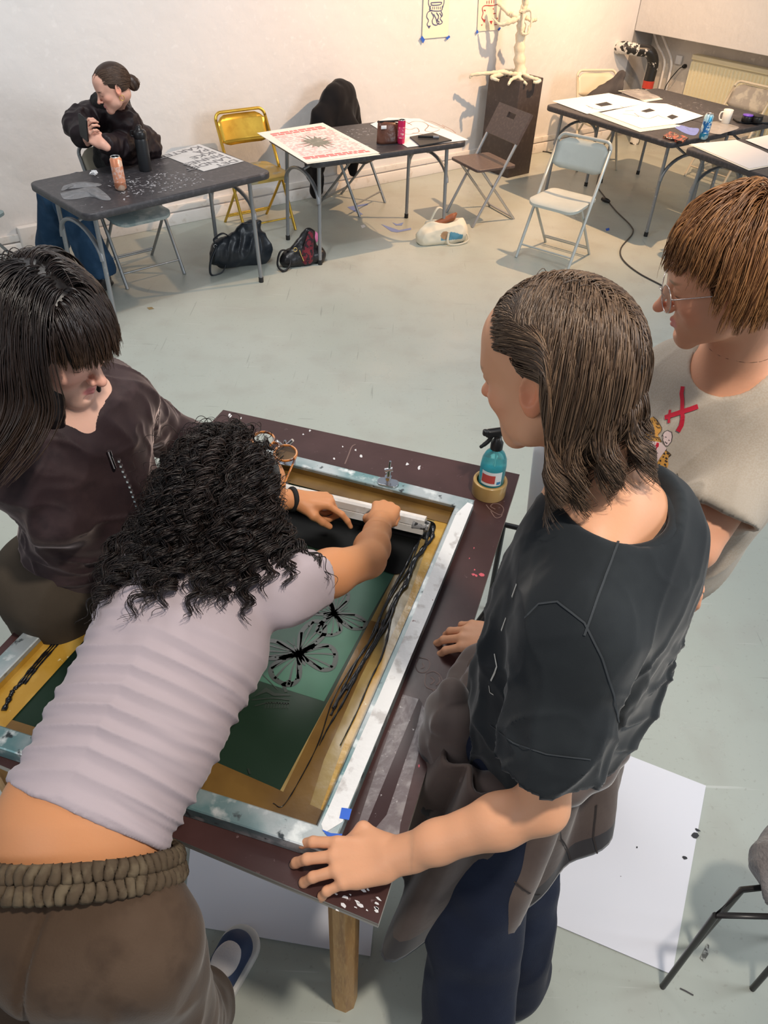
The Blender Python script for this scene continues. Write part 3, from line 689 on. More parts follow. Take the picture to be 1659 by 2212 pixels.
# brown pouch
p = at(838, 308, TZ); t = thing('zip_pouch', 'brown shiny pouch with a white tag, standing between the poster and the pink can', 'pouch', tuple(p), math.radians(22))
pm = M('pouch_brown', (.13, .050, .030), .35, n=[(9, (.08, .032, .022), .45, .6)], bump=(10, .7, .02))
vs = []; fs = []
for j in range(9):
    f = j / 8; w = .085 - .006 * f; dd = .034 * (1 - f) ** .6 + .006
    for k in range(20):
        a = 2 * math.pi * k / 20; vs.append((w * math.copysign(abs(math.cos(a)) ** .6, math.cos(a)), dd * math.sin(a) + .006 * math.sin(5 * a) * f, .135 * f + .012 * math.cos(a) * -f))
fs = [(j * 20 + k, j * 20 + (k + 1) % 20, (j + 1) * 20 + (k + 1) % 20, (j + 1) * 20 + k) for j in range(8) for k in range(20)] + [tuple(range(20))[::-1], tuple(160 + k for k in range(20))]
MB().add(vs, fs, pm, True).build('pouch_body', t)
MB().box((0, 0, .138), (.17, .014, .012), black_m, bev=.004).build('zip', t)
MB().box((-.045, -.0265, .108), (.04, .004, .022), white_m, bev=.001).build('tag_label', t)

# tables 3 and 4
def ex1(mb, z):
    mb.flat([at(x, y, z) for x, y in ((1285, 225), (1310, 220), (1324, 226), (1299, 230))], matt_black)
    for P_ in ([(1270, 230), (1290, 236), (1310, 238)], [(1266, 227), (1280, 234)], [(1320, 236), (1345, 233), (1340, 229)]): pl_line(mb, P_, .006, grey_print, z)
sheet('printed_sheet', [(1193, 218), (1315, 201), (1402, 222), (1268, 246)], white_m, 'white sheet with one small black print, nearest the back wall chair', 'paper', TZ + .003, extra=ex1)
sheet('cream_folder', [(1270, 244), (1290, 242), (1480, 272), (1382, 285)], cream_m, 'cream sheet lying under the second printed sheet', 'paper', TZ + .002)
def ex2(mb, z):
    mb.flat([at(x, y, z) for x, y in ((1384, 240), (1403, 234), (1416, 239), (1396, 243))], matt_black); mb.flat([at(x, y, z) for x, y in ((1440, 252), (1452, 247), (1466, 252), (1452, 258))], matt_black)
    for P_ in ([(1345, 246), (1365, 248), (1380, 252), (1370, 244)], [(1420, 248), (1430, 253), (1445, 257)], [(1380, 250), (1400, 256), (1420, 250)], [(1350, 240), (1370, 238)]): pl_line(mb, P_, .007, grey_print, z)
sheet('printed_sheet', [(1296, 244), (1400, 222), (1440, 224), (1520, 250), (1470, 266), (1385, 277)], white_m, 'white sheet with two small black prints beside the pen packet', 'paper', TZ + .005, extra=ex2)
sheet('acetate_sheet', [(1335, 196), (1380, 192), (1432, 214), (1395, 220)], cream_m, 'pale board lying under a crumpled grey film near the waste pipe', 'paper', TZ + .002, t=.0015)
film = M('grey_film', (.22, .21, .21), .25, n=[(8, (.35, .34, .33), .45, .6)])
heap('grey_film', [(1336, 197), (1372, 193), (1394, 194), (1410, 204), (1426, 210), (1402, 214), (1380, 214)], TZ + .003, .02, film, 'crumpled grey film lying on the pale board', 'film', seed=5)
heap('clear_film', [(1528, 272), (1545, 262), (1590, 272), (1594, 278), (1565, 287), (1552, 290), (1530, 285)], TZ, .008, M('clear_film', (.30, .29, .28), .2), 'piece of grey transparent film between the blue can and the mug', 'film', seed=3)
heap('blue_film', [(1452, 272), (1470, 270), (1492, 276), (1510, 278), (1502, 292), (1480, 288)], TZ, .010, M('blue_film', (.16, .22, .60), .25), 'shiny blue film left of the blue can', 'film', seed=6)
# pen packet
mb = MB(); a = [at(x, y, TZ + .014) for x, y in ((1433, 293), (1447, 284), (1488, 296), (1474, 306))]; mb.flat(a, M('packet_black', (.03, .02, .02), .3, n=[(60, (.8, .12, .05), .55, .57), (75, (.8, .7, .3), .64, .66)]), .014)
for k in range(3): c = at(1441 + 4.5 * k, 297 + k * 1.2, TZ + .0146); mb.flat([(c.x + .007 * math.cos(i), c.y + .007 * math.sin(i), c.z) for i in [j * .7 for j in range(9)]], white_m)
tag(mb.build('marker_packet'), 'small black and red marker packet on the near corner by the blue can', 'packet')
# mug
p = at(1566, 266, TZ); t = thing('mug', 'plain white mug on the table behind the blue can', 'mug', tuple(p)); cer = M('white_ceramic', (.78, .76, .70), .25)
MB().lathe([(.030, 0), (.034, .004), (.038, .098), (.036, .1), (.034, .098), (.030, .01), (0, .01)], cer, seg=24).build('body', t)
MB().tube(bez([(-.034, 0, .082), (-.055, 0, .078), (-.062, 0, .05), (-.052, 0, .026), (-.032, 0, .02)], 5), .006, cer, 8).build('handle', t)
# black tray with two ink jars
c = at(1625, 264, TZ)
tag(MB().prism(rrect(.34, .13, .02), 0, .014, black_m, bev=.003).build('black_tray', None, tuple(c + Vector((.03, .02, 0))), (0, 0, .05)), 'black tray under the two ink jars', 'tray')
for (px, py, capm, lb) in ((1612, 262, M('lid_purple', (.16, .07, .55), .4), 'black ink jar with a purple lid next to the mug'), (1634, 264, black_m, 'black ink jar with a black lid at the right edge of the table')):
    p = at(px, py, TZ + .015); t = thing('ink_jar', lb, 'jar', tuple(p), 0, 'ink jars')
    MB().lathe([(.038, 0), (.042, .005), (.042, .034), (.038, .04)], black_m, seg=22).build('jar_body', t); MB().lathe([(.036, .04), (.04, .041), (.04, .05), (0, .051)], capm if 'purple' in lb else rubber_m, seg=22).build('lid', t)
sheet('blank_sheet', [(1492, 311), (1590, 302), (1640, 322), (1700, 350), (1618, 364)], white_m, 'large blank white sheet on the table at the right edge', 'paper', TZ + .004)
sheet('cream_sheet', [(1488, 312), (1590, 304), (1700, 352), (1618, 368)], cream_m, 'cream sheet peeping out beneath the blank white sheet', 'paper', TZ + .002)
sheet('blank_sheet', [(1610, 302), (1690, 285), (1760, 320), (1658, 322)], white_m, 'second white sheet half out of the picture at the right edge', 'paper', TZ + .004)
# ------------------------------------------------------------------ the printing table
ZB = .85
def V2(a, b, t): return a + (b - a) * t
board_m = M('film_faced_plywood', (.048, .019, .017), .30, n=[(5, (.075, .034, .032), .4, .7), (70, (.16, .10, .10), .70, .76), (2.5, (.10, .05, .05), .6, .8, 8)], bump=(60, .12, .002), coat=.15)
edge_m = M('plywood_edge', (.42, .38, .33), .6, stretch=(1, 1, 60), n=[(3, (.25, .20, .16), .45, .6)])
BQ = [Vector((*p, ZB)) for p in ((-.541, 2.041), (.401, 1.763), (.021, .495), (-.92, .82))]
wt = thing('work_table', 'dark brown plywood work table on wooden legs, under the printing screen', 'table', (-.26, 1.28, 0))
off = -Vector(wt.location)
mb = MB(); n4 = 4
up = [p + off for p in BQ]; lo = [p + off - Vector((0, 0, .018)) for p in BQ]
mb.add(up, [(3, 2, 1, 0)], board_m); mb.add(lo, [(0, 1, 2, 3)], board_m); mb.add(up + lo, [(i, (i + 1) % 4, 4 + (i + 1) % 4, 4 + i) for i in range(4)], edge_m)
def bp(px, py, z): return at(px, py, z) + off
fleck = M('fleck_white', (.70, .68, .68), .6); fleckr = M('fleck_red', (.60, .10, .13), .5); ghost = M('ghost_print', (.17, .10, .085), .45); dust = M('worn_tape_film', (.16, .13, .135), .28, n=[(26, (.26, .23, .23), .5, .62), (90, (.36, .33, .33), .66, .70)], bump=(60, .3, .003))
rng = random.Random(11)
for (x, y, s_) in [(497, 897, 4), (520, 903, 2), (670, 930, 2), (768, 972, 3), (780, 985, 3), (722, 990, 2), (1007, 1095, 3), (880, 1003, 3), (905, 1010, 4), (740, 965, 2), (655, 938, 2), (620, 1790, 2)]:
    mb.flat([bp(u, v, ZB + .0006) for u, v in blob(x, y, s_, 7, .5, rng)], fleck)
for _ in range(16): mb.flat([bp(u, v, ZB + .0006) for u, v in blob(rng.uniform(725, 822), rng.uniform(1918, 1968), rng.uniform(1.5, 4), 6, .5, rng, 2, .6)], fleck)
for (x, y, s_, e) in [(1028, 1243, 3, 1), (1041, 1242, 3.5, 1.8), (1023, 1241, 2.5, 2), (1025, 1231, 2, 1), (1024, 1184, 2, .6), (883, 1668, 4, 1.2), (905, 1655, 4, .5), (1014, 1206, 1.2, 1)]:
    mb.flat([bp(u, v, ZB + .0006) for u, v in blob(x, y, s_, 7, .4, rng, e)], fleckr)
for P_, w in [([(1050, 1090), (1058, 1100), (1070, 1108), (1082, 1112), (1088, 1100), (1080, 1090), (1066, 1088), (1060, 1094), (1070, 1100)], .003), ([(1060, 1104), (1070, 1118), (1082, 1116), (1086, 1106)], .003),
              ([(905, 1420), (925, 1425), (928, 1440), (918, 1452), (903, 1450), (898, 1436), (905, 1420)], .0022), ([(920, 1455), (935, 1450), (950, 1458), (956, 1475), (948, 1488), (930, 1488), (918, 1478), (920, 1455)], .0025),
              ([(930, 1462), (938, 1470), (930, 1478)], .0035), ([(948, 1462), (950, 1472), (942, 1480)], .003), ([(912, 1432), (916, 1440), (909, 1444)], .003), ([(935, 1490), (945, 1502), (952, 1520), (948, 1500)], .003), ([(745, 1002), (752, 985), (760, 965), (768, 960)], .004)]:
    mb.stroke(bez([bp(x, y, ZB + .0008) for x, y in P_], 4), w, ghost)
mb.flat([bp(x, y, ZB + .0007) for x, y in ((870, 1500), (905, 1510), (925, 1545), (865, 1780), (862, 1805), (770, 1790), (820, 1640))], dust)
dark_tape = M('old_dark_tape', (.045, .022, .022), .15, n=[(80, (.5, .46, .46), .68, .72)])
mb.flat([bp(x, y, ZB + .0012) for x, y in ((905, 1508), (912, 1520), (900, 1570), (835, 1760), (810, 1790), (790, 1785), (850, 1640))], dark_tape)
mb.build('board', wt)
pine = M('pine_wood', (.52, .27, .085), .45, stretch=(9, 9, 1), n=[(5, (.36, .17, .05), .45, .62), (30, (.60, .36, .14), .5, .8)])
c_ = (BQ[0] + BQ[1] + BQ[2] + BQ[3]) / 4
rb = (BQ[1] - BQ[2]).normalized(); ra_ = math.atan2(rb.y, rb.x)
for cx, cy in ((-.047, .625), (.28, 1.68), (-.86, .90), (-.50, 1.92)):
    m = MB(); R = 27
    o_ = [(-.030, -.014), (-.014, -.030), (.014, -.030), (.030, -.014), (.030, .014), (.014, .030), (-.014, .030), (-.030, .014)]
    m.prism(o_, 0, ZB - .018, pine, X=XF((cx + off.x, cy + off.y, 0), ra_)); m.build('leg', wt)
for a, b in (((-.047, .625), (-.86, .90)), ((.28, 1.68), (-.50, 1.92)), ((-.047, .625), (.28, 1.68)), ((-.86, .90), (-.50, 1.92))):
    a, b = Vector((*a, ZB - .05)) + off, Vector((*b, ZB - .05)) + off; d = b - a
    MB().box((a + b) / 2, (d.length, .03, .06), pine, R=Matrix.Rotation(math.atan2(d.y, d.x), 3, 'Z')).build('rail', wt)

# ------------------------------------------------------------------ the screen
ZF0, ZF1 = ZB + .0015, ZB + .037
FQ = [Vector((*p, 0)) for p in ((-.512, 1.838), (.250, 1.590), (-.068, .592), (-.884, .812))]
def inset(Q, w):
    out = []
    for i in range(4):
        a, b, c = Q[i - 1], Q[i], Q[(i + 1) % 4]; e1 = (b - a).normalized(); e2 = (c - b).normalized()
        n1 = Vector((e1.y, -e1.x, 0)); n2 = Vector((e2.y, -e2.x, 0)); k = w / (1 + n1.dot(n2)); out.append(b + (n1 + n2) * k)
    return out
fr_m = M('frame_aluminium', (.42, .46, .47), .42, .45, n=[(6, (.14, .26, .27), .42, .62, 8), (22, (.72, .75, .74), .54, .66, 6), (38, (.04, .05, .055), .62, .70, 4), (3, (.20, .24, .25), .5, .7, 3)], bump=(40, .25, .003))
scn = thing('printing_screen', 'large aluminium framed printing screen with green mesh and butterflies', 'screen', (-.30, 1.20, ZB)); so_ = -Vector(scn.location)
IQ = inset(FQ, .043)
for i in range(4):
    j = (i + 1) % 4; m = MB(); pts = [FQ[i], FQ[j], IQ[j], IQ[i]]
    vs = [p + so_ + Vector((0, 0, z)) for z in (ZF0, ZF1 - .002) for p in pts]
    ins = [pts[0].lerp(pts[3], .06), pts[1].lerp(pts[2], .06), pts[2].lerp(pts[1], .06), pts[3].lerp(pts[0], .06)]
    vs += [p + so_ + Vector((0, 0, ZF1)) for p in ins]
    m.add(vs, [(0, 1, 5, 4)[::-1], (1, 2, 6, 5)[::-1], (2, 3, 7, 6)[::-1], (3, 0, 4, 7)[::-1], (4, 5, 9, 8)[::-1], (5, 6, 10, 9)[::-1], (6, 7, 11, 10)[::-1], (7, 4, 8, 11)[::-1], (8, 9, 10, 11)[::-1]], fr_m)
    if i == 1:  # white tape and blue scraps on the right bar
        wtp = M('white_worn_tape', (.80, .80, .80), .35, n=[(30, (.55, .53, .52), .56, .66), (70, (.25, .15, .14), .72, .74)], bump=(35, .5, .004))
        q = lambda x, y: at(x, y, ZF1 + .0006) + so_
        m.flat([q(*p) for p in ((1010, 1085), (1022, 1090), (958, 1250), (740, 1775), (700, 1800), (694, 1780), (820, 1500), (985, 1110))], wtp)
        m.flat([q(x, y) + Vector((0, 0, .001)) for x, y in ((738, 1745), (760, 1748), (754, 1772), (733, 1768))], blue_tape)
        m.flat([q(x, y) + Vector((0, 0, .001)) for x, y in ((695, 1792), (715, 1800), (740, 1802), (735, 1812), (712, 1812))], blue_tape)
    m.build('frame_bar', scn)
ZM = ZB + .006
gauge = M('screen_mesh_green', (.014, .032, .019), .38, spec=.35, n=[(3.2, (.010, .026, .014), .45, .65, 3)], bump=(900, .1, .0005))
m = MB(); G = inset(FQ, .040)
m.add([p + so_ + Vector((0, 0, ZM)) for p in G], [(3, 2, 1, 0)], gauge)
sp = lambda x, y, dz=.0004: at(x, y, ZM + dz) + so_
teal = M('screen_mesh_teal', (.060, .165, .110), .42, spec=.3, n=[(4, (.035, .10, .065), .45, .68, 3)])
m.flat([sp(*p) for p in ((520, 1190), (850, 1205), (868, 1212), (800, 1330), (700, 1515), (430, 1430))], teal)  # exposed strip, with bright window reflection painted into its lighter teal
# prints on the mesh: butterflies and a lower image fragment
em = M('emulsion_dark', (.022, .030, .022), .4)
def butterfly(m, c, ax, sc, z=.0012):
    """open-winged butterfly: veins and dark wing borders"""
    cx, cy = c; ca, sa = math.cos(ax), math.sin(ax)
    O = at(cx, cy, ZM + z) + so_
    def T(u, v): return O + Vector((u * ca - v * sa, u * sa + v * ca, 0)) * sc
    for s in (-1, 1):
        for outl, hub in (([(.06, .10), (.35, .62), (.78, .82), (.98, .62), (.86, .30), (.50, .10), (.06, .02)], (.05, .06)), ([(.05, -.02), (.45, .02), (.80, -.12), (.84, -.45), (.60, -.78), (.32, -.72), (.12, -.35), (.04, -.08)], (.05, -.04))):
            P_ = bez([T(s * u, v) for u, v in outl] + [T(s * outl[0][0], outl[0][1])], 5)
            m.stroke(P_, .13 * sc, em)
            cc = (sum(u for u, v in outl) / len(outl), sum(v for u, v in outl) / len(outl))
            for k, (u, v) in enumerate(outl[1:-1]):
                m.stroke([T(s * hub[0], hub[1]), T(s * (hub[0] * .5 + u * .5 + .02), hub[1] * .5 + v * .5 + .02), T(s * u, v)], [.02 * sc, .045 * sc, .07 * sc], em)
            for k in range(len(P_) - 1):
                if k % 4 == 0: 
                    p = P_[k].lerp(T(s * cc[0], cc[1]), .13); m.add([p + Vector((math.cos(a), math.sin(a), 0)) * .022 * sc for a in [j * 1.05 for j in range(6)]], [tuple(range(6))], em)
    m.stroke([T(0, .30), T(0, .1), T(0, -.25), T(0, -.42)], [.03 * sc, .10 * sc, .12 * sc, .03 * sc], em)
    m.stroke([T(0, .28), T(.10, .55)], .02 * sc, em); m.stroke([T(0, .28), T(-.10, .55)], .02 * sc, em)
butterfly(m, (645, 1412), .52, .088)
butterfly(m, (722, 1325), -1.1, .070)
butterfly(m, (748, 1180), .2, .055)
butterfly(m, (640, 1190), .9, .06)
for P_, w in [([(548, 1505), (575, 1490), (592, 1500), (628, 1502)], [.001, .012, .008, .002]), ([(618, 1495), (612, 1478), (622, 1470), (632, 1474), (628, 1484)], [.006, .010, .004, .006, .002]), ([(545, 1512), (590, 1508), (625, 1512)], .003), ([(560, 1450), (600, 1490)], .002), ([(550, 1525), (580, 1518), (625, 1520)], .003)]:
    m.stroke(bez([sp(x, y, .0012) for x, y in P_], 4) if not isinstance(w, list) else [sp(x, y, .0012) for x, y in P_], w, em)
for k in range(9): x = 575 + 6 * k; m.stroke([sp(x, 1518 - (k % 3), .0012), sp(x - 2, 1530, .0012)], .0022, em)
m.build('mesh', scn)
tape_y = M('tape_yellow', (.47, .26, .035), .22, n=[(16, (.56, .34, .07), .45, .6), (50, (.70, .58, .30), .68, .72)], bump=(30, .5, .004), coat=.4)
tape_b = M('tape_beige', (.36, .26, .10), .20, n=[(12, (.28, .19, .065), .4, .6)], bump=(26, .4, .003), coat=.4)
tape_br = M('tape_brown', (.19, .105, .028), .20, n=[(10, (.13, .07, .02), .4, .65)], bump=(26, .35, .003), coat=.4)
m = MB()
m.flat([sp(*p, .0010) for p in ((925, 1110), (988, 1130), (690, 1790), (585, 1745), (668, 1590), (760, 1420), (850, 1245), (905, 1130))], tape_b)
m.flat([sp(*p, .0016) for p in ((800, 1340), (835, 1350), (780, 1460), (700, 1640), (655, 1785), (595, 1745), (670, 1590))], tape_br)
m.flat([sp(*p, .0022) for p in ((940, 1120), (988, 1130), (905, 1320), (815, 1520), (755, 1650), (712, 1800), (690, 1800), (690, 1755), (745, 1600), (800, 1470), (880, 1300), (915, 1200))], tape_y)
m.build('side_tape', scn)
m = MB(); m.flat([sp(*p, .0026) for p in ((430, 1630), (590, 1700), (700, 1752), (690, 1815), (640, 1790), (405, 1700))], tape_br)
m.stroke([sp(536, 1660, .003), sp(540, 1672, .003)], .004, em); m.build('near_tape', scn)
# yellow-brown tape up the inside of the far and left bars
m = MB()
i0, i1, i2, i3 = [p + so_ for p in inset(FQ, .0425)]
def strip(a, b, z0, z1, w, mat):
    n_ = (b - a).normalized(); inn = Vector((n_.y, -n_.x, 0)); a1, b1 = a + inn * .001, b + inn * .001
    m.add([a1 + Vector((0, 0, z1)), b1 + Vector((0, 0, z1)), b1 + Vector((0, 0, z0)), a1 + Vector((0, 0, z0)), b1 + inn * w + Vector((0, 0, z0)), a1 + inn * w + Vector((0, 0, z0))], [(0, 1, 2, 3), (3, 2, 4, 5)], mat)
strip(i0, i1, ZM + .0035, ZF1 - .010, .05, tape_br); strip(i1, i0.lerp(i1, .55), ZM + .004, ZF1 - .006, .055, tape_b)
m.build('far_tape', scn)
m = MB(); strip(i3, i0, ZM + .0035, ZF1 - .012, .075, tape_y); strip(i2, i3, ZM + .0032, ZF1 - .02, .03, tape_br)
m.build('left_tape', scn)
# black ink
ink_film = M('ink_film_black', (.004, .0045, .0045), .5, spec=.12)
m = MB()
def pool(pix, h, z=.003):
    P = bez([sp(x, y, z) for x, y in pix] + [sp(*pix[0], z)], 4)[:-1]; n = len(P); c = sum(P, Vector()) / n
    vs = [p for p in P] + [c + (p - c) * .93 + Vector((0, 0, h)) for p in P]
    m.add(vs, [(i, (i + 1) % n, n + (i + 1) % n, n + i) for i in range(n)] + [tuple(n + i for i in range(n))], ink_film, True)
pool([(520, 1060), (700, 1100), (905, 1148), (902, 1170), (868, 1238), (800, 1222), (700, 1190), (620, 1165), (520, 1160)][::-1], .0006)
pool([(903, 1128), (920, 1124), (940, 1132), (938, 1150), (918, 1165), (903, 1155)][::-1], .004)
def strand(pix, r):
    P = bez([sp(x, y, .005) for x, y in pix], 8); n = len(P); rr = [max(.0006, (r[0] + (r[1] - r[0]) * i / (n - 1)) * (1 + .35 * math.sin(i * 1.3) * math.sin(i * .31))) for i in range(n)]
    m.tube(P, rr, black_ink, 8, flat=.8)
strand([(936, 1138), (932, 1165), (905, 1195), (888, 1235), (870, 1270), (848, 1305), (828, 1350), (800, 1400), (765, 1460), (735, 1505), (715, 1545)], (.0055, .003))
strand([(915, 1150), (892, 1190), (875, 1225), (850, 1270), (822, 1330), (808, 1370), (770, 1430), (745, 1480), (720, 1530)], (.004, .003))
strand([(925, 1150), (915, 1190), (890, 1215), (880, 1260), (855, 1290), (845, 1330), (815, 1385), (780, 1440), (750, 1490)], (.0045, .0035))
strand([(905, 1170), (885, 1225), (862, 1260), (838, 1300), (812, 1350), (790, 1400), (760, 1440), (720, 1510), (690, 1600), (650, 1680), (612, 1740), (590, 1735)], (.0025, .0008))
strand([(880, 1245), (860, 1290), (845, 1330), (838, 1370), (824, 1420), (800, 1470), (770, 1540), (735, 1610)], (.0035, .0012))
strand([(830, 1340), (818, 1372), (790, 1420), (770, 1460), (740, 1520), (710, 1570), (690, 1610)], (.006, .001))
m.build('black_ink', scn); m = MB()
for dx in (0, 6, 13): strand([(40 + dx, 1478), (70 + dx, 1440), (105 + dx, 1400), (140 + dx, 1360), (175, 1325 + dx)], (.003, .0015))
strand([(8, 1535), (22, 1505), (30, 1490), (48, 1475)], (.006, .004))
m.build('black_ink', scn)
# hinge clamps on the far bar
def clamp(px, py, lb, lean):
    p = at(px, py, ZF1 + .003); t = thing('screen_clamp', lb, 'clamp', tuple(p), 0, None)
    MB().prism(rrect(.062, .034, .015, 5), -.002, .002, chrome_m, X=Rz(-.25), bev=.0006).build('base_plate', t)
    mm = MB(); mm.tube([(0, 0, 0), (.002, 0, .045)], .0065, chrome_m, 12); mm.tube([(0, 0, .012), (0, 0, .022)], .010, chrome_m, 12); mm.tube([(.002, 0, .045), (.004, 0, .075)], .0035, chrome_m, 8); mm.build('bolt', t)
    mm = MB()
    if lean: mm.tube([(-.022, 0, .072), (0, 0, .05), (.026, 0, .078)], [.006, .006, .005], chrome_m, 8)
    else: mm.tube([(-.010, 0, .042), (.012, 0, .048)], .007, chrome_m, 8)
    mm.build('wing_nut', t)
clamp(616, 997, 'chrome clamp with a winged screw nearest the curly haired woman\'s glasses', True)
clamp(838, 1042, 'chrome clamp with a straight upright screw in the middle of the far frame bar', False)
# squeegee
a, b = at(500, 1042, .905), at(915, 1139, .905); d = b - a; an = math.atan2(d.y, d.x)
sq = thing('squeegee', 'long pale squeegee pushed across the screen by the curly haired woman', 'squeegee', tuple(Vector((*((a + b) / 2)[:2], ZM + .004))), an)
sqm = M('squeegee_handle', (.70, .67, .63), .35, .2, n=[(18, (.82, .81, .80), .5, .6), (60, (.4, .38, .36), .7, .74)])
L = d.length; RT = Matrix.Rotation(math.radians(-18), 4, 'X')
prof = [(-.014, .020), (-.014, .038), (-.011, .040), (-.014, .042), (-.014, .060), (-.008, .066), (.008, .066), (.014, .060), (.014, .042), (.011, .040), (.014, .038), (.014, .020)]
mm = MB(); vs = [RT @ Vector((sx * L / 2, y, z)) for sx in (-1, 1) for y, z in prof]; n = len(prof)
mm.add(vs, [(i, (i + 1) % n, n + (i + 1) % n, n + i) for i in range(n)] + [tuple(range(n))[::-1], tuple(n + i for i in range(n))], sqm); mm.build('handle', sq)
mm = MB(); vs = [RT @ Vector((sx * (L / 2 - .004), y, z)) for sx in (-1, 1) for y, z in ((-.0045, .0), (.0045, .0), (.0045, .024), (-.0045, .024))]
mm.add(vs, [(0, 1, 5, 4), (1, 2, 6, 5), (2, 3, 7, 6), (3, 0, 4, 7), (3, 2, 1, 0), (4, 5, 6, 7)], black_ink); mm.build('blade', sq)
mm = MB(); mm.tube([RT @ Vector((L / 2 - .03, 0, .043)), RT @ Vector((L / 2 + .012, 0, .040))], [.019, .014], M('ink_smeared_end', (.30, .30, .31), .3, n=[(60, (.03, .03, .03), .5, .54)]), 8); mm.build('smeared_end', sq)
# tape roll and spray bottle
p = at(1055, 1064, ZB); 
tr = tag(MB().lathe([(.039, 0), (.0485, 0), (.0490, .002), (.0490, .046), (.0485, .048), (.039, .048), (.0385, .046), (.0385, .002), (.039, 0)], M('tape_roll_brown', (.42, .26, .085), .28, n=[(9, (.48, .31, .12), .45, .6)], coat=.4), seg=40, cap=False).build('tape_roll', None, tuple(p)), 'fat roll of brown parcel tape with the spray bottle standing in it', 'tape')
sb = thing('spray_bottle', 'turquoise spray bottle with a black trigger standing in the tape roll', 'bottle', (p.x + .002, p.y, ZB + .0005), .3)
glass = M('bottle_turquoise', (.25, .80, .85), .08, trans=.85, ior=1.3)
liq = M('liquid_turquoise', (.02, .42, .52), .1, trans=.35, ior=1.33)
prof = [(.0, 0), (.034, 0), (.0365, .004), (.0365, .105), (.034, .125), (.026, .143), (.015, .155), (.013, .165), (.0, .165)]
MB().lathe(prof, glass, seg=32).build('bottle_body', sb)
MB().lathe([(0, .003), (.033, .003), (.0350, .008), (.0350, .098), (0, .099)], liq, seg=32).build('liquid', sb)
mm = MB()
for (a0, a1, z0, z1, mt_) in ((-2.9, -1.2, .052, .098, M('label_white', (.80, .86, .88), .5)), (-2.85, -1.75, .060, .088, M('label_red', (.55, .08, .07), .5)), (-1.6, -1.25, .056, .066, M('label_blue', (.05, .25, .5), .5))):
    r = .0368 + (.0003 if z0 > .055 else 0); vs = []
    for k in range(13): an_ = a0 + (a1 - a0) * k / 12; vs += [(r * math.cos(an_), r * math.sin(an_), z0), (r * math.cos(an_), r * math.sin(an_), z1)]
    mm.add(vs, [(2 * k, 2 * k + 2, 2 * k + 3, 2 * k + 1) for k in range(12)], mt_, True)
mm.build('label_print', sb)
mm = MB(); mm.lathe([(.0175, .158), (.0175, .178), (.012, .186), (.009, .20), (0, .20)], black_m, seg=20); mm.build('collar', sb)
mm = MB(); mm.box((-.008, 0, .212), (.062, .020, .022), black_m, bev=.005); mm.box((-.040, 0, .216), (.014, .016, .016), black_m, bev=.003); mm.tube([(.0, 0, .19), (-.002, 0, .21)], .010, black_m, 10)
mm.box((.026, 0, .208), (.016, .020, .016), black_m, R=Matrix.Rotation(.5, 3, 'Y'), bev=.004); mm.build('spray_head', sb)
mm = MB(); mm.tube(bez([(-.018, 0, .205), (-.026, 0, .188), (-.036, 0, .178), (-.050, 0, .168)], 5), [.006] * 12 + [.005] * 3 + [.003], black_m, 8); mm.build('trigger', sb)
MB().tube([(.0, 0, .19), (.006, 0, .01)], .0018, M('dip_tube', (.7, .85, .85), .3), 6).build('dip_tube', sb)

# ------------------------------------------------------------------ papers on the floor and the odd stool
def fpaper(pix, label, marks=()):
    mb = MB(); P = [at(x, y, .004) for x, y in pix]; mb.flat(P, M('floor_paper', (.74, .74, .79), .55, n=[(2, (.77, .76, .80), .4, .7)]), .0025)
    for x, y, r, e, ro in marks: mb.flat([at(u, v, .0048) for u, v in blob(x, y, r, 8, .3, rng, e, ro)], matt_black)
    return tag(mb.build('floor_paper'), label, 'paper')
fpaper([(424, 1700), (830, 1760), (800, 2065), (395, 1996)], 'white paper sheet on the floor under the near edge of the work table')
fpaper([(1525, 1697), (1452, 2105), (1130, 1968), (1270, 1597)], 'large white paper sheet on the floor behind the man in the black tee', ((1502, 1805, 6, 1.4, .6), (1479, 1853, 3.5, 1.5, .3), (1376, 1830, 1.8, 1, 0), (1341, 1893, 1, 1, 0), (1507, 1793, 3, 2.2, .4)))
tag(MB().flat([at(x, y, .0015) for x, y in ((1528, 2038), (1532, 2042), (1530, 2062), (1520, 2078), (1512, 2070), (1520, 2055))], M('dried_ink', (.10, .10, .09), .5, n=[(90, (.40, .41, .37), .5, .6)])).build('ink_stain'), 'dark dried ink smear on the floor right of the big white sheet', 'stain')
tag(MB().stroke([at(x, y, .0015) for x, y in ((1469, 2135), (1480, 2140), (1498, 2150))], .004, dark_seat).build('floor_scratch'), 'short dark scratch on the floor below the big white sheet', 'scratch')
# wire stool with grey cushion at the right edge
zs = .42
a, b, c = at(1602, 1922, zs), at(1546, 1977, zs), at(1760, 1982, zs)
st = thing('wire_stool', 'black wire stool frame poking in at the right edge', 'stool', (b.x + .1, b.y, 0)); o_ = -Vector(st.location)
wire = M('black_wire', (.02, .018, .018), .35)
d_ = at(1810, 1900, zs)
MB().tube([a + o_, b + o_, c + o_, d_ + o_], .0075, wire, 8, closed=True).build('seat_frame', st)
for q, f in ((a, (.02, .02)), (b, (-.01, -.02)), (c, (.0, -.02)), (d_, (.02, .02))): MB().tube([q + o_, Vector((q.x + f[0] + o_.x, q.y + f[1] + o_.y, 0))], .0075, wire, 8).build('leg', st)

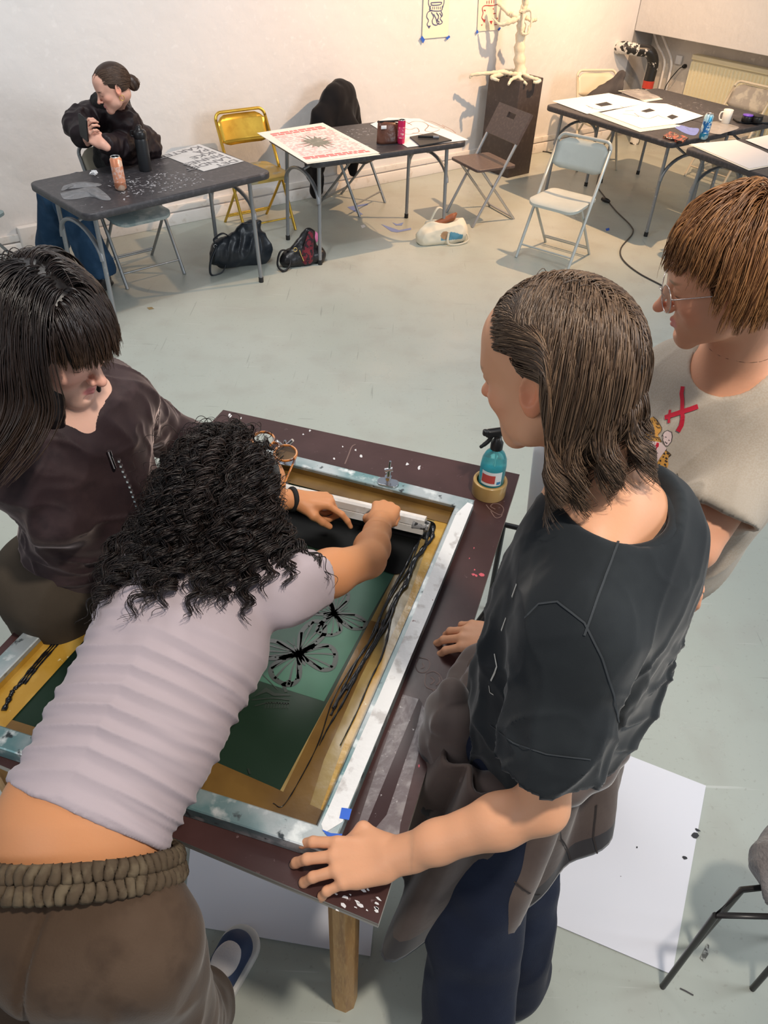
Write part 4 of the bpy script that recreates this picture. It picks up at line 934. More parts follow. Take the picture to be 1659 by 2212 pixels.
# black tubular rack and the sheet of paper between the table and the two men
rk = thing('tubular_rack', 'black tubular metal rack leaning between the work table and the man in black tee', 'rack', tuple(at(1060, 1250, 0))); o_ = -Vector(rk.location)
rkm = M('rack_black', (.02, .02, .022), .3)
p1, p2 = at(1215, 1100, .80), at(1000, 1392, .50); dd = (p2 - p1); p3 = p1 + dd * (p1.z / (p1.z - p2.z))
MB().tube([p1 + o_, p3 + o_], .0115, rkm, 14).build('pole', rk)
q1, q2 = at(1088, 1133, .45), at(1170, 1152, .45); MB().tube([q1 + (q1 - q2) * 1.2 + o_, q2 + (q2 - q1) * .8 + o_], .010, rkm, 12).build('crossbar', rk)
m1 = p1 + dd * .72; q2 = m1 + Vector((.30, .02, 0))
MB().tube([m1 + o_, q2 + o_], .010, rkm, 12).build('crossbar', rk)
MB().tube([q1 + (q1 - q2) * .0 + o_, Vector((q1.x, q1.y, 0)) + o_], .010, rkm, 12).build('leg', rk)
MB().tube([q2 + o_, Vector((q2.x, q2.y, 0)) + o_], .010, rkm, 12).build('leg', rk)
# folder under the fingertips
tag(MB().flat([at(x, y, ZB + .010) for x, y in ((978, 1376), (988, 1366), (1010, 1378), (1026, 1392), (1004, 1408), (996, 1402))], black_m, .008).build('black_wedge'), 'small black wedge on the table edge under fingertips', 'wedge')
# curled sheet
ps = MB(); vs = []; n = 26
B0 = at(1150, 1105, .80)
for i in range(n + 1):
    t_ = i / n; an_ = math.radians(200 + 190 * t_); r = .05 + .015 * t_
    for k in range(9):
        h = k / 8; rr_ = r * (.35 + .75 * h); vs.append((B0.x + .015 + rr_ * math.cos(an_), B0.y + .02 + rr_ * math.sin(an_), .62 + .42 * h + .03 * math.sin(an_ * 2)))
ps.add(vs, [(i * 9 + k, (i + 1) * 9 + k, (i + 1) * 9 + k + 1, i * 9 + k + 1) for i in range(n) for k in range(8)], white_m, True)
o = ps.build('curled_paper'); sm = o.modifiers.new('s', 'SOLIDIFY'); sm.thickness = .0012
tag(o, 'curled white paper sheet held between the spray bottle and the two men', 'paper')
# ------------------------------------------------------------------ smooth-union body modelling (numpy distance fields)
def A3_(v): return np.asarray([float(x) for x in v], np.float32)
def nrm(v): v = np.asarray(v, float); return v / max(1e-9, np.linalg.norm(v))
def W(px, py, z): return np.array(at(px, py, z))
def smin(a, b, k):
    if k <= 0: return np.minimum(a, b)
    h = np.maximum(k - np.abs(a - b), 0) / k
    return np.minimum(a, b) - h * h * k * .25
class Sdf:
    def __init__(s): s.P = []; s.paint = []
    def cap(s, a, b, ra, rb=None, k=.012, flat=None, op='+', cuts=()):
        s.P.append(('c', A3_(a), A3_(b), float(ra), float(rb if rb is not None else ra), k, flat, op, cuts)); return s
    def ell(s, c, r, R=None, k=.012, op='+', cuts=()):
        s.P.append(('e', A3_(c), A3_(r), np.asarray(R if R is not None else np.eye(3), np.float32), 0, k, None, op, cuts)); return s
    def chain(s, pts, rs, k=.012, flat=None, op='+', cuts=()):
        for i in range(len(pts) - 1): s.cap(pts[i], pts[i + 1], rs[i], rs[i + 1], k, flat, op, cuts)
        return s
    def ext(s, p):
        if p[0] == 'c':
            r = max(p[3], p[4]); lo = np.minimum(p[1], p[2]) - r; hi = np.maximum(p[1], p[2]) + r
        else:
            r = float(max(p[2])); lo = p[1] - r; hi = p[1] + r
        return lo, hi
    def one(s, p, X, Y, Z):
        if p[0] == 'c':
            a, b = p[1], p[2]; ab = b - a; L2 = float(ab @ ab) + 1e-12
            vx, vy, vz = X - a[0], Y - a[1], Z - a[2]
            t = np.clip((vx * ab[0] + vy * ab[1] + vz * ab[2]) / L2, 0, 1)
            vx = vx - t * ab[0]; vy = vy - t * ab[1]; vz = vz - t * ab[2]
            if p[6] is not None:
                n, sc = p[6]; n = np.asarray(n, np.float32); c = (vx * n[0] + vy * n[1] + vz * n[2]) * (1 / sc - 1)
                vx = vx + n[0] * c; vy = vy + n[1] * c; vz = vz + n[2] * c
                d = (np.sqrt(vx * vx + vy * vy + vz * vz) - (p[3] + t * (p[4] - p[3]))) * (sc + .25 * (1 - sc))
            else: d = np.sqrt(vx * vx + vy * vy + vz * vz) - (p[3] + t * (p[4] - p[3]))
        else:
            c, r, R = p[1], p[2], p[3]; x, y, z = X - c[0], Y - c[1], Z - c[2]
            u = (x * R[0, 0] + y * R[0, 1] + z * R[0, 2]) / r[0]; v = (x * R[1, 0] + y * R[1, 1] + z * R[1, 2]) / r[1]; w = (x * R[2, 0] + y * R[2, 1] + z * R[2, 2]) / r[2]
            k0 = np.sqrt(u * u + v * v + w * w) + 1e-9; k1 = np.sqrt((u / r[0]) ** 2 + (v / r[1]) ** 2 + (w / r[2]) ** 2) + 1e-9
            d = k0 * (k0 - 1) / k1
        for q, n in p[8]:
            d = np.maximum(d, (X - q[0]) * n[0] + (Y - q[1]) * n[1] + (Z - q[2]) * n[2])
        return d
    def comb(s, D, d, p):
        if p[7] == '+': return smin(D, d, p[5])
        return -smin(-D, d, p[5])
    def eval(s, Q):
        Q = np.asarray(Q, np.float32); D = np.full(len(Q), 10, np.float32)
        for p in s.P: D = s.comb(D, s.one(p, Q[:, 0], Q[:, 1], Q[:, 2]), p)
        return D
    def grad(s, Q, e=.002):
        g = np.stack([s.eval(Q + np.eye(3, dtype=np.float32)[i] * e) - s.eval(Q - np.eye(3, dtype=np.float32)[i] * e) for i in range(3)], 1)
        return g / (np.linalg.norm(g, axis=1, keepdims=True) + 1e-9)
    def grid(s, lo, hi, h):
        n = np.ceil((np.asarray(hi) - lo) / h).astype(int) + 2
        ax = [lo[i] + h * np.arange(n[i], dtype=np.float32) for i in range(3)]
        D = np.full(n, 1.0, np.float32)
        for p in s.P:
            a, b = s.ext(p); m = p[5] + 3 * h
            i0 = np.maximum(0, np.floor((a - m - lo) / h).astype(int)); i1 = np.minimum(n, np.ceil((b + m - lo) / h).astype(int) + 1)
            if (i1 <= i0).any(): continue
            sl = tuple(slice(i0[i], i1[i]) for i in range(3))
            X = ax[0][sl[0]][:, None, None].astype(np.float32); Y = ax[1][sl[1]][None, :, None].astype(np.float32); Z = ax[2][sl[2]][None, None, :].astype(np.float32)
            D[sl] = s.comb(D[sl], s.one(p, X, Y, Z), p)
        return D, np.asarray(lo, np.float32)
    def bounds(s):
        lo = np.min([s.ext(p)[0] for p in s.P if p[7] == '+'], 0); hi = np.max([s.ext(p)[1] for p in s.P if p[7] == '+'], 0)
        return lo - .02, hi + .02
    def mesh(s, h=.005, fine=(), clip=None):
        """surface nets; fine = [(lo, hi, h), ...] boxes meshed at a higher resolution"""
        lo, hi = s.bounds()
        if clip is not None: lo = np.maximum(lo, clip[0]); hi = np.minimum(hi, clip[1])
        V, F = [], []; o = 0
        for (a, b, hh, boxes) in [(lo, hi, h, fine)] + [(np.asarray(f[0], float) - h * 1.2, np.asarray(f[1], float) + h * 1.2, f[2], ()) for f in fine]:
            D, og = s.grid(a, b, hh); v, f = nets(D, og, hh, boxes)
            V.append(v); F.append(f + o); o += len(v)
        return np.concatenate(V), np.concatenate(F)
def nets(D, lo, h, boxes=()):
    I = D < 0
    c = [slice(None, -1), slice(1, None)]
    cnt = sum(I[c[i], c[j], c[k]].astype(np.int8) for i in (0, 1) for j in (0, 1) for k in (0, 1))
    act = (cnt > 0) & (cnt < 8); idx = np.argwhere(act)
    if len(boxes):
        ctr = lo + (idx + .5) * h; keep = np.ones(len(idx), bool)
        for b in boxes: keep &= ~((ctr > np.asarray(b[0])).all(1) & (ctr < np.asarray(b[1])).all(1))
        idx = idx[keep]
    ID = np.full(act.shape, -1, np.int32); ID[tuple(idx.T)] = np.arange(len(idx))
    acc = np.zeros((len(idx), 3), np.float32); num = np.zeros(len(idx), np.float32)
    corners = [(i, j, k) for i in (0, 1) for j in (0, 1) for k in (0, 1)]
    val = {q: D[idx[:, 0] + q[0], idx[:, 1] + q[1], idx[:, 2] + q[2]] for q in corners}
    for q in corners:
        for axn in range(3):
            if q[axn]: continue
            r = list(q); r[axn] = 1; r = tuple(r); a, b = val[q], val[r]; m = (a < 0) != (b < 0)
            t = np.where(m, a / np.where(a - b == 0, 1, a - b), 0); p = np.tile(np.array(q, np.float32), (len(idx), 1)); p[:, axn] += t
            acc += p * m[:, None]; num += m
    V = lo + (idx + acc / np.maximum(num, 1)[:, None]) * h
    F = []
    for axn in range(3):
        o1, o2 = [(1, 2), (2, 0), (0, 1)][axn]
        sa = [slice(None)] * 3; sb = [slice(None)] * 3; sa[axn] = slice(None, -1); sb[axn] = slice(1, None)
        A, B = I[tuple(sa)], I[tuple(sb)]; E = np.argwhere(A != B)
        ok = (E[:, o1] > 0) & (E[:, o2] > 0) & (E[:, o1] < ID.shape[o1]) & (E[:, o2] < ID.shape[o2]); E = E[ok]
        def cell(d1, d2): q = E.copy(); q[:, o1] -= d1; q[:, o2] -= d2; return ID[tuple(q.T)]
        quad = np.stack([cell(1, 1), cell(0, 1), cell(0, 0), cell(1, 0)], 1)
        fl = A[tuple(E.T)]; quad[~fl] = quad[~fl][:, ::-1]
        F.append(quad[(quad >= 0).all(1)])
    return V.astype(np.float32), np.concatenate(F).astype(np.int32)
def vnormals(V, F):
    a = V[F[:, 2]] - V[F[:, 0]]; b = V[F[:, 3 if F.shape[1] > 3 else 1]] - V[F[:, 1]]
    n = np.cross(a, b); N = np.zeros_like(V)
    for k in range(F.shape[1]): np.add.at(N, F[:, k], n)
    return N / (np.linalg.norm(N, axis=1, keepdims=True) + 1e-12)
def relax(V, F, it=1):
    for _ in range(it):
        S = np.zeros_like(V); C = np.zeros(len(V), np.float32)
        for k in range(4):
            j = (k + 1) % 4; np.add.at(S, F[:, k], V[F[:, j]]); np.add.at(S, F[:, j], V[F[:, k]]); np.add.at(C, F[:, k], 1); np.add.at(C, F[:, j], 1)
        V = V * .5 + .5 * S / np.maximum(C, 1)[:, None]
    return V
def sdf_obj(name, S, mat, parent, h=.005, fine=(), disp=None, tint=None, base=(1, 1, 1), smooth=1, clip=None, color=None):
    V, F = S.mesh(h, fine, clip); 
    if smooth: V = relax(V, F, smooth)
    N = vnormals(V, F)
    if disp is not None: V = V + N * disp(V, N)[:, None]
    col = None
    if tint or color:
        col = np.tile(np.array(base, np.float32), (len(V), 1))
        if color: col = color(V, N, col)
        for c, r, R, cc, soft in (tint or ()):
            q = (V - np.asarray(c, np.float32)) @ np.asarray(R, np.float32).T / np.asarray(r, np.float32); d = np.linalg.norm(q, axis=1)
            w = np.clip((1 + soft - d) / max(soft * 2, 1e-3), 0, 1)[:, None]; col = col * (1 - w) + np.asarray(cc, np.float32) * w
    return mesh_np(name, V, F, mat, parent, True, col)
def folds(V, N, along, freq_a, freq_x, seed, cen=None):
    """ridged noise stretched along one direction: cloth wrinkles"""
    a = nrm(along); s = (V @ a)[:, None] * a; q = s * freq_a + (V - s) * freq_x
    return ridge(q + noise(V * 7, seed + 9)[:, None] * .35, seed)

# ------------------------------------------------------------------ hands
def basis(y, z):
    y = nrm(y); z = nrm(np.asarray(z) - y * np.dot(z, y)); x = np.cross(y, z); return np.stack([x, y, z])   # rows
def hand(S, wrist, B, side, curls, thumb=(.55, .55, -.25), tb=(.35, .25), sc=1.0, spread=1.0, nails=True, k=.0045):
    """palm faces -z, fingers +y; side=+1 a right hand (thumb at -x), -1 a left hand. curls: four (mcp, pip, dip) in degrees"""
    wrist = np.asarray(wrist, float)
    def T(p): return wrist + (np.array([p[0] * side, p[1], p[2]]) * sc) @ B
    kn = [(-.029, .090, .002), (-.009, .095, .005), (.012, .091, .003), (.030, .081, -.001)]
    ln = [(.043, .026, .020), (.047, .030, .021), (.043, .028, .021), (.033, .021, .018)]
    rd = [.0092, .0094, .0090, .0080]
    S.cap(T((0, -.03, 0)), T((0, .012, 0)), .024 * sc, .023 * sc, .02 * sc, flat=(B[2], .75))
    for i, q in enumerate(kn):
        S.cap(T((q[0] * .55, .012, -.002)), T(q), .0135 * sc, .0108 * sc, .014 * sc)
    S.cap(T((.022, .02, -.008)), T((.026, .06, -.008)), .013 * sc, .012 * sc, .014 * sc)
    S.cap(T((-.018, .025, -.010)), T((-.022, .06, -.006)), .014 * sc, .011 * sc, .014 * sc)
    for i, q in enumerate(kn):
        p = np.array(q); a = 0; sp = (i - 1.4) * .10 * spread
        for j in range(3):
            a += math.radians(curls[i][j]); d = np.array([math.sin(sp) * math.cos(a), math.cos(sp) * math.cos(a), -math.sin(a)])
            p2 = p + d * ln[i][j]; r0 = rd[i] * (1.04, .95, .86)[j]; r1 = rd[i] * (.95, .86, .72)[j]
            S.cap(T(p), T(p2), r0 * sc, r1 * sc, k * sc)
            p = p2
        dn = np.array([math.sin(sp) * math.sin(a), math.cos(sp) * math.sin(a), math.cos(a)])
        if nails:
            c = T(p + dn * .0065 - d * .001); Rn = np.stack([np.cross(d, dn), d, dn]); Rn[:, 0] *= side
            S.paint.append((c, (.0052 * sc, .0068 * sc, .004), Rn @ B, (.86, .50, .42), .12))
    t0 = np.array((-.020, .018, -.006)); d = nrm((-tb[0] - .25, .75, -tb[1])); t1 = t0 + d * .044
    dd = nrm((-thumb[0], thumb[1], thumb[2])); t2 = t1 + dd * .032; dd2 = nrm(dd + np.array([.25 * (1 if thumb[0] > 0 else 0), .1, -.05])); t3 = t2 + dd2 * .026
    S.cap(T(t0), T(t1), .0165 * sc, .0130 * sc, .016 * sc); S.cap(T(t1), T(t2), .0120 * sc, .0108 * sc, .006 * sc); S.cap(T(t2), T(t3), .0110 * sc, .0085 * sc, k * sc)

# ------------------------------------------------------------------ heads: local x right, y face, z up, origin between the ears
def head(S, c, B, sc=1.0, lids=.55, nose=1.0, lip=(.62, .20, .17), brow=(.12, .07, .04), ears=(1, 1), jaw=1.0, lipw=1.0, skin=(.80, .50, .37)):
    c = np.asarray(c, float)
    def T(x, y, z): return c + (np.array([x, y, z]) * sc) @ B
    e = lambda p, r, k, op='+', R=None: S.ell(T(*p), np.array(r) * sc, B if R is None else R @ B, k * sc, op)
    cp = lambda a, b, ra, rb, k, op='+': S.cap(T(*a), T(*b), ra * sc, rb * sc, k * sc, op=op)
    e((0, -.018, .038), (.075, .096, .082), .01)
    e((0, .030, -.010), (.060 , .060, .085), .03)
    for s in (-1, 1):
        cp((s * .050 * jaw, -.002, -.040), (s * .046 * jaw, .022, -.066), .018, .016, .03); cp((s * .046 * jaw, .022, -.066), (s * .014, .070, -.098), .017, .014, .03)
        e((s * .040, .058, -.024), (.022, .022, .020), .022)
    e((0, .074, -.098), (.019, .016, .015), .02); e((0, .070, -.070), (.030, .022, .026), .02)
    cp((-.036, .072, .022), (.036, .072, .022), .013, .013, .02)
    e((0, .040, .055), (.058, .045, .045), .03)
    for s in (-1, 1): e((s * .031, .093, .004), (.017, .014, .0105), .010, '-')
    cp((0, .086, .010), (0, .104 + .004 * nose, -.026), .0065, .0085, .012); e((0, .105 + .005 * nose, -.031), (.0105, .0115, .0095), .007)
    for s in (-1, 1): e((s * .0125, .097, -.034), (.0065, .009, .0068), .005)
    for s in (-1, 1):
        e((s * .031, .0745, .003), (.0135, .0135, .0125), .003)
        e((s * .031, .0765, .0085), (.0160, .0130, .0085), .003)
    # lips
    for s in (-1, 1):
        cp((0, .0925, -.0590), (s * .021 * lipw, .083, -.0625), .0052, .0030, .003); cp((0, .0910, -.0680), (s * .020 * lipw, .082, -.0640), .0066, .0028, .003)
        e((s * .032, .050, -.055), (.02, .02, .02), .02)
    cp((-.020, .0895, -.0635), (0, .0970, -.0632), .0010, .0013, .0018, '-'); cp((.020, .0895, -.0635), (0, .0970, -.0632), .0010, .0013, .0018, '-')
    e((0, .090, -.081), (.014, .008, .006), .008, '-')
    for s, on in zip((-1, 1), ears):
        if not on: continue
        R = np.array(Matrix.Rotation(-.18, 3, 'X')) @ np.array(Matrix.Rotation(s * .35, 3, 'Z'))
        e((s * .079, -.010, .000), (.0065, .019, .031), .004, R=R); e((s * .084, -.006, .004), (.005, .011, .018), .004, '-', R=R)
        cp((s * .078, .004, -.002), (s * .076, .004, -.022), .005, .006, .005); e((s * .077, -.002, -.026), (.006, .009, .009), .005)
    P = S.paint
    P.append((T(0, .094, -.0635), np.array((.023 * lipw, .012, .0088)) * sc, B, lip, .18))
    P.append((T(0, .108, -.034), np.array((.020, .016, .014)) * sc, B, np.array(skin) * (1.03, .80, .78), .6))
    for s in (-1, 1):
        P.append((T(s * .043, .066, -.026), np.array((.024, .02, .020)) * sc, B, np.array(skin) * (1.04, .86, .84), .7))
        Rb = np.array(Matrix.Rotation(s * .12, 3, 'Y')) @ B
        P.append((T(s * .032, .088, .0235), np.array((.0205, .02, .0036)) * sc, Rb, brow, .35))
        P.append((T(s * .031, .090, -.0015), np.array((.0150, .014, .0022)) * sc, B, (.06, .03, .025), .5))
        P.append((T(s * .086, -.008, -.01), np.array((.012, .02, .03)) * sc, B, np.array(skin) * (1.04, .78, .72), .4))
    return T

# ------------------------------------------------------------------ hair
def scalp(c, B, sc, n, pred, seed=0, r=(.0765, .0975, .0835), off=(0, -.018, .038)):
    rg = np.random.RandomState(seed); out = []; dirs = []
    while sum(len(o) for o in out) < n:
        d = rg.normal(size=(n * 2, 3)); d /= np.linalg.norm(d, axis=1, keepdims=True); p = d * np.array(r) + np.array(off)
        m = pred(p); out.append(p[m]); dirs.append((d / np.array(r))[m])
    L = np.concatenate(out)[:n]; D = np.concatenate(dirs)[:n]; D /= np.linalg.norm(D, axis=1, keepdims=True)
    return c + (L * sc) @ B, D @ B, L
def grow(P, D, length, seg, coll, down, grav, margin=.002, wave=(0, 0), seed=0, clump=None, force=None, stiff=0.0):
    rg = np.random.RandomState(seed); n = len(P); P = P.copy(); D = D.copy(); st = (length / seg)[:, None]; pts = [P.copy()]
    ph = rg.rand(n, 1) * 6.28; ph2 = rg.rand(n, 1) * 6.28
    for i in range(seg):
        g = grav(i / seg) if callable(grav) else grav
        dn = down if force is None else force(P, i / seg, D)
        D = D * (1 - g) + dn * g
        D /= np.linalg.norm(D, axis=1, keepdims=True) + 1e-9
        Q = P + D * st
        if coll is not None:
            d = coll.eval(Q); m = d < margin
            if m.any():
                G = coll.grad(Q[m]); Q[m] += G * (margin - d[m])[:, None]
        dd = Q - P; D = dd / (np.linalg.norm(dd, axis=1, keepdims=True) + 1e-9); P = Q; pts.append(P.copy())
    X = np.stack(pts, 1)   # n, seg+1, 3
    if clump:
        nc, amt, pw = clump; ci = rg.choice(n, nc, replace=False); C0 = P[ci] * .5 + pts[len(pts) // 3][ci] * .5; own = np.empty(n, int)
        base = P * .5 + pts[len(pts) // 3] * .5
        for s0 in range(0, n, 2000): own[s0:s0 + 2000] = ((base[s0:s0 + 2000, None] - C0[None]) ** 2).sum(2).argmin(1)
        t = (np.arange(seg + 1) / seg)[None, :, None] ** pw; X = X * (1 - t * amt) + X[ci[own]] * (t * amt)
    if wave[0]:
        t = np.arange(seg + 1)[None, :] / seg; L = length[:, None]
        T = np.gradient(X, axis=1); T /= np.linalg.norm(T, axis=2, keepdims=True) + 1e-9
        u = np.cross(T, np.array([.3, .5, .81])); u /= np.linalg.norm(u, axis=2, keepdims=True) + 1e-9; v = np.cross(T, u)
        ss = ph if clump is None else ph * .25 + (own[:, None] * 2.399)
        fr = wave[1] * (1 + .25 * np.sin(ph2)); am = wave[0] * np.clip(t * (wave[2] if len(wave) > 2 else 2) - (wave[3] if len(wave) > 3 else .1), 0, 1) * (.6 + .8 * ((ph2 / 6.28)))
        X = X + (np.cos(ss + 6.28 * fr * t * L) * am)[..., None] * u + (np.sin(ss + 6.28 * fr * t * L) * am)[..., None] * v
    return X
def tubes(X, r0, r1, sides=3):
    """array of strands (n, m, 3) -> vertices, quads"""
    n, m, _ = X.shape; T = np.gradient(X, axis=1); T /= np.linalg.norm(T, axis=2, keepdims=True) + 1e-9
    up = np.where(np.abs(T[:, :1, 2:3]) < .9, np.array([0, 0, 1.]), np.array([1., 0, 0])); up = np.broadcast_to(up, T.shape)
    u = np.cross(T, up); u /= np.linalg.norm(u, axis=2, keepdims=True) + 1e-9; v = np.cross(T, u)
    r = np.asarray(r0).reshape(-1, 1) * (1 - np.linspace(0, 1, m)[None] ** 2.5) + r1
    V = np.stack([X + (u * math.cos(a) + v * math.sin(a)) * r[..., None] for a in [2 * math.pi * k / sides for k in range(sides)]], 2)
    V = V.reshape(-1, 3); i = (np.arange(n)[:, None] * m + np.arange(m - 1)[None]).reshape(-1) * sides
    F = np.concatenate([np.stack([i + k, i + (k + 1) % sides, i + sides + (k + 1) % sides, i + sides + k], 1) for k in range(sides)])
    return V.astype(np.float32), F
def hair_obj(name, Xs, mat, parent, rads, base=None, cols=((.1, .06, .04), (.2, .13, .08)), seed=0, tipcol=None, hbase=.005, smooth=1, dispb=None):
    rg = np.random.RandomState(seed); V = []; F = []; C = []; o = 0; c0, c1 = np.array(cols[0]), np.array(cols[1])
    if base is not None:
        v, f = base.mesh(hbase); v = relax(v, f, smooth)
        if dispb is not None: v = v + vnormals(v, f) * dispb(v)[:, None]
        V.append(v); F.append(f); o += len(v); C.append(np.tile(c0 * .8, (len(v), 1)))
    for X, (a, b) in zip(Xs, rads):
        n, m, _ = X.shape; v, f = tubes(X, a * (.6 + .8 * rg.rand(n)), b); V.append(v); F.append(f + o); o += len(v)
        k = rg.rand(n, 1) ** 1.6; c = c0 + (c1 - c0) * k; c = np.repeat(c[:, None, :], m, 1)
        if tipcol is not None: t = (np.linspace(0, 1, m) ** 2)[None, :, None] * tipcol[1]; c = c * (1 - t) + np.array(tipcol[0]) * t
        C.append(np.repeat(c.reshape(-1, 3), 3, 0))
    return mesh_np(name, np.concatenate(V), np.concatenate(F), mat, parent, True, np.concatenate(C))
skin_cache = {}
def skin_mat(name, c): return M(name, c, .48, sss=.12, attr='tint', bump=(160, .12, .002), spec=.4)
hair_m = M('hair', (.1, .06, .04), .42, attr='tint', spec=.5)
DOWN = np.array([0, 0, -1.0])

def cloth_print(bvh, prj, shapes, name, parent, lift=.0012):
    """ink shapes laid on a garment: outlines given in the picture, set down on the cloth they hit"""
    groups = {}
    for mat, pts, w in shapes:
        mb = groups.setdefault(mat, MB())
        def hit(p):
            o = Vector(_C) ; d = Vector(ray(*p)); h = bvh.ray_cast(o, d)
            return (h[0] + h[1] * lift, h[1]) if h[0] is not None else (None, None)
        if w is None:      # filled: fan of small triangles
            c = (sum(p[0] for p in pts) / len(pts), sum(p[1] for p in pts) / len(pts)); n = len(pts); R = 4; rows = []
            for k in range(R + 1): rows.append([hit((c[0] + (p[0] - c[0]) * k / R, c[1] + (p[1] - c[1]) * k / R))[0] for p in pts])
            for k in range(R):
                for i in range(n):
                    q = [rows[k][i], rows[k + 1][i], rows[k + 1][(i + 1) % n], rows[k][(i + 1) % n]]
                    if any(x is None for x in q): continue
                    if k == 0: mb.add(q[:3], [(0, 2, 1)], mat)
                    else: mb.add(q, [(0, 3, 2, 1)], mat)
        else:
            P_ = [];
            for a, b in zip(pts[:-1], pts[1:]):
                for k in range(5): P_.append((a[0] + (b[0] - a[0]) * k / 5, a[1] + (b[1] - a[1]) * k / 5))
            P_.append(pts[-1]); h = [hit(p) for p in P_]; h = [x for x in h if x[0] is not None]
            if len(h) < 2: continue
            vs = []
            for i, (p, nn) in enumerate(h):
                t = h[min(i + 1, len(h) - 1)][0] - h[max(i - 1, 0)][0]; sd = t.cross(nn); sd = sd.normalized() if sd.length > 0 else Vector((1, 0, 0)); q = p + nn * .0008; vs += [q - sd * w / 2, q + sd * w / 2]
            mb.add(vs, [(2 * i, 2 * i + 1, 2 * i + 3, 2 * i + 2) for i in range(len(h) - 1)], mat)
    m = MB()
    for mat, g in groups.items(): m.add(g.v, g.f, mat)
    return m.build(name, parent)
def on_world(obj, off):
    from mathutils.bvhtree import BVHTree
    me = obj.data; return BVHTree.FromPolygons([v.co for v in me.vertices], [tuple(p.vertices) for p in me.polygons])
# ------------------------------------------------------------------ man in the black tee
skinA = (.72, .36, .205)
def man_black():
    f = nrm((-.78, .62, 0)); r = np.array([-f[1], f[0], 0]) * -1; up = np.array([0, 0, 1.])
    N = W(1296, 1088, 1.47); shL = W(1243, 1345, 1.385); shR = W(1398, 1150, 1.395)
    elL = W(1172, 1742, 1.085); wrL = W(852, 1850, .925)
    pel = np.array([*(N[:2] + f[:2] * -.01), .95]); 
    hipL = pel - r * .085 + [0, 0, -.04]; hipR = pel + r * .085 + [0, 0, -.04]
    fr = W(1100, 2128, .06); fl = np.array([.24, .40, .06]); fr = np.array([.375, .675, .06])
    knR = (hipR * .5 + fr * .5) + f * .05 + [0, 0, .03]; knL = hipL * .5 + fl * .5 + f * .04 + [0, 0, .03]
    wrR = W(1092, 1382, .925); elR = shR + np.array([.0, .10, -.26]); 
    S = Sdf(); T = Sdf()
    ps = thing('person', 'person in a loose black t-shirt with shoulder-length brown hair, one hand on the screen corner', 'person', (pel[0], pel[1], 0)); off = -np.array(ps.location)
    # body
    fd = nrm(np.array([-.82, .57, 0]) * .90 + np.array([0, .0, -.34])); hz = nrm(up - fd * np.dot(up, fd)); HB = np.stack([np.cross(fd, hz), fd, hz])
    hc = W(1196, 800, 1.675)
    hp = head(S, hc, HB, 1.04, skin=skinA, lip=(.66, .30, .24), brow=(.30, .18, .10), ears=(1, 1))
    S.cap(hp(0, -.045, -.05), N + f * .015 + [0, 0, .005], .058, .064, .03); S.cap(N + f * .01, N - [0, 0, .12] + f * .005, .066, .12, .05, flat=(f, .74))
    S.cap(N + [0, 0, -.01] + f * -.01, shL + [0, 0, .03], .055, .048, .05, flat=None); S.cap(N + [0, 0, -.01] - f * .01, shR + [0, 0, .03], .055, .048, .05)
    S.chain([N + [0, 0, -.13], N + [0, 0, -.28] + f * .01, pel + [0, 0, .05]], [.15, .145, .135], .05, flat=(f, .72))
    S.chain([shL, elL * .5 + shL * .5 + f * .005, elL], [.055, .048, .039], .03)
    fa = wrL - elL; S.chain([elL, elL + fa * .28, elL + fa * .7, wrL], [.039, .041, .033, .027], .02)
    S.chain([shR, elR, wrR], [.055, .042, .026], .03)
    S.chain([hipL, knL, fl], [.095, .062, .045], .03); S.chain([hipR, knR, fr], [.095, .062, .045], .03)
    yl = W(690, 1868, .895) - wrL; B = basis(yl, (.12, .05, 1)); B = basis(yl, (-.10, -.18, 1))
    hand(S, wrL, B, -1, [(8, 26, 20), (10, 28, 20), (14, 30, 20), (20, 34, 20)], thumb=(-.5, .75, -.15), tb=(.42, .14), sc=1.10, spread=1.25)
    yr = W(992, 1372, .895) - wrR; Br = basis(yr, (.0, -.25, 1))
    hand(S, wrR, Br, 1, [(18, 28, 20), (16, 28, 20), (20, 34, 20), (26, 40, 20)], thumb=(.45, .80, -.35), tb=(.75, .30), sc=1.03)
    fine = [(hc - .135, hc + .135, .0024), (wrL + [-.24, -.12, -.10], wrL + [.02, .12, .07], .0022), (wrR + [-.20, -.12, -.10], wrR + [.02, .12, .07], .0024)]
    sdf_obj('body', S, skin_mat('skin', skinA), ps, .0055, fine, tint=S.paint, base=skinA).location = off
    # t-shirt
    C = N + f * .01
    T.cap(shL + [0, 0, .022], shR + [0, 0, .022], .062, .062, .05, flat=(f, .9)); T.cap(shL + [0, 0, -.02] - f * .015, shR + [0, 0, -.03] - f * .015, .085, .085, .05)
    T.chain([C - [0, 0, .08] - f * .02, C - [0, 0, .22] - f * .035 + r * .01, C - [0, 0, .42] - f * .035 + r * .01, C - [0, 0, .66] - f * .0], [.150, .190, .192, .195], .06, flat=(f, .74), cuts=[((0, 0, C[2] - .615), (0, 0, -1))])
    d = nrm(elL - shL); sl = shL + d * .235; side = nrm(np.cross(d, f))
    T.cap(shL + [0, 0, -.005], shL + d * .30, .070, .086, .035, cuts=[(sl, d)]); T.cap(sl - d * .07, sl + d * .08, .066, .080, .004, op='-')
    dR = nrm(elR - shR); sR = shR + dR * .2; T.cap(shR + [0, 0, -.005], shR + dR * .30, .068, .080, .035, cuts=[(sR, dR)]); T.cap(sR - dR * .05, sR + dR * .08, .06, .075, .004, op='-')
    T.ell(N + [0, 0, .050] - f * .030, (.104, .094, .096), np.stack([r, f, up]), .012, '-')
    T.ell(N + [0, 0, .02] - f * .005, (.080, .08, .075), np.stack([r, f, up]), .012, '-')
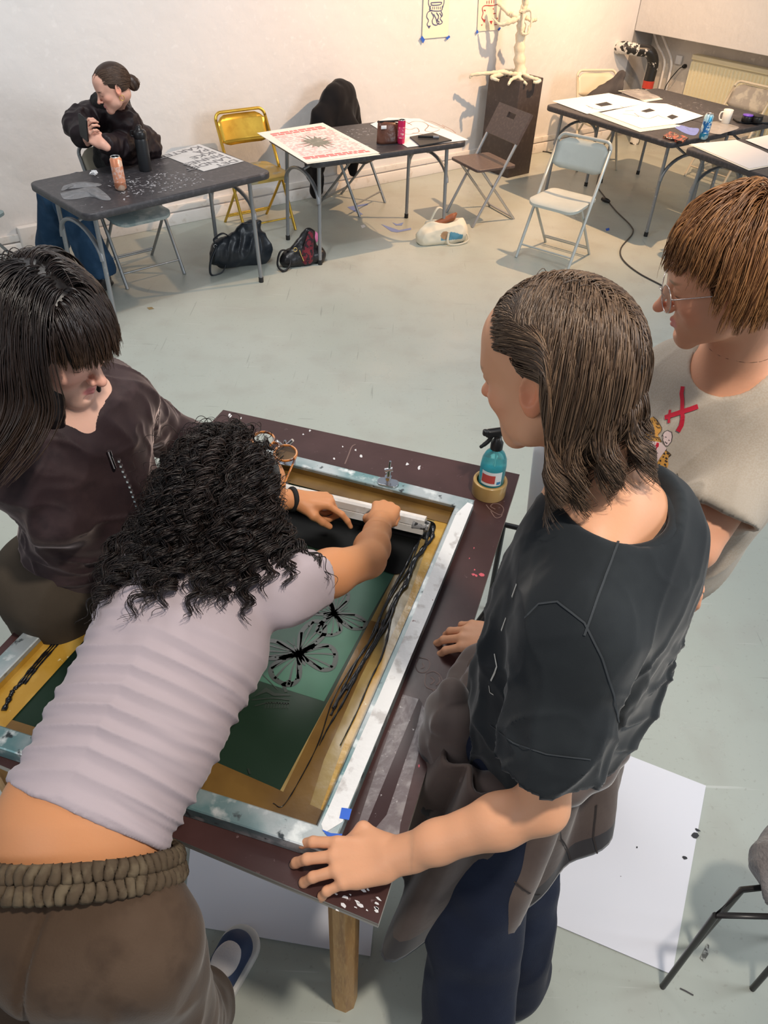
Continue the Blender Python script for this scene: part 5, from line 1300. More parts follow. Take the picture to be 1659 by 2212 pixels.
    T.cap(C - [0, 0, .56], C - [0, 0, .75], .165, .175, .004, flat=(f, .74), op='-')
    def disp(V, Nn):
        a = folds(V, Nn, (.25, .45, 1), 2.0, 9.0, 3); b = np.maximum(folds(V, Nn, (.5, .5, .75), 3.5, 17, 5), 0) ** 2; c = np.maximum(folds(V, Nn, (-.3, -.5, .8), 4, 24, 11), 0) ** 2
        low = np.clip((1.43 - V[:, 2]) / .25, .25, 1)
        return low * (.011 * a + .010 * b + .007 * c) + .002 * noise(V * 22, 4)
    tee = M('tee_black', (.016, .019, .022), .9, spec=.2, sheen=.16, n=[(10, (.023, .027, .030), .4, .7)], bump=(700, .25, .001))
    o = sdf_obj('t_shirt', T, tee, ps, .0055, disp=disp, smooth=1); o.location = off; bv = on_world(o, off)
    seam = M('seam_grey', (.035, .040, .045), .9); wm = M('print_white', (.55, .53, .48), .8)
    cloth_print(bv, None, [(seam, [(1345, 1148), (1320, 1210), (1290, 1290), (1262, 1372)], .0032), (seam, [(1135, 1335), (1165, 1305), (1205, 1300), (1262, 1345), (1300, 1420), (1325, 1500), (1335, 1560)], .0028), (seam, [(1060, 1565), (1110, 1605), (1180, 1628), (1275, 1640)], .0022), (wm, [(1118, 1262), (1108, 1290)], .004), (wm, [(1095, 1335), (1085, 1362)], .003), (wm, [(1070, 1412), (1075, 1440), (1062, 1470)], .003), (wm, [(1058, 1480), (1060, 1495), (1068, 1500)], .002)], 'shirt_seams', ps).location = off
    # collar band
    mb = MB(); ring = []
    for k in range(40):
        a = 2 * math.pi * k / 40; q = N + r * math.cos(a) * .092 + f * (math.sin(a) * .083 - .028) + [0, 0, .0]
        z = N[2] + .06
        for _ in range(60):
            if T.eval(np.array([[q[0], q[1], z]]))[0] < 0.0: break
            z -= .004
        ring.append(Vector((q[0], q[1], z + .003)))
    mb.tube(ring, .009, tee, 8, closed=True, flat=.8); mb.build('collar', ps, tuple(off))
    # trousers
    Pn = Sdf(); Pn.cap(hipL + [0, 0, .03], hipR + [0, 0, .03], .105, .105, .04)
    for h_, k_, f_ in ((hipL, knL, fl), (hipR, knR, fr)):
        g = f_ + [0, 0, .0]; Pn.chain([h_, k_, g], [.104, .092, .100], .03, cuts=[((0, 0, .035), (0, 0, -1))])
    den = M('denim_navy', (.010, .014, .030), .85, spec=.2, n=[(8, (.016, .022, .042), .45, .7)], bump=(400, .3, .002), sheen=.08)
    sdf_obj('trousers', Pn, den, ps, .007, disp=lambda V, n_: .012 * folds(V, n_, (.3, .3, 1), 2.5, 7, 2) + .006 * noise(V * 16, 3), smooth=2).location = off
    for q, sd in ((fl, -1), (fr, 1)):
        sh = Sdf(); fdir = f; sh.cap(q + [0, 0, -.02], q + f * .15 + [0, 0, -.03], .042, .04, .02, flat=(up, .8)); sh.cap(q - f * .03 - [0, 0, .045], q + f * .17 - [0, 0, .045], .042, .044, .005, flat=(up, .3))
        sdf_obj('shoe', sh, M('shoe_brown', (.10, .075, .06), .6), ps, .006).location = off
    # jumper tied round the waist
    J = Sdf(); jm = M('velour_brown', (.085, .060, .052), .8, spec=.2, sheen=.25, n=[(6, (.13, .095, .078), .4, .7)], bump=(60, .2, .003)); jd = M('rib_black_brown', (.022, .018, .020), .8, sheen=.3)
    w = C - [0, 0, .575]
    V, F = [], []; nu, nv = 120, 40
    lft = -r; bk = -f
    for j in range(nv + 1):
        v = j / nv
        for i in range(nu + 1):
            u = -.52 + 1.62 * i / nu; a = u * math.pi        # 0 = left side, .5 = back
            dr = lft * math.cos(a) + bk * math.sin(a)
            hem = .37 + .05 * math.cos(a * 1.2 - .1) + .045 * math.sin(a * 2.1 + .6) + .045 * math.cos(a * 5.3 + 1)
            ro = (.178 + .050 * abs(math.cos(a)) ** 1.5) + .065 * v ** .8 + (.010 + .030 * v) * math.sin(a * 7.3 + 2.2 * v + 1.1 * math.sin(a * 2)) + .012 * math.sin(a * 15 + v * 3)
            sq = np.array([*(w[:2] + dr[:2] * ro * (1 if True else 1)), 0]); fs_ = np.dot(sq[:2] - w[:2], f[:2]); sq[:2] -= f[:2] * fs_ * .22; sq[:2] += lft[:2] * .17 * hem * v * max(0, math.cos(a)) ** .7
            V.append((sq[0], sq[1], w[2] + .035 - hem * v + .012 * math.sin(a * 11) * v + .02 * (1 - v) * math.sin(a * 3 + 1)))
    for j in range(nv):
        for i in range(nu): a = j * (nu + 1) + i; F.append((a, a + nu + 1, a + nu + 2, a + 1))
    mi = [1 if (k // nu) > nv - 7 else 0 for k in range(len(F))]
    o = mesh_np('tied_jumper', np.array(V), np.array(F), [jm, jd], ps, True, midx=mi); o.location = off
    m_ = o.modifiers.new('s', 'SOLIDIFY'); m_.thickness = .008; m_.offset = 1
    cloth_print(on_world(o, off), None, [(M('seam_dark', (.03, .022, .02), .9), q, .0035) for q in ([(1095, 1880), (1140, 1920), (1200, 1925), (1240, 1905)], [(1285, 1730), (1278, 1800), (1290, 1860)], [(1010, 1890), (1040, 1950), (1050, 2000)], [(1200, 1790), (1230, 1850), (1240, 1900)])], 'jumper_seams', ps, .010).location = off
    wv = Sdf(); kn0 = W(985, 1560, .96)
    ringp = [w + (lft * math.cos(a) * .172 + bk * math.sin(a) * .135) + [0, 0, .01 + .012 * math.sin(a * 5)] for a in np.linspace(-.9 * math.pi / 2 - .6, math.pi + .2, 20)]
    ringp = [w + (q - w) * 1.22 for q in ringp]; wv.chain(ringp, [.026 + .008 * math.sin(i * 1.7) for i in range(20)], .015)
    wv.chain([ringp[0], kn0, kn0 + [-.02, 0, .0]], [.024, .030, .026], .02)
    s1 = [W(975, 1500, .99), W(955, 1540, .94), W(940, 1600, .87), W(932, 1680, .78)]; wv.chain(s1, [.026, .030, .032, .022], .02)
    s2 = [W(1000, 1560, .96), W(975, 1650, .86), W(950, 1730, .78), W(925, 1765, .72)]; wv.chain(s2, [.022, .032, .036, .024], .02)
    cuff = lambda V_, n_, col: np.where(((np.linalg.norm(V_ - s1[3], axis=1) < .085) | (np.linalg.norm(V_ - (s2[3] + [-.01, 0, -.02]), axis=1) < .04))[:, None], np.array([.02, .017, .018], np.float32), col)
    o = sdf_obj('tied_sleeves', wv, M('velour_tint', (.1, .08, .07), .75, sheen=.5, attr='tint'), ps, .005, disp=lambda V_, n_: .007 * folds(V_, n_, (.2, .2, 1), 5, 14, 8), base=(.10, .072, .062), color=cuff, smooth=2); o.location = off
    # hair
    coll = Sdf(); coll.ell(hp(0, -.018, .038), np.array((.080, .101, .087)) * 1.04, HB, .01); coll.ell(hp(0, .03, -.01), (.06, .055, .085), HB, .02); coll.cap(hp(0, -.045, -.05), N, .062, .066, .03)
    coll.cap(N + [0, 0, -.01], shL + [0, 0, .03], .06, .055, .04); coll.cap(N + [0, 0, -.01], shR + [0, 0, .03], .06, .055, .04); coll.cap(N - [0, 0, .05], N - [0, 0, .15], .09, .12, .04)
    hl = lambda p: (p[:, 2] > -.03) & ((p[:, 1] < .054 + (p[:, 2] - .05) * .25) & ((p[:, 1] < .02) | (p[:, 2] > .055)) & ((p[:, 1] < -.02) | (p[:, 2] > .03)))
    base = Sdf(); base.ell(hp(0, -.020, .040), np.array((.0775, .099, .085)) * 1.035, HB, .01); base.ell(hp(0, .105, -.03), (.09, .055, .115), HB, .012, '-')
    base.ell(hp(0, -.04, -.03), (.066, .062, .09), HB, .03); base.ell(hp(0, .075, -.06), (.10, .07, .10), HB, .012, '-')
    Xs = []
    for n, seed, ln_ in ((7600, 1, (.27, .36)), (900, 2, (.2, .33))):
        P, D, L = scalp(hc, HB, 1.04, n, hl, seed)
        rg = np.random.RandomState(seed)
        # strands leave the parting on top sideways and down
        loc = (P - hc) @ HB.T; sx = np.sign(loc[:, :1] + rg.normal(size=(n, 1)) * .014); fy = np.clip((L[:, 1:2] + .0) / .05, 0, 1); flow = (sx * HB[0] * (.9 - .3 * fy) - HB[1] * (.55 + .7 * fy) + rg.normal(size=(n, 3)) * .12)
        D0 = D * (.35 - .33 * fy) + flow; D0 /= np.linalg.norm(D0, axis=1, keepdims=True)
        low = np.clip((.10 - L[:, 2]) / .2, 0, 1); length = (ln_[0] + (ln_[1] - ln_[0]) * rg.rand(n)) * (.74 - .26 * low)
        # front strands are swept back behind the ear
        def force(P_, t, D_): 
            l = (P_ - hc) @ HB.T; k = np.clip((l[:, 1:2] + .040) / .03, 0, 1) * np.clip((.11 - l[:, 2:3]) / .03, 0, 1) * np.clip((l[:, 2:3] + .14) / .04, 0, 1)
            k2 = np.clip((l[:, 1:2] - .0) / .04, 0, 1) * (l[:, 2:3] > .06); v = DOWN * (1 - .6 * k) - HB[1] * (2.2 * k + 1.3 * k2) + D_ * .3 * k; return v / np.linalg.norm(v, axis=1, keepdims=True)
        Xs.append(grow(P, D0, length, 26, coll, DOWN, .30, margin=.003, seed=seed, clump=(120, .72, 1.5), force=force)); X = Xs[-1]
        lz = ((X - hc) @ HB.T)[..., 2]; wgt = np.clip((-.055 - lz) / .06, 0, 1) ** 1.3; cl = np.floor(X[:, 18] / .016).astype(int) @ np.array([7, 13, 29]); ph = (cl * 2.399)[:, None] + rg.normal(size=(n, 1)) * .5; s_ = np.cumsum(wgt, 1) * .42
        X += (np.cos(ph + s_) * wgt * .017)[..., None] * r + (np.sin(ph + s_) * wgt * .017)[..., None] * f + (wgt * .010)[..., None] * up
    brown = [(.060, .034, .020), (.20, .125, .075)]
    o = hair_obj('hair', Xs, hair_m, ps, [(.00065, .0002), (.0004, .0002)], base, brown, 3); o.location = off
    return ps
man_black()
# ------------------------------------------------------------------ curly haired woman bending over the screen
skinD = (.64, .28, .125)
def woman_curly():
    ps = thing('person', 'person with black curly hair, cropped lilac top and brown joggers, bending over the screen', 'person', tuple(W(215, 1930, 0)) )
    f = nrm((.25, .97, 0)); r = np.array([.97, -.25, 0]); up = np.array([0, 0, 1.])
    pel = W(165, 1990, .90); ps.location = (pel[0], pel[1], 0); off = -np.array(ps.location)
    wst = W(180, 1770, .985); mid = W(300, 1560, 1.04); chs = W(395, 1370, 1.10); nk = W(470, 1200, 1.17)
    ax = nrm(chs - wst); bk = nrm(np.cross(r, ax)); bk = bk if bk[2] > 0 else -bk       # surface normal of the back
    rr = nrm(np.cross(ax, bk))
    shR = W(622, 1270, 1.145); shL = W(335, 1215, 1.145)
    elR = W(795, 1210, 1.045); wrR = W(822, 1128, .985); elL = W(480, 1085, 1.02); wrL = W(640, 1078, .965)
    S = Sdf()
    hipR = pel + r * .092; hipL = pel - r * .092
    fR = W(424, 2190, .07); fL = W(30, 2330, .07); 
    kR = W(350, 2215, .50); kL = W(25, 2225, .50)
    S.cap(hipL, hipR, .085, .085, .04)
    S.chain([pel + bk * .0, wst, mid, chs, nk], [.108, .130, .125, .142, .075], .05, flat=(bk, .72))
    S.cap(shL, shR, .055, .055, .06); S.cap(nk, W(500, 1120, 1.23), .05, .05, .03)
    S.chain([shR, shR * .5 + elR * .5, elR], [.052, .046, .039], .03); fa = wrR - elR
    S.chain([elR, elR + fa * .3, elR + fa * .7, wrR], [.0385, .041, .032, .0245], .015)
    fb = wrL - elL; S.chain([shL, elL], [.05, .038], .03); S.chain([elL, elL + fb * .3, elL + fb * .7, wrL], [.038, .038, .029, .0235], .015)
    S.chain([hipL, kL, fL], [.08, .06, .045], .03); S.chain([hipR, kR, fR], [.08, .06, .045], .03)
    # hands gripping the squeegee
    yR = nrm(W(824, 1078, .975) - wrR); BR = basis(yR, (-.05, -.35, 1)); BR = basis(W(838, 1085, .962) - wrR, (.0, .35, 1))
    fist = [(62, 80, 40), (70, 85, 45), (74, 85, 45)]
    hand(S, wrR, BR, 1, [(38, 18, 12)] + fist, thumb=(.1, .75, -.6), tb=(.30, .35), sc=.94, nails=False)
    BL = basis(W(722, 1083, .958) - wrL, (-.0, .15, 1))
    hand(S, wrL, BL, -1, [(30, 18, 12)] + fist, thumb=(-.1, .75, -.6), tb=(.30, .40), sc=.94, nails=False)
    fd = nrm((.56, .66, -.36)); hz = nrm(up - fd * np.dot(fd, up)); HB = np.stack([np.cross(fd, hz), fd, hz]); hc = W(518, 1082, 1.215)
    hp = head(S, hc, HB, .97, skin=skinD, ears=(1, 1), lip=(.5, .15, .12))
    fine = [(hc - .13, hc + .13, .003), (wrR + [-.07, -.05, -.11], wrR + [.12, .14, .06], .0021), (wrL + [-.03, -.07, -.11], wrL + [.17, .12, .06], .0021)]
    sdf_obj('body', S, skin_mat('skin', skinD), ps, .0055, fine, tint=S.paint, base=skinD).location = off
    # cropped top: capped at the hem, cap sleeves
    T = Sdf(); hem = wst + ax * .006
    T.chain([wst - ax * .02, mid, chs, nk - ax * .03], [.149, .141, .154, .098], .05, flat=(bk, .74), cuts=[(hem, -ax)])
    dR = nrm(elR - shR); dL = nrm(elL - shL); T.cap(shL, shR, .062, .062, .05)
    T.cap(shR - dR * .02, shR + dR * .12, .061, .061, .03, cuts=[(shR + dR * .075, dR)]); T.cap(shL - dL * .02, shL + dL * .12, .060, .060, .03, cuts=[(shL + dL * .07, dL)])
    T.cap(shR + dR * .05, shR + dR * .12, .053, .057, .003, op='-')
    T.ell(nk + (hc - nk) * .35 , (.06, .06, .06), None, .02, '-')
    def disp(V, Nn):
        q = V - wst; t = q @ ax; x = q @ rr; edge = np.clip(np.abs(x) / .15, 0, 1.2)
        lowm = np.clip((.40 - t) / .16, .06, 1)
        u = t * 1.0 - .10 * x + .035 * np.abs(x) ** .5 + .022 * noise(np.stack([x * 5, t * 4, t * 0], 1), 8)
        c = 1 - 2 * np.abs(((u * 27 + .35 * noise(np.stack([x * 7, t * 9, t * 0], 1), 2)) % 1) - .5)
        d2 = 1 - 2 * np.abs(((u * 47 + .8 * noise(np.stack([x * 9, t * 12, t * 0], 1), 5)) % 1) - .5)
        return lowm * (.0130 * (((c + 1) / 2) ** 2.6 - .3) * (.62 + .15 * edge) * (1 + .6 * noise(np.stack([x * 8, t * 14, t * 0], 1), 12)) + .0045 * (((d2 + 1) / 2) ** 2.2 - .3) * np.clip(edge * 1.5 - .5, 0, 1)) + .002 * noise(V * 18, 1) + .004 * (1 - lowm) * folds(V, Nn, dR, 3, 14, 4) * np.clip(edge - .3, 0, 1)
    top = M('top_lilac', (.46, .385, .41), .85, spec=.2, sheen=.15, n=[(6, (.49, .41, .44), .4, .7)], bump=(900, .2, .001))
    sdf_obj('cropped_top', T, top, ps, .0036, disp=disp, smooth=1).location = off
    # joggers
    Pn = Sdf(); jog = M('joggers_brown', (.070, .043, .027), .9, spec=.15, sheen=.15, n=[(5, (.095, .062, .042), .4, .7), (14, (.050, .031, .021), .5, .75)], bump=(260, .25, .002))
    wb0 = wst - ax * .075 - up * .005; wb1 = wst - ax * .115 - up * .02; wax = nrm(wst - pel)
    Pn.chain([wst - wax * .095, pel + bk * .0], [.138, .138], .04, flat=(bk, .80), cuts=[(wst - wax * .10, wax)]); Pn.cap(hipL, hipR, .112, .112, .04)
    for h_, k_, f_ in ((hipL, kL, fL), (hipR, kR, fR)): Pn.chain([h_, k_, f_ + [0, 0, .02]], [.108, .098, .088], .02, cuts=[((0, 0, .05), (0, 0, -1))])
    def dj(V, Nn): 
        q = V - pel; seam = np.exp(-((q @ r) / .006) ** 2) * np.clip((V[:, 2] - .66) / .05, 0, 1)
        return .011 * folds(V, Nn, (.3, .2, 1), 3.5, 9, 6) * np.clip((1.0 - V[:, 2]) / .15, .1, 1) + .004 * noise(V * 16, 3) - .009 * seam
    sdf_obj('joggers', Pn, jog, ps, .006, disp=dj, smooth=1).location = off
    # gathered waistband
    V, F = [], []; nu, nv = 260, 16; cW = wst - wax * .062
    wx = nrm(np.cross(wax, bk)); wb = nrm(np.cross(wx, wax)); wb = wb if wb[2] > 0 else -wb
    for j in range(nv + 1):
        v = j / nv
        for i in range(nu):
            a = 2 * math.pi * i / nu; g = math.sin(a * 62 + 1.5 * math.sin(v * 6 + a * 9)); 
            ro = .0045 * g + .006 * abs(math.sin(math.pi * v * 2)) ** .5 + .001 + .010 * v
            q = cW - wax * (.048 * v - .012) + wx * math.cos(a) * (.152 + ro) + wb * math.sin(a) * (.124 + ro)
            V.append(q)
    for j in range(nv):
        for i in range(nu): F.append((j * nu + i, j * nu + (i + 1) % nu, (j + 1) * nu + (i + 1) % nu, (j + 1) * nu + i))
    o = mesh_np('waistband', np.array(V), np.array(F)[:, ::-1], M('waistband_brown', (.085, .060, .038), .85, spec=.2, n=[(30, (.13, .098, .062), .45, .6)]), ps); o.location = off
    m_ = o.modifiers.new('s', 'SOLIDIFY'); m_.thickness = .006
    # shoes
    for q in (fR, fL):
        sh = Sdf(); d = nrm((.38, .92, 0)); b0 = q + [0, 0, -.025]
        sh.cap(b0 - d * .03, b0 + d * .17, .040, .046, .02, flat=(up, .8)); 
        sdf_obj('shoe', sh, M('sneaker_navy', (.035, .055, .12), .6), ps, .005).location = off
        so = Sdf(); so.cap(q * [1, 1, 0] + [0, 0, .012] - d * .04, q * [1, 1, 0] + [0, 0, .012] + d * .185, .048, .055, .004, cuts=[((0, 0, .0), (0, 0, -1)), ((0, 0, .028), (0, 0, 1))])
        so.P = so.P
        sdf_obj('sole', so, M('sole_white', (.72, .70, .66), .6), ps, .005).location = off
        tp = Sdf(); tp.ell(b0 + d * .13 + [0, 0, .028], (.036, .05, .018), basis(d, up), .01)
        sdf_obj('toe_panel', tp, M('panel_white', (.70, .66, .66), .6, bump=(200, .5, .002)), ps, .005).location = off
    # wristband
    mb = MB(); yb = nrm(wrL - elL); u1 = nrm(np.cross(yb, up)); u2 = np.cross(u1, yb); cc = wrL - yb * .012
    mb.tube([Vector(cc + (u1 * math.cos(a) + u2 * math.sin(a)) * .029) for a in [2 * math.pi * k / 24 for k in range(24)]], .0042, M('hair_tie_black', (.012, .012, .012), .8), 8, closed=True, flat=1.6)
    mb.build('wristband', ps, tuple(off))
    # headband and the glasses pushed up on the head
    hb = Sdf(); hb.ell(hp(0, -.016, .040), np.array((.0800, .101, .088)) * .985, HB, .001)
    pl0 = hp(0, .052, .10); nb = nrm(HB[1] * .97 + HB[2] * .16)
    hb.P[0] = hb.P[0][:8] + (((pl0, nb), (pl0 - nb * .040, -nb)),)
    sdf_obj('headband', hb, M('headband_black', (.020, .021, .021), .8, sheen=.3), ps, .003).location = off
    tort = M('tortoiseshell', (.50, .17, .03), .18, n=[(60, (.10, .03, .01), .5, .6)], coat=.6)
    mb = MB(); g0 = hp(0, .088, .118); gx = HB[0]; gu = nrm(HB[1] * -.35 + HB[2] * .94); gf = nrm(np.cross(gx, gu))
    gc = hp(0, .062, .122); gu = nrm(HB[2] * .55 - HB[1] * -.83); 
    def gp(x, y, z=0): return Vector(gc + gx * x + gu * y + np.cross(gx, gu) * z)
    for s in (-1, 1):
        mb.tube([gp(s * (.034 + .025 * math.cos(a)), .021 * math.sin(a)) for a in [2 * math.pi * k / 26 for k in range(26)]], .0026, tort, 8, closed=True)
        mb.tube([gp(s * .058, .008), Vector(hp(s * .081, .03, .075)), Vector(hp(s * .084, -.02, .045)), Vector(hp(s * .083, -.05, .01))], .0022, tort, 8)
    mb.tube([gp(-.010, .006), gp(0, .010), gp(.010, .006)], .0028, tort, 8); mb.build('glasses_frame', ps, tuple(off))
    mb = MB(); lens = M('lens_glass', (.95, .95, .95), .03, trans=1.0, ior=1.1)
    for s in (-1, 1):
        P_ = [gp(s * (.034 + .0235 * math.cos(a)), .0195 * math.sin(a)) for a in [2 * math.pi * k / 26 for k in range(26)]]; mb.add(P_, [tuple(range(26))], lens)
    mb.build('lenses', ps, tuple(off))
    # curls
    rg = np.random.RandomState(4); black = [(.008, .006, .006), (.035, .022, .018)]
    base = Sdf(); base.ell(hp(0, -.050, .025), (.094, .082, .082), HB, .03); base.ell(hp(0, -.085, -.02), (.10, .06, .08), HB, .04); base.ell(hp(0, .085, -.03), (.075, .05, .11), HB, .01, '-')
    hl = lambda p: (p[:, 1] < .010 - p[:, 2] * .1) & (p[:, 2] > -.05) & ((p[:, 1] < -.0) | (p[:, 2] > .03)) & (p[:, 1] * .93 + p[:, 2] * .30 < .066 - .004 + 0 * p[:, 0])
    Xs = []; coll = Sdf(); coll.ell(hp(0, -.018, .038), (.082, .104, .09), HB, .01); coll.chain([nk, chs, wst], [.10, .158, .14], .05, flat=(bk, .74)); coll.cap(shL, shR, .066, .066, .06)
    # ringlets: every lock is a helix shared by its strands; n, strand radius, helix radius, turns per metre, lengths, locks, looseness
    for n, wa, fq, ln0, ln1, gv, nl, loose in ((4200, .0085, 27, .055, .115, .05, 330, .5), (3600, .0125, 23, .13, .30, .11, 120, .35), (1300, .010, 30, .05, .17, .06, 900, 1.0)):
        Pl, Dl, Ll = scalp(hc, HB, .97, nl, hl, nl)
        if nl == 120: Pl, Dl, Ll = [q[Ll[:, 1] < -.02] if len(q) == len(Ll) else q for q in (Pl, Dl, Ll)]
        nl = len(Pl); back = np.clip((-Ll[:, 1] + .015) / .09, 0, 1); Ln = (ln0 + (ln1 - ln0) * rg.rand(nl)) * (.20 + .80 * back)
        fr_ = np.clip((Ll[:, 1:2] + .06) / .08, 0, 1); dn = nrm(-ax * .95 - up * .45 + rr * .12); D0 = Dl * (.62 - .35 * fr_) + rg.normal(size=Dl.shape) * .2 - HB[1] * (.15 + .65 * fr_) + dn * .45; D0 /= np.linalg.norm(D0, axis=1, keepdims=True)
        seg = 56; dn = nrm(-ax * .95 - up * .45 + rr * .12)
        G = grow(Pl, D0, Ln, seg, coll, dn, gv, margin=.017, seed=7)
        ci = rg.randint(0, nl, n); X = G[ci]; t = np.arange(seg + 1)[None] / seg; Lh = Ln[ci][:, None] * (.75 + .3 * rg.rand(n, 1))
        X = X[:, :1] + (X - X[:, :1]) * (Lh / Ln[ci][:, None])[..., None]
        T_ = np.gradient(X, axis=1); T_ /= np.linalg.norm(T_, axis=2, keepdims=True) + 1e-9
        u = np.cross(T_, np.array([.3, .5, .81])); u /= np.linalg.norm(u, axis=2, keepdims=True) + 1e-9; v = np.cross(T_, u)
        ph = (ci * 2.4)[:, None] + rg.normal(size=(n, 1)) * .9 * loose; am = wa * np.clip(t * 4, .15, 1) * (1 - .3 * t) * (.75 + .4 * rg.rand(n, 1)) * (.7 + .6 * ((ci * .618) % 1))[:, None]
        f2 = fq * (.75 + .5 * ((ci * .414) % 1))[:, None]
        jit = rg.normal(size=(n, 1, 3)) * .0028 * (1 + 2.5 * (loose > .9))
        Xs.append(X + jit + (np.cos(ph + 6.28 * f2 * t * Lh) * am)[..., None] * u + (np.sin(ph + 6.28 * f2 * t * Lh) * am)[..., None] * v)
    o = hair_obj('hair', Xs, hair_m, ps, [(.0010, .0003), (.0012, .0004), (.0005, .0002)], base, black, 5, dispb=lambda v: .012 * noise(v * 40, 3)); o.location = off
    return ps
woman_curly()
# ------------------------------------------------------------------ young man with glasses and the printed tee
skinB = (.72, .355, .215)
def man_glasses():
    shL = W(1676, 912, 1.41); shR = W(1462, 818, 1.41); r = nrm(shR - shL); f = np.array([-r[1], r[0], 0]); up = np.array([0, 0, 1.])
    N = W(1606, 812, 1.49); N = N + [.0, .0, 0]
    cN = (shL + shR) / 2; N = np.array([cN[0], cN[1], 1.485]) + f * .01; 
    pel = np.array([N[0] - .10, N[1] + .08, .95]); hipL = pel - r * .09; hipR = pel + r * .09
    ps = thing('person', 'person in thin glasses with ginger bowl haircut and beige printed t-shirt', 'person', (pel[0], pel[1], 0)); off = -np.array(ps.location)
    elL = W(1500, 1190, 1.20); elL = shL + nrm(elL - shL) * .29; wrL = elL + nrm(np.array([-.25, .80, -.12])) * .21
    elR = shR + nrm(f * .1 + r * .1 + np.array([0, 0, -1])) * .28; wrR = elR + nrm(f * .5 - r * .75 + np.array([0, 0, -.1])) * .20
    S = Sdf(); fd = nrm((-.93, .20, -.34)); hz = nrm(up - fd * np.dot(up, fd)); HB = np.stack([np.cross(fd, hz), fd, hz])
    hc = W(1572, 600, 1.69); sc = 1.0
    hp = head(S, hc, HB, sc, skin=skinB, lip=(.70, .27, .22), brow=(.36, .19, .10), nose=1.8, jaw=.92)
    S.cap(hp(0, -.035, -.05), N + f * .010 + [0, 0, -.01], .056, .060, .03); S.cap(N + f * .0, N - [0, 0, .12], .062, .11, .05, flat=(f, .74))
    S.cap(N + [0, 0, -.03], shL + [0, 0, .02], .05, .046, .05); S.cap(N + [0, 0, -.03], shR + [0, 0, .02], .05, .046, .05)
    S.chain([N - [0, 0, .13], N - [0, 0, .30] + [-.04, .03, 0], pel], [.145, .13, .13], .05, flat=(f, .72))
    for a, b, c in ((shL, elL, wrL), (shR, elR, wrR)):
        S.chain([a, b], [.052, .041], .03); S.chain([b, b * .7 + c * .3, c], [.040, .041, .026], .015)
    BL = basis(wrL - elL, up); hand(S, wrL, BL, -1, [(30, 40, 25)] * 4, thumb=(-.3, .8, -.3)); BR = basis(wrR - elR, up); hand(S, wrR, BR, 1, [(30, 40, 25)] * 4, thumb=(.3, .8, -.3))
    for h_ in (hipL, hipR): S.chain([h_, h_ * [1, 1, .55] + [-.05, .05, 0], h_ * [1, 1, 0] + [-.09, .09, .06]], [.09, .06, .042], .03)
    fine = [(hc - .135, hc + .135, .0021)]
    sdf_obj('body', S, skin_mat('skin', skinB), ps, .0055, fine, tint=S.paint, base=skinB).location = off
    T = Sdf(); C = N
    T.cap(shL + [0, 0, .018], shR + [0, 0, .018], .060, .060, .05); T.cap(shL + [0, 0, -.03], shR + [0, 0, -.03], .08, .08, .05)
    T.chain([C - [0, 0, .09], C - [0, 0, .24] + f * .01 + [-.01, .01, 0], C - [0, 0, .45] + [-.035, .03, 0], C - [0, 0, .68] + [-.10, .08, 0]], [.145, .168, .168, .165], .06, flat=(f, .74), cuts=[((0, 0, C[2] - .66), (0, 0, -1))])
    for sh, el in ((shL, elL), (shR, elR)):
        d = nrm(el - sh); cp = sh + d * .205; T.cap(sh + [0, 0, -.005], sh + d * .26, .066, .086, .035, cuts=[(cp, d)]); T.cap(cp - d * .06, cp + d * .06, .062, .078, .003, op='-')
    ne = N + f * .022
    T.ell(ne + [0, 0, .055] - f * .01, (.078, .082, .080), np.stack([r, f, up]), .008, '-'); T.ell(ne + [0, 0, .02] + f * .02, (.066, .06, .07), np.stack([r, f, up]), .01, '-')
    T.cap(C - [0, 0, .60] + [-.11, .08, 0], C - [0, 0, .75] + [-.12, .09, 0], .140, .160, .004, flat=(f, .74), op='-')
    dL = nrm(elL - shL)
    ring = []
    for k_ in range(40):
        a = 2 * math.pi * k_ / 40; q = ne - f * .01 + r * math.cos(a) * .074 + f * math.sin(a) * .074; z = N[2] + .06
        for _ in range(60):
            if T.eval(np.array([[q[0], q[1], z]]))[0] < 0: break
            z -= .004
        ring.append(Vector((q[0], q[1], z + .002)))
    MB().tube(ring, .009, M('tee_beige', (.4, .3, .2)) if 0 else M('collar_beige', (.42, .355, .28), .9, spec=.15), 8, closed=True, flat=.6).build('collar', ps, tuple(off))
    def disp(V, Nn):
        d1 = nrm(np.array([-.35, .35, -1])); a = folds(V, Nn, d1, 1.6, 9, 21); b = np.maximum(folds(V, Nn, nrm(d1 + dL * .4), 2.5, 19, 25), 0) ** 2
        w_ = np.clip((1.50 - V[:, 2]) / .15, .25, 1); return w_ * (.0105 * a + .009 * b) + .0015 * noise(V * 25, 4)
    tee = M('tee_beige', (.43, .36, .285), .9, spec=.15, sheen=.08, n=[(300, (.47, .41, .34), .4, .6), (5, (.46, .40, .33), .4, .7)], bump=(800, .2, .001))
    o = sdf_obj('t_shirt', T, tee, ps, .0045, disp=disp, smooth=1); o.location = off; 
    class B2:  # the mesh sits at an offset from its empty, which adds up to world coordinates
        pass
    red = M('print_red', (.52, .012, .035), .7); org = M('print_orange', (.62, .30, .06), .7); pk = M('print_pink', (.72, .55, .52), .7); ln = M('print_line', (.03, .025, .025), .7)
    k = lambda L_: [(1370 + x / 7.9, 800 + y / 7.9) for x, y in L_]
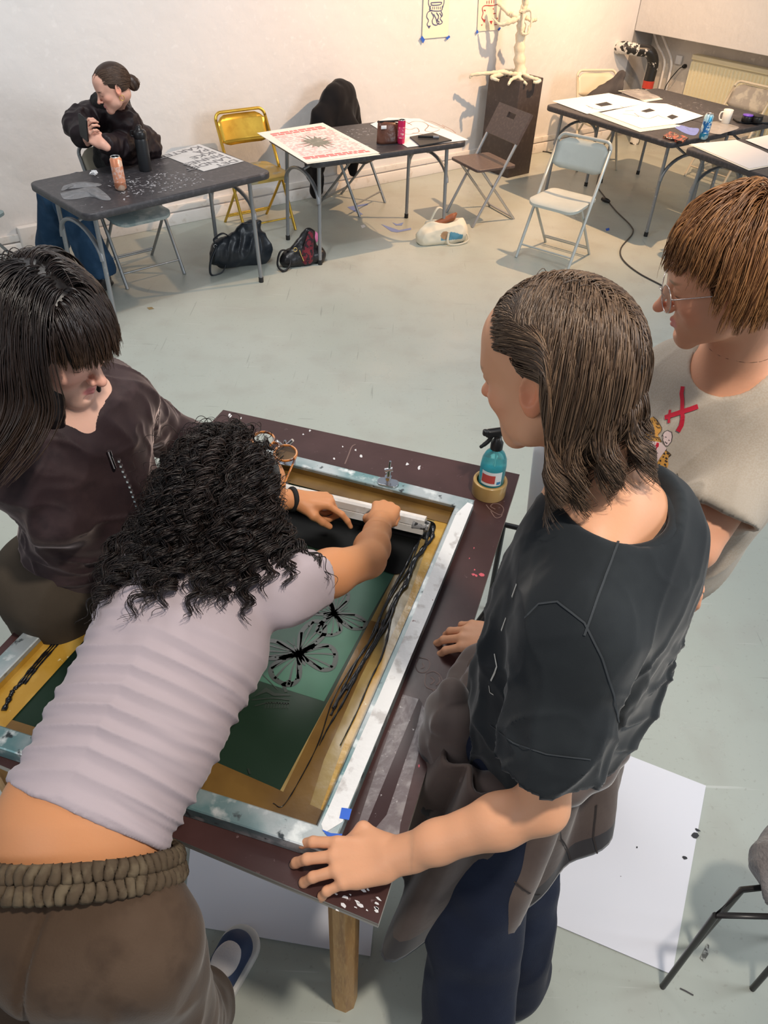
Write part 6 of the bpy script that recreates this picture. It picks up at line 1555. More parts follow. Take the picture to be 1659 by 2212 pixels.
    shp = [(red, k([(820, 270), (850, 275), (845, 400), (870, 480), (855, 660), (1080, 585), (1118, 610), (1105, 665), (900, 725), (855, 750), (860, 800), (835, 870), (850, 945), (760, 1070), (722, 1055), (722, 1000), (780, 950), (778, 900), (810, 800), (800, 760), (640, 800), (625, 810), (632, 880), (605, 915), (580, 905), (572, 845), (520, 838), (510, 800), (545, 765), (590, 755), (600, 680), (645, 672), (642, 725), (795, 700), (800, 540), (782, 500), (785, 400)]), None)]
    # the red mark is drawn as brush strokes
    shp = [(red, k([(838, 275), (815, 400), (830, 500), (828, 680), (835, 800), (812, 930), (750, 1040)]), .0085), (red, k([(530, 810), (640, 770), (830, 705), (960, 665), (1095, 615)]), .0095), (red, k([(622, 675), (608, 780), (600, 900)]), .006),
           (org, k([(330, 790), (400, 850), (440, 920), (480, 985), (470, 1040), (430, 1090), (380, 1120), (440, 1160), (470, 1220), (380, 1215), (240, 1195), (170, 1180), (190, 1000), (280, 820)]), None),
           (org, k([(545, 1360), (600, 1400), (635, 1440), (590, 1470), (575, 1540), (590, 1600), (555, 1700), (500, 1730), (380, 1610), (440, 1500), (490, 1430)]), None),
           (org, k([(200, 1400), (310, 1420), (345, 1480), (330, 1540), (270, 1510), (190, 1450)]), None),
           (pk, k([(230, 1210), (380, 1215), (470, 1235), (560, 1330), (440, 1490), (370, 1610), (230, 1580), (330, 1480), (350, 1380), (350, 1280), (240, 1280)]), None),
           (pk, k([(580, 1030), (640, 1050), (655, 1120), (640, 1210), (580, 1285), (530, 1280), (495, 1200), (495, 1110), (530, 1050)]), None),
           (red, k([(345, 1285), (390, 1230), (425, 1235), (420, 1300), (380, 1390), (370, 1330)]), None), (red, k([(300, 1440), (345, 1490), (290, 1570), (235, 1588), (300, 1510)]), None),
           (red, k([(305, 1050), (340, 1020), (410, 1060), (390, 1100), (330, 1080)]), None)]
    for P_ in ([(580, 1025), (645, 1050), (657, 1120), (640, 1210), (580, 1285), (530, 1280), (492, 1190), (498, 1105), (480, 1125), (520, 1050), (580, 1025)], [(330, 790), (400, 850), (445, 920), (482, 985), (470, 1040), (420, 1095)], [(545, 1360), (600, 1400), (635, 1440), (590, 1470)],
               [(535, 1125), (555, 1140)], [(590, 1180), (610, 1195)], [(530, 1210), (560, 1245), (570, 1230)], [(375, 900), (415, 905), (430, 930), (390, 920)], [(350, 840), (370, 870)], [(390, 850), (410, 890)], [(310, 850), (330, 900)], [(380, 950), (430, 990)], [(430, 970), (460, 990)], [(380, 1160), (400, 1190)], [(410, 1150), (440, 1190)], [(440, 1140), (470, 1220)], [(270, 1160), (285, 1180)],
               [(250, 1130), (330, 1135), (430, 1150)], [(240, 1285), (345, 1290), (355, 1380), (340, 1420)], [(365, 1330), (380, 1390), (410, 1410)], [(560, 1330), (545, 1360)]):
        shp.append((ln, k(P_), .0011))
    for P_ in ([(510, 1400), (530, 1430)], [(560, 1400), (600, 1430)], [(540, 1480), (570, 1510)], [(530, 1530), (570, 1560)], [(520, 1590), (550, 1620)], [(450, 1520), (455, 1550)], [(430, 1590), (440, 1610)], [(470, 1640), (480, 1660)], [(500, 1460), (505, 1480)], [(540, 1640), (555, 1660)], [(400, 1610), (405, 1625)], [(600, 1440), (620, 1460)]): shp.append((ln, k(P_), .0028))
    gy = M('print_grey', (.30, .28, .25), .7)
    shp.append((gy, k([(635, 1910), (680, 1820), (755, 1775)]), .006))
    for P_ in ([(620, 1890), (655, 1935)], [(640, 1850), (675, 1890)], [(665, 1810), (695, 1850)], [(695, 1780), (715, 1825)], [(735, 1755), (745, 1805)]): shp.append((ln, k(P_), .0016))
    cloth_print(on_world(o, off), None, shp, 'shirt_print', ps).location = off
    # trousers and shoes, hidden behind the others
    Pn = Sdf(); Pn.cap(hipL, hipR, .10, .10, .04)
    for h_ in (hipL, hipR): Pn.chain([h_, h_ * [1, 1, .55] + [-.05, .05, 0], h_ * [1, 1, 0] + [-.09, .09, .07]], [.105, .085, .085], .03, cuts=[((0, 0, .04), (0, 0, -1))])
    sdf_obj('trousers', Pn, M('trousers_black', (.02, .02, .022), .8), ps, .009).location = off
    for h_ in (hipL, hipR):
        q = h_ * [1, 1, 0] + [-.09, .09, .04]; sh = Sdf(); sh.cap(q, q + f * .16, .04, .038, .02, flat=(up, .85)); sdf_obj('shoe', sh, black_m, ps, .007).location = off
    # glasses
    wire = M('thin_silver', (.55, .50, .48), .25, .9); mb = MB()
    def G(x, y, z): return Vector(hp(x, y, z))
    for s in (-1, 1):
        mb.tube([G(s * (.033 + .0265 * math.cos(a)), .103 - .012 * abs((math.cos(a) + 1) / 2) + .004 - .004 * math.sin(a), -.004 + .0235 * math.sin(a)) for a in [2 * math.pi * k / 28 for k in range(28)]], .0009, wire, 6, closed=True)
        mb.tube([G(s * .0595, .093, .004), G(s * .066, .085, .006), G(s * .078, .03, .006), G(s * .081, -.01, .010), G(s * .080, -.02, -.004)], .0010, wire, 6)
        mb.tube([G(s * .008, .107, -.002), G(s * .009, .100, -.010)], .0007, wire, 6)
    mb.tube([G(-.0075, .108, .002), G(0, .110, .006), G(.0075, .108, .002)], .0010, wire, 6); mb.build('glasses_frame', ps, tuple(off))
    mb = MB(); lens = M('lens_glass', (.95, .95, .95), .03, trans=1.0, ior=1.1)
    for s in (-1, 1):
        P_ = [G(s * (.033 + .0262 * math.cos(a)), .103 - .012 * abs((math.cos(a) + 1) / 2) + .004 - .004 * math.sin(a), -.004 + .0232 * math.sin(a)) for a in [2 * math.pi * k / 28 for k in range(28)]]
        mb.add(P_, [tuple(range(28))], lens)
    mb.build('lenses', ps, tuple(off))
    e0 = hp(-.078, -.004, -.040); MB().tube([Vector(e0 + (HB[1] * math.cos(a) + HB[2] * math.sin(a)) * .006) for a in [2 * math.pi * k / 16 for k in range(16)]], .0008, M('earring_gold', (.75, .5, .15), .2, 1.0), 6, closed=True).build('earring', ps, tuple(off))
    # bowl of straight hair with a fringe
    coll = Sdf(); coll.ell(hp(0, -.018, .040), np.array((.081, .102, .089)) * sc, HB, .01); coll.ell(hp(0, .03, .0), (.064, .062, .085), HB, .02); coll.cap(hp(0, -.035, -.05), N, .060, .064, .03)
    base = Sdf(); base.ell(hp(0, -.020, .042), np.array((.083, .104, .090)) * sc, HB, .01); base.ell(hp(0, .105, -.040), (.12, .075, .108), HB, .02, '-'); base.ell(hp(0, -.035, -.02), (.072, .068, .07), HB, .03); base.ell(hp(-.08, .055, -.045), (.05, .07, .06), HB, .015, '-'); base.ell(hp(.08, .055, -.045), (.05, .07, .06), HB, .015, '-')
    hl = lambda p: (p[:, 2] > .0) & ((p[:, 2] > .045) | (p[:, 1] < .03)) & (p[:, 1] < .085)
    Xs = []; cr = hp(.03, -.075, .105)
    for n, seed in ((5200, 3), (700, 5)):
        P, D, L = scalp(hc, HB, sc * 1.02, n, hl, seed); rg = np.random.RandomState(seed)
        away = P - cr; away -= D * (away * D).sum(1, keepdims=True); away /= np.linalg.norm(away, axis=1, keepdims=True) + 1e-9
        D0 = away + D * .25 + rg.normal(size=(n, 3)) * .10; D0 /= np.linalg.norm(D0, axis=1, keepdims=True)
        # ends at a bowl line: distance left from the root to the rim
        rim = np.where(L[:, 1] > .035, .054, np.where(L[:, 1] > -.02, .036, -.04)); rim = rim + .012 * rg.normal(size=n)
        # arc length along the skull down to the rim of the bowl
        fr = np.hypot(L[:, 0] / .0765, (L[:, 1] + .018) / .0975); a0 = np.arctan2(fr, (L[:, 2] - .038) / .0835); a1 = np.arccos(np.clip((rim - .038) / .0835, -.98, .98)); length = np.clip(a1 - a0, .15, 3) * .076 + .004
        Xs.append(grow(P, D0, np.clip(length, .015, .25), 22, coll, DOWN, lambda t: .10 + .35 * t, margin=.004, wave=(.0022, 9, 1.5, .2), seed=seed, clump=(230, .6, 1.2)))
    o = hair_obj('hair', Xs, hair_m, ps, [(.0009, .0002), (.0005, .0002)], base, [(.12, .048, .018), (.44, .215, .085)], 3); o.location = off
    return ps
man_glasses()
# ------------------------------------------------------------------ woman with the black fringe in the velour jacket
skinC = (.78, .46, .35)
def woman_velour():
    up = np.array([0, 0, 1.]); shN = W(40, 985, 1.335); shF = W(238, 862, 1.335); r = nrm(shN - shF); r[2] = 0; f = nrm(np.array([-r[1], r[0], 0]))
    cN = (shN + shF) / 2; N = np.array([cN[0], cN[1], 1.40]) + f * .02
    pel = np.array([cN[0], cN[1], .93]) - f * .07; hipN = pel + r * .09; hipF = pel - r * .09
    ps = thing('person', 'person with long black hair and blunt fringe in a dark velour jacket at the left', 'person', (pel[0], pel[1], 0)); off = -np.array(ps.location)
    elF = W(335, 925, 1.10); wrF = W(520, 1000, .955); elN = W(125, 1112, 1.22); wrN = W(335, 1085, 1.05)
    S = Sdf(); fd = nrm((.80, -.30, -.36)); hz = nrm(up - fd * np.dot(up, fd)); HB = np.stack([np.cross(fd, hz), fd, hz]); hc = W(114, 728, 1.56)
    hp = head(S, hc, HB, .97, skin=skinC, lip=(.72, .26, .24), brow=(.03, .02, .02), nose=.6)
    S.cap(hp(0, -.04, -.05), N, .050, .055, .03); S.cap(N, N - [0, 0, .12], .055, .10, .05, flat=(f, .74))
    for sh in (shN, shF): S.cap(N + [0, 0, -.02], sh, .05, .05, .05)
    S.chain([N - [0, 0, .10], N - [0, 0, .28] - f * .02, pel], [.13, .12, .13], .05, flat=(f, .75))
    S.chain([shF, elF, wrF], [.048, .038, .024], .03); S.chain([shN, elN, wrN], [.048, .038, .024], .03)
    for h_ in (hipN, hipF): S.chain([h_, h_ * [1, 1, .5], h_ * [1, 1, 0] + [0, 0, .06]], [.09, .06, .04], .03)
    BF = basis(W(608, 1038, .925) - wrF, (-.1, .2, 1)); hand(S, wrF, BF, -1, [(30, 40, 25)] * 4, thumb=(-.4, .8, -.3), sc=.95, nails=False)
    BN = basis(W(420, 1060, .93) - wrN, up); hand(S, wrN, BN, 1, [(30, 40, 25)] * 4, thumb=(.4, .8, -.3), sc=.95, nails=False)
    fine = [(hc - .13, hc + .13, .0022)]
    sdf_obj('body', S, skin_mat('skin', skinC), ps, .0055, fine, tint=S.paint, base=skinC).location = off
    # black gloves
    G = Sdf(); G.P = []
    for w_, b_, sd in ((wrF, BF, -1), (wrN, BN, 1)): hand(G, w_, b_, sd, [(30, 40, 25)] * 4, thumb=(-.4 * -sd, .8, -.3) if sd > 0 else (-.4, .8, -.3), sc=1.05, nails=False)
    G.paint = []
    lo = np.minimum(wrF, wrN) - .15
    sdf_obj('gloves', G, M('glove_black', (.025, .028, .033), .35, bump=(60, .4, .003)), ps, .003, smooth=1).location = off
    # jacket
    T = Sdf(); C = N + [0, 0, -.02]
    T.cap(shN, shF, .066, .066, .05); T.cap(shN - [0, 0, .03], shF - [0, 0, .03], .085, .085, .05)
    T.chain([C - [0, 0, .06], C - [0, 0, .20] - f * .0, C - [0, 0, .36] - f * .05, pel - [0, 0, .06]], [.12, .135, .130, .148], .06, flat=(f, .82), cuts=[((0, 0, pel[2] - .07), (0, 0, -1))])
    for sh, el, wr in ((shN, elN, wrN), (shF, elF, wrF)):
        d = nrm(wr - el); T.chain([sh, el], [.068, .060], .035); T.chain([el, el * .4 + wr * .6, wr + d * .02], [.060, .050, .038], .02, cuts=[(wr - d * .005, d)])
    T.cap(N + [0, 0, -.02] + f * .01, hc, .055, .075, .012, op='-'); T.ell(hp(0, .06, -.105), (.060, .065, .05), None, .012, '-')
    aF, aN = nrm(elF - shF), nrm(elN - shN)
    def disp(V, Nn):
        tor = folds(V, Nn, (.5, .75, .15), 1.8, 13, 31); 
        sl = np.maximum(folds(V, Nn, (.3, -.4, .85), 3, 15, 36), -.3)
        fine_ = np.maximum(folds(V, Nn, (.6, .5, -.4), 5, 27, 38), 0) ** 2
        low = np.clip((1.22 - V[:, 2]) / .1, 0, 1)
        return .007 * sl + low * .008 * tor + .005 * fine_ + .002 * noise(V * 22, 2)
    vel = M('velour_plum', (.030, .017, .019), .62, spec=.25, sheen=.8, n=[(7, (.055, .033, .034), .45, .7), (20, (.02, .012, .014), .5, .75)], bump=(500, .2, .001))
    vel.node_tree.nodes['Principled BSDF'].inputs['Sheen Tint'].default_value = (.9, .72, .68, 1)
    vel.node_tree.nodes['Principled BSDF'].inputs['Sheen Roughness'].default_value = .3
    o = sdf_obj('jacket', T, vel, ps, .005, disp=disp, smooth=1); o.location = off
    # zip down the front
    bv = on_world(o, off)
    mb = MB()
    for k in range(30):
        p = N + f * .35 + [0, 0, -.10 - .012 * k]; h = bv.ray_cast(Vector(p), Vector(-f))
        if h[0] is not None: mb.box(h[0] + h[1] * .001, (.004, .007, .005), chrome_m)
    mb.build('zip', ps, tuple(off))
    mb = MB(); h = bv.ray_cast(Vector(_C), Vector(ray(236, 985)))
    if h[0] is not None: mb.tube([h[0] + h[1] * .004, h[0] + h[1] * .004 + Vector((.004, -.002, -.028))], .0035, chrome_m, 8); mb.tube([h[0] + h[1] * .004 + Vector((0, 0, .012)), h[0] + h[1] * .005], .0045, chrome_m, 8)
    mb.build('zip_pull', ps, tuple(off))
    # trousers and shoes
    Pn = Sdf(); Pn.cap(hipN, hipF, .12, .12, .04)
    for h_ in (hipN, hipF): Pn.chain([h_, h_ * [1, 1, .5] , h_ * [1, 1, 0] + [0, 0, .07]], [.125, .115, .12], .03, cuts=[((0, 0, .035), (0, 0, -1))])
    sdf_obj('trousers', Pn, M('trousers_umber', (.055, .042, .030), .9, spec=.2, n=[(6, (.075, .058, .042), .45, .7)], bump=(300, .2, .002)), ps, .007, disp=lambda V, n_: .010 * folds(V, n_, up, 2, 9, 41), smooth=2).location = off
    for h_ in (hipN, hipF):
        q = h_ * [1, 1, 0] + [0, 0, .04]; sh = Sdf(); sh.cap(q, q + f * .15, .04, .038, .02, flat=(up, .85)); sdf_obj('shoe', sh, black_m, ps, .007).location = off
    # long straight hair with a fringe
    coll = Sdf(); coll.ell(hp(0, -.018, .040), np.array((.080, .101, .088)), HB, .01); coll.ell(hp(0, .03, -.02), (.058, .055, .085), HB, .02); coll.cap(hp(0, -.04, -.05), N, .055, .06, .03)
    coll.cap(shN, shF, .07, .07, .05); coll.cap(shN - [0, 0, .05], shF - [0, 0, .05], .085, .085, .05)
    base = Sdf(); base.ell(hp(0, -.020, .042), np.array((.082, .103, .089)), HB, .01); base.ell(hp(0, .105, -.060), (.062, .075, .105), HB, .015, '-')
    base.cap(hp(0, -.04, 0), hp(0, -.04, 0) + [0, 0, -.13], .088, .085, .03); base.cap(hp(.055, .0, -.01), hp(.06, -.01, -.09), .030, .026, .02)
    base.ell(hp(0, .13, -.10), (.05, .10, .12), HB, .015, '-')
    part = hp(0, .0, .125); hl = lambda p: (p[:, 2] > -.01) & ((p[:, 2] > .05) | (p[:, 1] < .015)) & (p[:, 1] < .08)
    Xs = []
    for n, seed in ((6200, 3), (500, 6)):
        P, D, L = scalp(hc, HB, .99, n, hl, seed); rg = np.random.RandomState(seed)
        fringe = (L[:, 1] > .020) & (np.abs(L[:, 0]) < .060)
        sx = np.sign(L[:, 0] + .008 * rg.normal(size=n))[:, None]
        side = sx * HB[0] * 1.0 - HB[1] * .1; frd = HB[1] * 1.0 + HB[0] * L[:, :1] * 4
        D0 = D * .15 + np.where(fringe[:, None], frd, side) + rg.normal(size=(n, 3)) * .06; D0 /= np.linalg.norm(D0, axis=1, keepdims=True)
        fr = np.hypot(L[:, 0] / .0765, (L[:, 1] + .018) / .0975); a0 = np.arctan2(fr, (L[:, 2] - .038) / .0835); rim = .030 + .006 * rg.normal(size=n)
        lf = np.clip(np.arccos(np.clip((rim - .038) / .0835, -.98, .98)) - a0, .2, 3) * .098 + .012
        length = np.where(fringe | ((sx[:, 0] < 0) & (L[:, 1] > -.05)), np.minimum(lf, .11),  (.30 + .10 * rg.rand(n)) * np.clip(.75 + L[:, 2] * 2.2, .6, 1.05) * np.where(L[:, 0] < -.01, .34, 1))
        def force(P_, t, D_):
            l = (P_ - hc) @ HB.T; inface = np.clip((l[:, 1:2] - .012) / .03, 0, 1) * np.clip((.01 - l[:, 2:3]) / .02, 0, 1)
            v = DOWN + np.sign(l[:, :1]) * HB[0] * .8 * inface - HB[1] * .5 * inface; v = np.where(fringe[:, None], DOWN, v); return v / np.linalg.norm(v, axis=1, keepdims=True)
        Xs.append(grow(P, D0, length, 26, coll, DOWN, lambda t: .16 + .2 * t, margin=.004, wave=(.004, 5, 1.5, .4), seed=seed, clump=(150, .45, 1.4), force=force))
    hm = M('hair_black_shine', (.01, .008, .008), .36, attr='tint', spec=.6)
    o = hair_obj('hair', Xs, hm, ps, [(.0009, .0003), (.0005, .0002)], base, [(.010, .0075, .0075), (.028, .019, .017)], 3, dispb=lambda v: .0015 * noise(v * 160, 3), tipcol=((.16, .08, .035), .35)); o.location = off
    return ps
woman_velour()
# ------------------------------------------------------------------ seated woman with the phone
skinE = (.72, .40, .30)
def woman_seated():
    up = np.array([0, 0, 1.]); f = nrm((-.80, -.60, 0)); r = np.array([f[1], -f[0], 0])
    pel = np.array([-1.90, 5.18, .56]); N = np.array([-1.80, 5.10, 1.035]); shL = N - r * .165 + [0, 0, -.06]; shR = N + r * .165 + [0, 0, -.06]
    ps = thing('person', 'person in black puffy coat and blue jeans sitting at the back, holding a phone', 'person', (pel[0], pel[1], 0)); off = -np.array(ps.location)
    ph = W(182, 284, .985)
    wrL = W(222, 312, .925); elL = W(318, 316, .80); wrR = W(188, 300, .94); elR = W(168, 268, .98)
    S = Sdf(); fd = nrm(f * .93 + [-.0, -.0, -.36] + np.array([.0, -.0, 0])); hz = nrm(up - fd * np.dot(up, fd)); HB = np.stack([np.cross(fd, hz), fd, hz]); hc = W(242, 190, 1.20)
    hp = head(S, hc, HB, .98, skin=skinE, lip=(.62, .26, .24), brow=(.12, .07, .05), nose=1.1)
    S.cap(hp(0, -.04, -.05), N, .05, .055, .03)
    for sh in (shL, shR): S.cap(N + [0, 0, -.02], sh, .05, .05, .05)
    S.chain([N - [0, 0, .1], pel], [.12, .13], .05, flat=(f, .78))
    for a, b, c in ((shL, elL, wrL), (shR, elR, wrR)): S.chain([a, b, c], [.048, .038, .024], .03)
    kL = W(205, 485, .50); kR = W(118, 470, .50); aL = W(212, 590, .09); aR = W(112, 548, .11)
    kL = pel + nrm(f * .6 + np.array([.0, -.55, 0])) * .42 + [0, 0, -.03]; kR = pel + nrm(f * .95 + np.array([-.1, -.0, 0])) * .42 + [0, 0, -.03]
    aL = np.array([*W(218, 596, .09)[:2], .09]); aR = np.array([*W(118, 545, .10)[:2], .10])
    hL = pel - r * .085 - [0, 0, .02]; hR = pel + r * .085 - [0, 0, .02]
    S.chain([hL, kL, aL], [.085, .06, .04], .03); S.chain([hR, kR, aR], [.085, .06, .04], .03)
    BL = basis(ph - wrL + [-.02, .0, .01], (.5, -.8, .25)); hand(S, wrL, BL, -1, [(40, 60, 30)] * 4, thumb=(-.1, .8, -.5), sc=.95, nails=False)
    BR = basis(ph - wrR + [.03, -.02, .02], (-.3, -.8, .5)); hand(S, wrR, BR, 1, [(40, 60, 30)] * 4, thumb=(.1, .8, -.5), sc=.95, nails=False)
    fine = [(hc - .13, hc + .13, .003), (ph - .12, ph + .12, .003)]
    sdf_obj('body', S, skin_mat('skin', skinE), ps, .007, fine, tint=S.paint, base=skinE).location = off
    T = Sdf(); C = N
    T.cap(shL, shR, .075, .075, .05); T.chain([C - [0, 0, .06], C - [0, 0, .24] - f * .02, pel + [0, 0, .04] - f * .02], [.14, .17, .175], .06, flat=(f, .85))
    for sh, el, wr in ((shL, elL, wrL), (shR, elR, wrR)):
        d = nrm(wr - el); T.chain([sh, el], [.080, .088], .04); T.chain([el, el * .4 + wr * .6, wr + d * .02], [.080, .066, .040], .03, cuts=[(wr - d * .02, d)])
    T.cap(N + [0, 0, -.01], hc, .055, .06, .015, op='-')
    coat = M('coat_black', (.016, .010, .012), .5, spec=.3, n=[(6, (.026, .018, .020), .5, .7)])
    sdf_obj('coat', T, coat, ps, .007, disp=lambda V, n_: .012 * folds(V, n_, (.5, .2, .8), 5, 13, 51) + .006 * folds(V, n_, (.7, -.2, .3), 8, 26, 52) + .004 * noise(V * 30, 2), smooth=1).location = off
    K = Sdf(); K.chain([N + r * .075 * math.sin(q) + f * (.065 * math.cos(q) + .01) + [0, 0, .03 + .01 * math.cos(2 * q)] for q in np.linspace(0, 6.2832, 13)], [.040] * 13, .03); K.cap(N + f * .07, N + f * .12 - [0, 0, .30], .06, .065, .03)

    sdf_obj('scarf', K, M('scarf_black', (.012, .012, .012), .95, bump=(120, .8, .006)), ps, .007, disp=lambda V, n_: .006 * noise(V * 40, 2)).location = off
    Pn = Sdf(); Pn.cap(hL, hR, .11, .11, .04); Pn.chain([hL, kL, aL + [0, 0, .04]], [.105, .088, .105], .03, cuts=[((0, 0, .11), (0, 0, -1))]); Pn.chain([hR, kR, aR + [0, 0, .05]], [.105, .088, .105], .03, cuts=[((0, 0, .13), (0, 0, -1))])
    sdf_obj('jeans', Pn, M('denim_blue', (.018, .050, .10), .8, spec=.2, n=[(10, (.035, .08, .15), .45, .7)], bump=(300, .3, .002)), ps, .007, disp=lambda V, n_: .008 * folds(V, n_, up, 4, 13, 7), smooth=2).location = off
    for a, d in ((aL, nrm((-.2, -1, 0))), (aR, nrm((-1, -.2, 0)))):
        q = a * [1, 1, 0]; sh = Sdf(); sh.cap(q + [0, 0, .10], q + [0, 0, .06], .046, .046, .02); sh.cap(q + [0, 0, .055] - d * .03, q + d * .14 + [0, 0, .05], .046, .042, .03); sh.cap(q + [0, 0, .018] - d * .05, q + d * .16 + [0, 0, .018], .045, .046, .004, cuts=[((0, 0, .002), (0, 0, -1))], flat=(up, .5))
        sdf_obj('shoe', sh, M('shoe_black_leather', (.015, .015, .017), .3, bump=(60, .5, .004)), ps, .005).location = off
    # hair drawn back into a low knot
    coll = Sdf(); coll.ell(hp(0, -.018, .038), np.array((.0785, .0995, .0855)), HB, .01); coll.ell(hp(0, .03, -.01), (.06, .055, .085), HB, .02)
    base = Sdf(); base.ell(hp(0, -.020, .042), np.array((.0790, .100, .0865)), HB, .01); base.ell(hp(0, .115, -.065), (.10, .080, .115), HB, .012, '-'); base.ell(hp(-.08, .05, -.03), (.05, .06, .05), HB, .01, '-'); base.ell(hp(.08, .05, -.03), (.05, .06, .05), HB, .01, '-')
    knot = hp(0, -.125, -.03); base.ell(knot, (.042, .036, .045), HB, .02)
    Pk, Dk, L = scalp(hc, HB, 1.0, 2600, lambda p: (p[:, 2] > -.02) & ((p[:, 2] > .05) | (p[:, 1] < .0)) & (p[:, 1] < .075), 3)
    to = knot - Pk; dist_ = np.linalg.norm(to, axis=1); D0 = np.sign(L[:, :1]) * HB[0] * .5 * (L[:, 2:3] > .08) - HB[1] + Dk * .1
    X1 = grow(Pk, D0, dist_ * 1.15, 16, coll, None, .35, margin=.003, force=lambda P_, t, D_: (knot - P_) / (np.linalg.norm(knot - P_, axis=1, keepdims=True) + 1e-6), seed=1)
    rg = np.random.RandomState(2); n = 700; th = rg.rand(n, 1) * 6.28; t = np.linspace(0, 1, 20)[None]; R_ = .034 * (.7 + .45 * rg.rand(n, 1)); az = rg.normal(size=(n, 1)) * .4
    a = th + t * 4.5; loc = np.stack([R_ * np.cos(a), R_ * np.sin(az) * .9 + 0 * a, R_ * 1.15 * np.sin(a) * np.cos(az)], 2)
    X2 = knot + loc @ HB
    o = hair_obj('hair', [X1, X2], hair_m, ps, [(.0010, .0003), (.0012, .0004)], base, [(.045, .024, .016), (.14, .085, .055)], 4); o.location = off
    e0 = hp(-.080, -.006, -.045); e0b = hp(.080, -.006, -.045); gd = M('earring_gold', (.75, .5, .15), .2, 1.0)
    for e in (e0, e0b): MB().tube([Vector(e + (HB[1] * math.cos(a) + HB[2] * math.sin(a)) * .014) for a in [2 * math.pi * k / 18 for k in range(18)]], .0022, gd, 6, closed=True).build('earring', ps, tuple(off))
    # phone
    pb = basis(nrm(hc - ph) * .0 + nrm((.25, -.35, .95)), nrm(hc - ph)); X = Matrix([list(pb[0]), list(pb[1]), list(pb[2])]).transposed()
    t = thing('phone', 'black smartphone held up by the seated woman in the black coat', 'phone', tuple(ph + nrm(np.array([0, 0, 2.2]) - ph) * .05 + [0, 0, .02]))
    MB().prism(rrect(.072, .148, .012, 5), -.0045, .0045, black_m, X=X.to_4x4(), bev=.001).build('case', t)
    MB().prism(rrect(.064, .138, .008, 5), .0047, .0051, M('phone_screen', (.01, .01, .012), .08), X=X.to_4x4()).build('screen', t)
    return ps
woman_seated()
# ------------------------------------------------------------------ bags and cloths
leather = M('leather_black', (.018, .022, .028), .34, n=[(6, (.028, .035, .045), .4, .7)], bump=(90, .3, .002))
def strap(parent, pts, r, mat, name='strap', n=8): return MB().tube(bez(pts, n), r, mat, 8, flat=.45).build(name, parent)
# black leather bag
c = at(515, 575, 0); t = thing('leather_bag', 'slumped black leather bag on the floor under the newsprint poster table', 'bag', tuple(c), math.radians(32))
S = Sdf(); S.cap((-.12, 0, .10), (.16, 0, .10), .085, .105, .05, flat=((0, 1, 0), .75), cuts=[((0, 0, .0), (0, 0, -1))]); S.cap((-.10, 0, .16), (.12, .02, .22), .035, .055, .07, flat=((0, 1, 0), .5)); S.cap((.08, .02, .24), (.15, .02, .29), .045, .055, .03, flat=((0, 1, 0), .5), cuts=[((0, 0, .29), (0, 0, 1))])
S.cap((.11, .02, .26), (.13, .02, .34), .035, .04, .004, flat=((0, 1, 0), .4), op='-')
sdf_obj('bag_body', S, leather, t, .006, disp=lambda V, n: .010 * folds(V, n, (.4, 0, 1), 5, 14, 3) + .004 * noise(V * 30, 1))
strap(t, [(-.14, -.02, .17), (-.17, -.03, .23), (-.10, -.02, .26), (-.04, 0, .22)], .010, leather)
strap(t, [(-.16, -.03, .18), (-.22, -.06, .10), (-.235, -.08, .01), (-.15, -.07, .01), (-.10, -.04, .06)], .011, leather)
MB().tube([(-.165 + .012 * math.cos(a), -.03, .185 + .012 * math.sin(a)) for a in [k * .7 for k in range(9)]], .002, chrome_m, 6).build('ring', t)
# black and red bag
c = at(655, 570, 0); t = thing('shoulder_bag', 'black shoulder bag with dark red patterned panel and gold clasp on the floor', 'bag', tuple(c), math.radians(28))
S = Sdf(); S.cap((-.12, 0, .045), (.12, 0, .05), .055, .06, .04, flat=((0, 1, 0), 1), cuts=[((0, 0, 0), (0, 0, -1))]); S.cap((-.05, .01, .07), (.05, .02, .22), .07, .028, .05, flat=((0, 1, 0), .6)); S.cap((.05, .02, .10), (.08, .02, .2), .06, .03, .04, flat=((0, 1, 0), .6))
sdf_obj('bag_body', S, M('leather_black_bag', (.012, .011, .012), .32, bump=(70, .5, .003)), t, .006, disp=lambda V, n: .006 * noise(V * 28, 3))
S = Sdf(); S.cap((.015, -.045, .06), (.06, -.015, .22), .052, .022, .03, flat=((0, 1, 0), .5))
sdf_obj('red_panel', S, M('velvet_red', (.16, .008, .02), .7, sheen=.3, n=[(45, (.02, .005, .01), .5, .55)]), t, .005)
strap(t, [(-.08, .0, .10), (-.17, -.02, .13), (-.215, -.05, .05), (-.19, -.09, .01), (-.13, -.07, .03), (-.10, -.03, .09)], .010, M('leather_black_bag', (0, 0, 0)))
gold2 = M('gold_clasp', (.80, .58, .22), .22, 1.0)
m = MB(); m.tube([(-.045, -.055, .13), (-.035, -.06, .09), (-.02, -.066, .05)], .004, gold2, 8); m.tube([(-.075 + .014 * math.cos(a), -.05, .135 + .014 * math.sin(a)) for a in [k * .7 for k in range(10)]], .003, gold2, 6); m.build('clasp', t)
S = Sdf(); S.ell((.105, .03, .17), (.035, .018, .045), None, .01); sdf_obj('pink_pouch', S, M('pink_cloth', (.80, .22, .42), .6), t, .005)
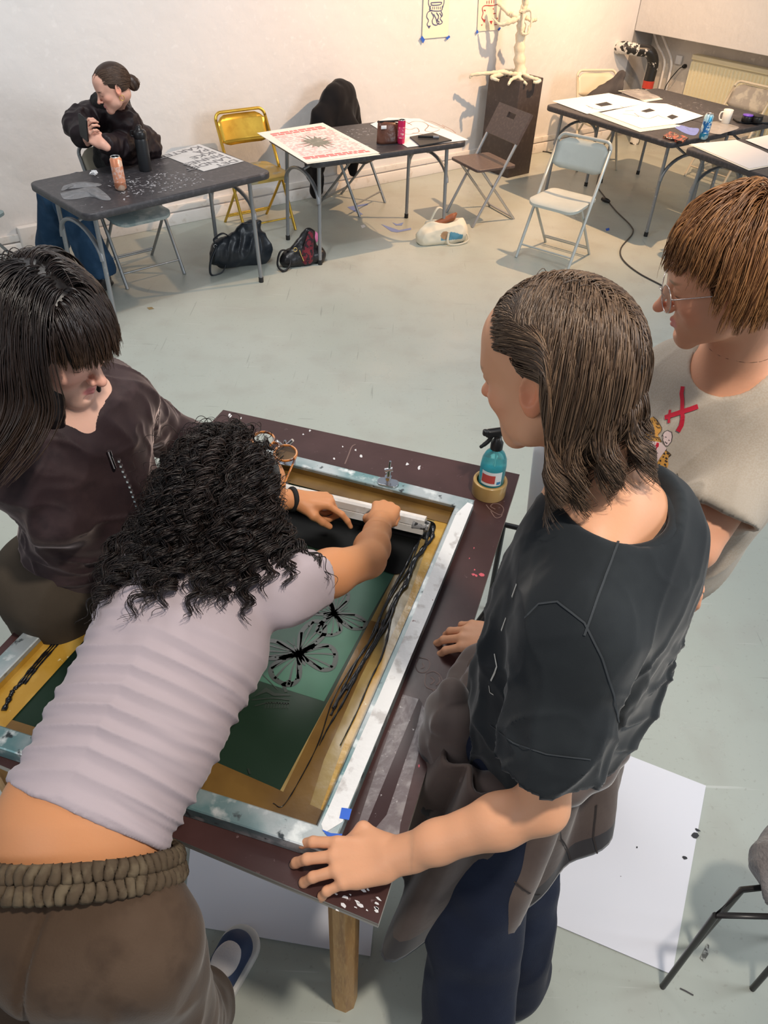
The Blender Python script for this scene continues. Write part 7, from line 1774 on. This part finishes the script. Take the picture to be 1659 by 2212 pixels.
# tote bag
c = at(950, 520, 0); t = thing('tote_bag', 'cream cotton tote bag with a brown pouch inside, on the floor', 'bag', tuple(c), math.radians(20))
tot = M('tote_cream', (.70, .65, .52), .8, n=[(7, (.62, .57, .45), .4, .7)])
S = Sdf(); S.cap((-.13, -.02, .05), (.14, -.02, .055), .075, .08, .04, flat=((0, 1, 0), 1.0), cuts=[((0, 0, 0), (0, 0, -1))]); S.cap((-.06, .02, .10), (.12, .02, .11), .07, .075, .06, cuts=[((0, 0, .155), (.0, .25, .97))])
S.ell((.03, .01, .20), (.135, .065, .085), None, .006, '-')
def tc(V, N, col):
    m = (N[:, 1] < -.2) & (V[:, 2] > .04) & (V[:, 2] < .085 + .01 * np.sin(V[:, 0] * 30)) & (V[:, 0] > -.03) & (V[:, 0] < .15); col[m] = (.09, .26, .36)
    m2 = (N[:, 1] < .1) & (((V[:, 0] + .0) / .035) ** 2 + ((V[:, 2] - .075) / .03) ** 2 < 1) ; col[m2] = (.36, .22, .12); return col
sdf_obj('bag_body', S, M('tote_tint', (.7, .65, .52), .8, attr='tint'), t, .0055, disp=lambda V, n: .008 * folds(V, n, (1, 0, .1), 4, 18, 5) + .003 * noise(V * 30, 2), base=(.70, .65, .52), color=tc)
strap(t, [(.12, -.06, .10), (.19, -.07, .07), (.20, -.10, .02), (.10, -.13, .008), (.02, -.12, .02), (.03, -.09, .09)], .009, tot)
strap(t, [(-.08, .04, .14), (-.02, .06, .23), (.03, .06, .22), (.05, .06, .15)], .012, tot)
S = Sdf(); S.cap((-.05, .02, .125), (.10, .03, .165), .022, .026, .01); S.cap((.10, .03, .165), (.13, .03, .19), .02, .012, .02)
sdf_obj('brown_pouch', S, M('leather_tan', (.26, .085, .035), .45), t, .005)
# black cloth thrown over the chair back
c = Vector((-.40, 6.62, 0)); fx = Vector((.88, -.47, 0)).normalized(); sx = Vector((-fx.y, fx.x, 0))
t = thing('black_cloth', 'black jacket or cloth draped over the back of the folding chair behind the starburst table', 'cloth', tuple(c), math.atan2(sx.y, sx.x))
S = Sdf()   # local x along the chair's width, y pointing to the back (-front)
S.cap((-.20, .16, .70), (.20, .16, .70), .085, .085, .08); S.cap((-.07, .13, .82), (.07, .13, .83), .10, .10, .12); S.cap((-.24, .17, .56), (.24, .16, .56), .09, .085, .10)
S.cap((0, -.02, .50), (0, .10, .66), .10, .10, .08); S.cap((-.26, .18, .34), (-.25, .17, .56), .06, .075, .06); S.cap((-.22, .22, .14), (-.26, .20, .36), .055, .065, .04); S.cap((.22, .12, .30), (.23, .14, .56), .055, .06, .05); S.cap((.20, .10, .20), (.22, .12, .32), .035, .05, .03)
for p in S.P: pass
sdf_obj('draped_cloth', S, M('cloth_black', (.010, .009, .010), .9, spec=.2, sheen=.1), t, .007, disp=lambda V, n: .016 * folds(V, n, (.25, 0, 1), 2.5, 10, 4) + .004 * noise(V * 20, 3), smooth=2)
# dark coat with a leopard lining on the beige chair
t = thing('coat_bundle', 'dark grey coat with leopard lining bundled on the beige chair by the wall', 'coat', (1.97, 8.06, .44), .2)
S = Sdf(); S.cap((-.15, 0, .10), (.15, -.03, .08), .10, .09, .06); S.cap((-.08, .04, .15), (.08, .02, .27), .10, .07, .06); S.cap((.06, .02, .28), (.10, .02, .36), .06, .045, .03, flat=((0, 1, 0), .5)); S.cap((.10, -.04, .08), (.20, -.04, .12), .08, .05, .04)
sdf_obj('coat_cloth', S, M('coat_grey', (.045, .040, .042), .8, n=[(8, (.06, .055, .056), .4, .7)]), t, .008, disp=lambda V, n: .018 * folds(V, n, (.5, .3, 1), 5, 12, 6), smooth=1)
S = Sdf(); S.cap((-.16, -.06, .045), (.20, -.08, .05), .045, .05, .03, flat=((0, 0, 1), .8), cuts=[((0, 0, .002), (0, 0, -1))])
sdf_obj('leopard_lining', S, M('leopard_fur', (.40, .22, .08), .9, n=[(38, (.03, .018, .012), .50, .54)], bump=(150, .8, .006)), t, .006, disp=lambda V, n: .006 * noise(V * 60, 2))
# jacket strap hanging beneath the seated woman's chair is left to the chair; grey cushion on the wire stool
t = thing('furry_cushion', 'grey fleecy cushion resting on the black wire stool at the right edge', 'cushion', tuple(at(1725, 1905, .42)), .2)
S = Sdf(); S.ell((0, 0, .045), (.115, .115, .09), None, .02); sdf_obj('cushion_cover', S, M('fleece_grey', (.24, .21, .20), .9, sheen=.4, n=[(14, (.32, .29, .28), .45, .65)], bump=(120, .9, .006)), t, .006, disp=lambda V, n: .010 * folds(V, n, (0, .3, 1), 6, 18, 3))
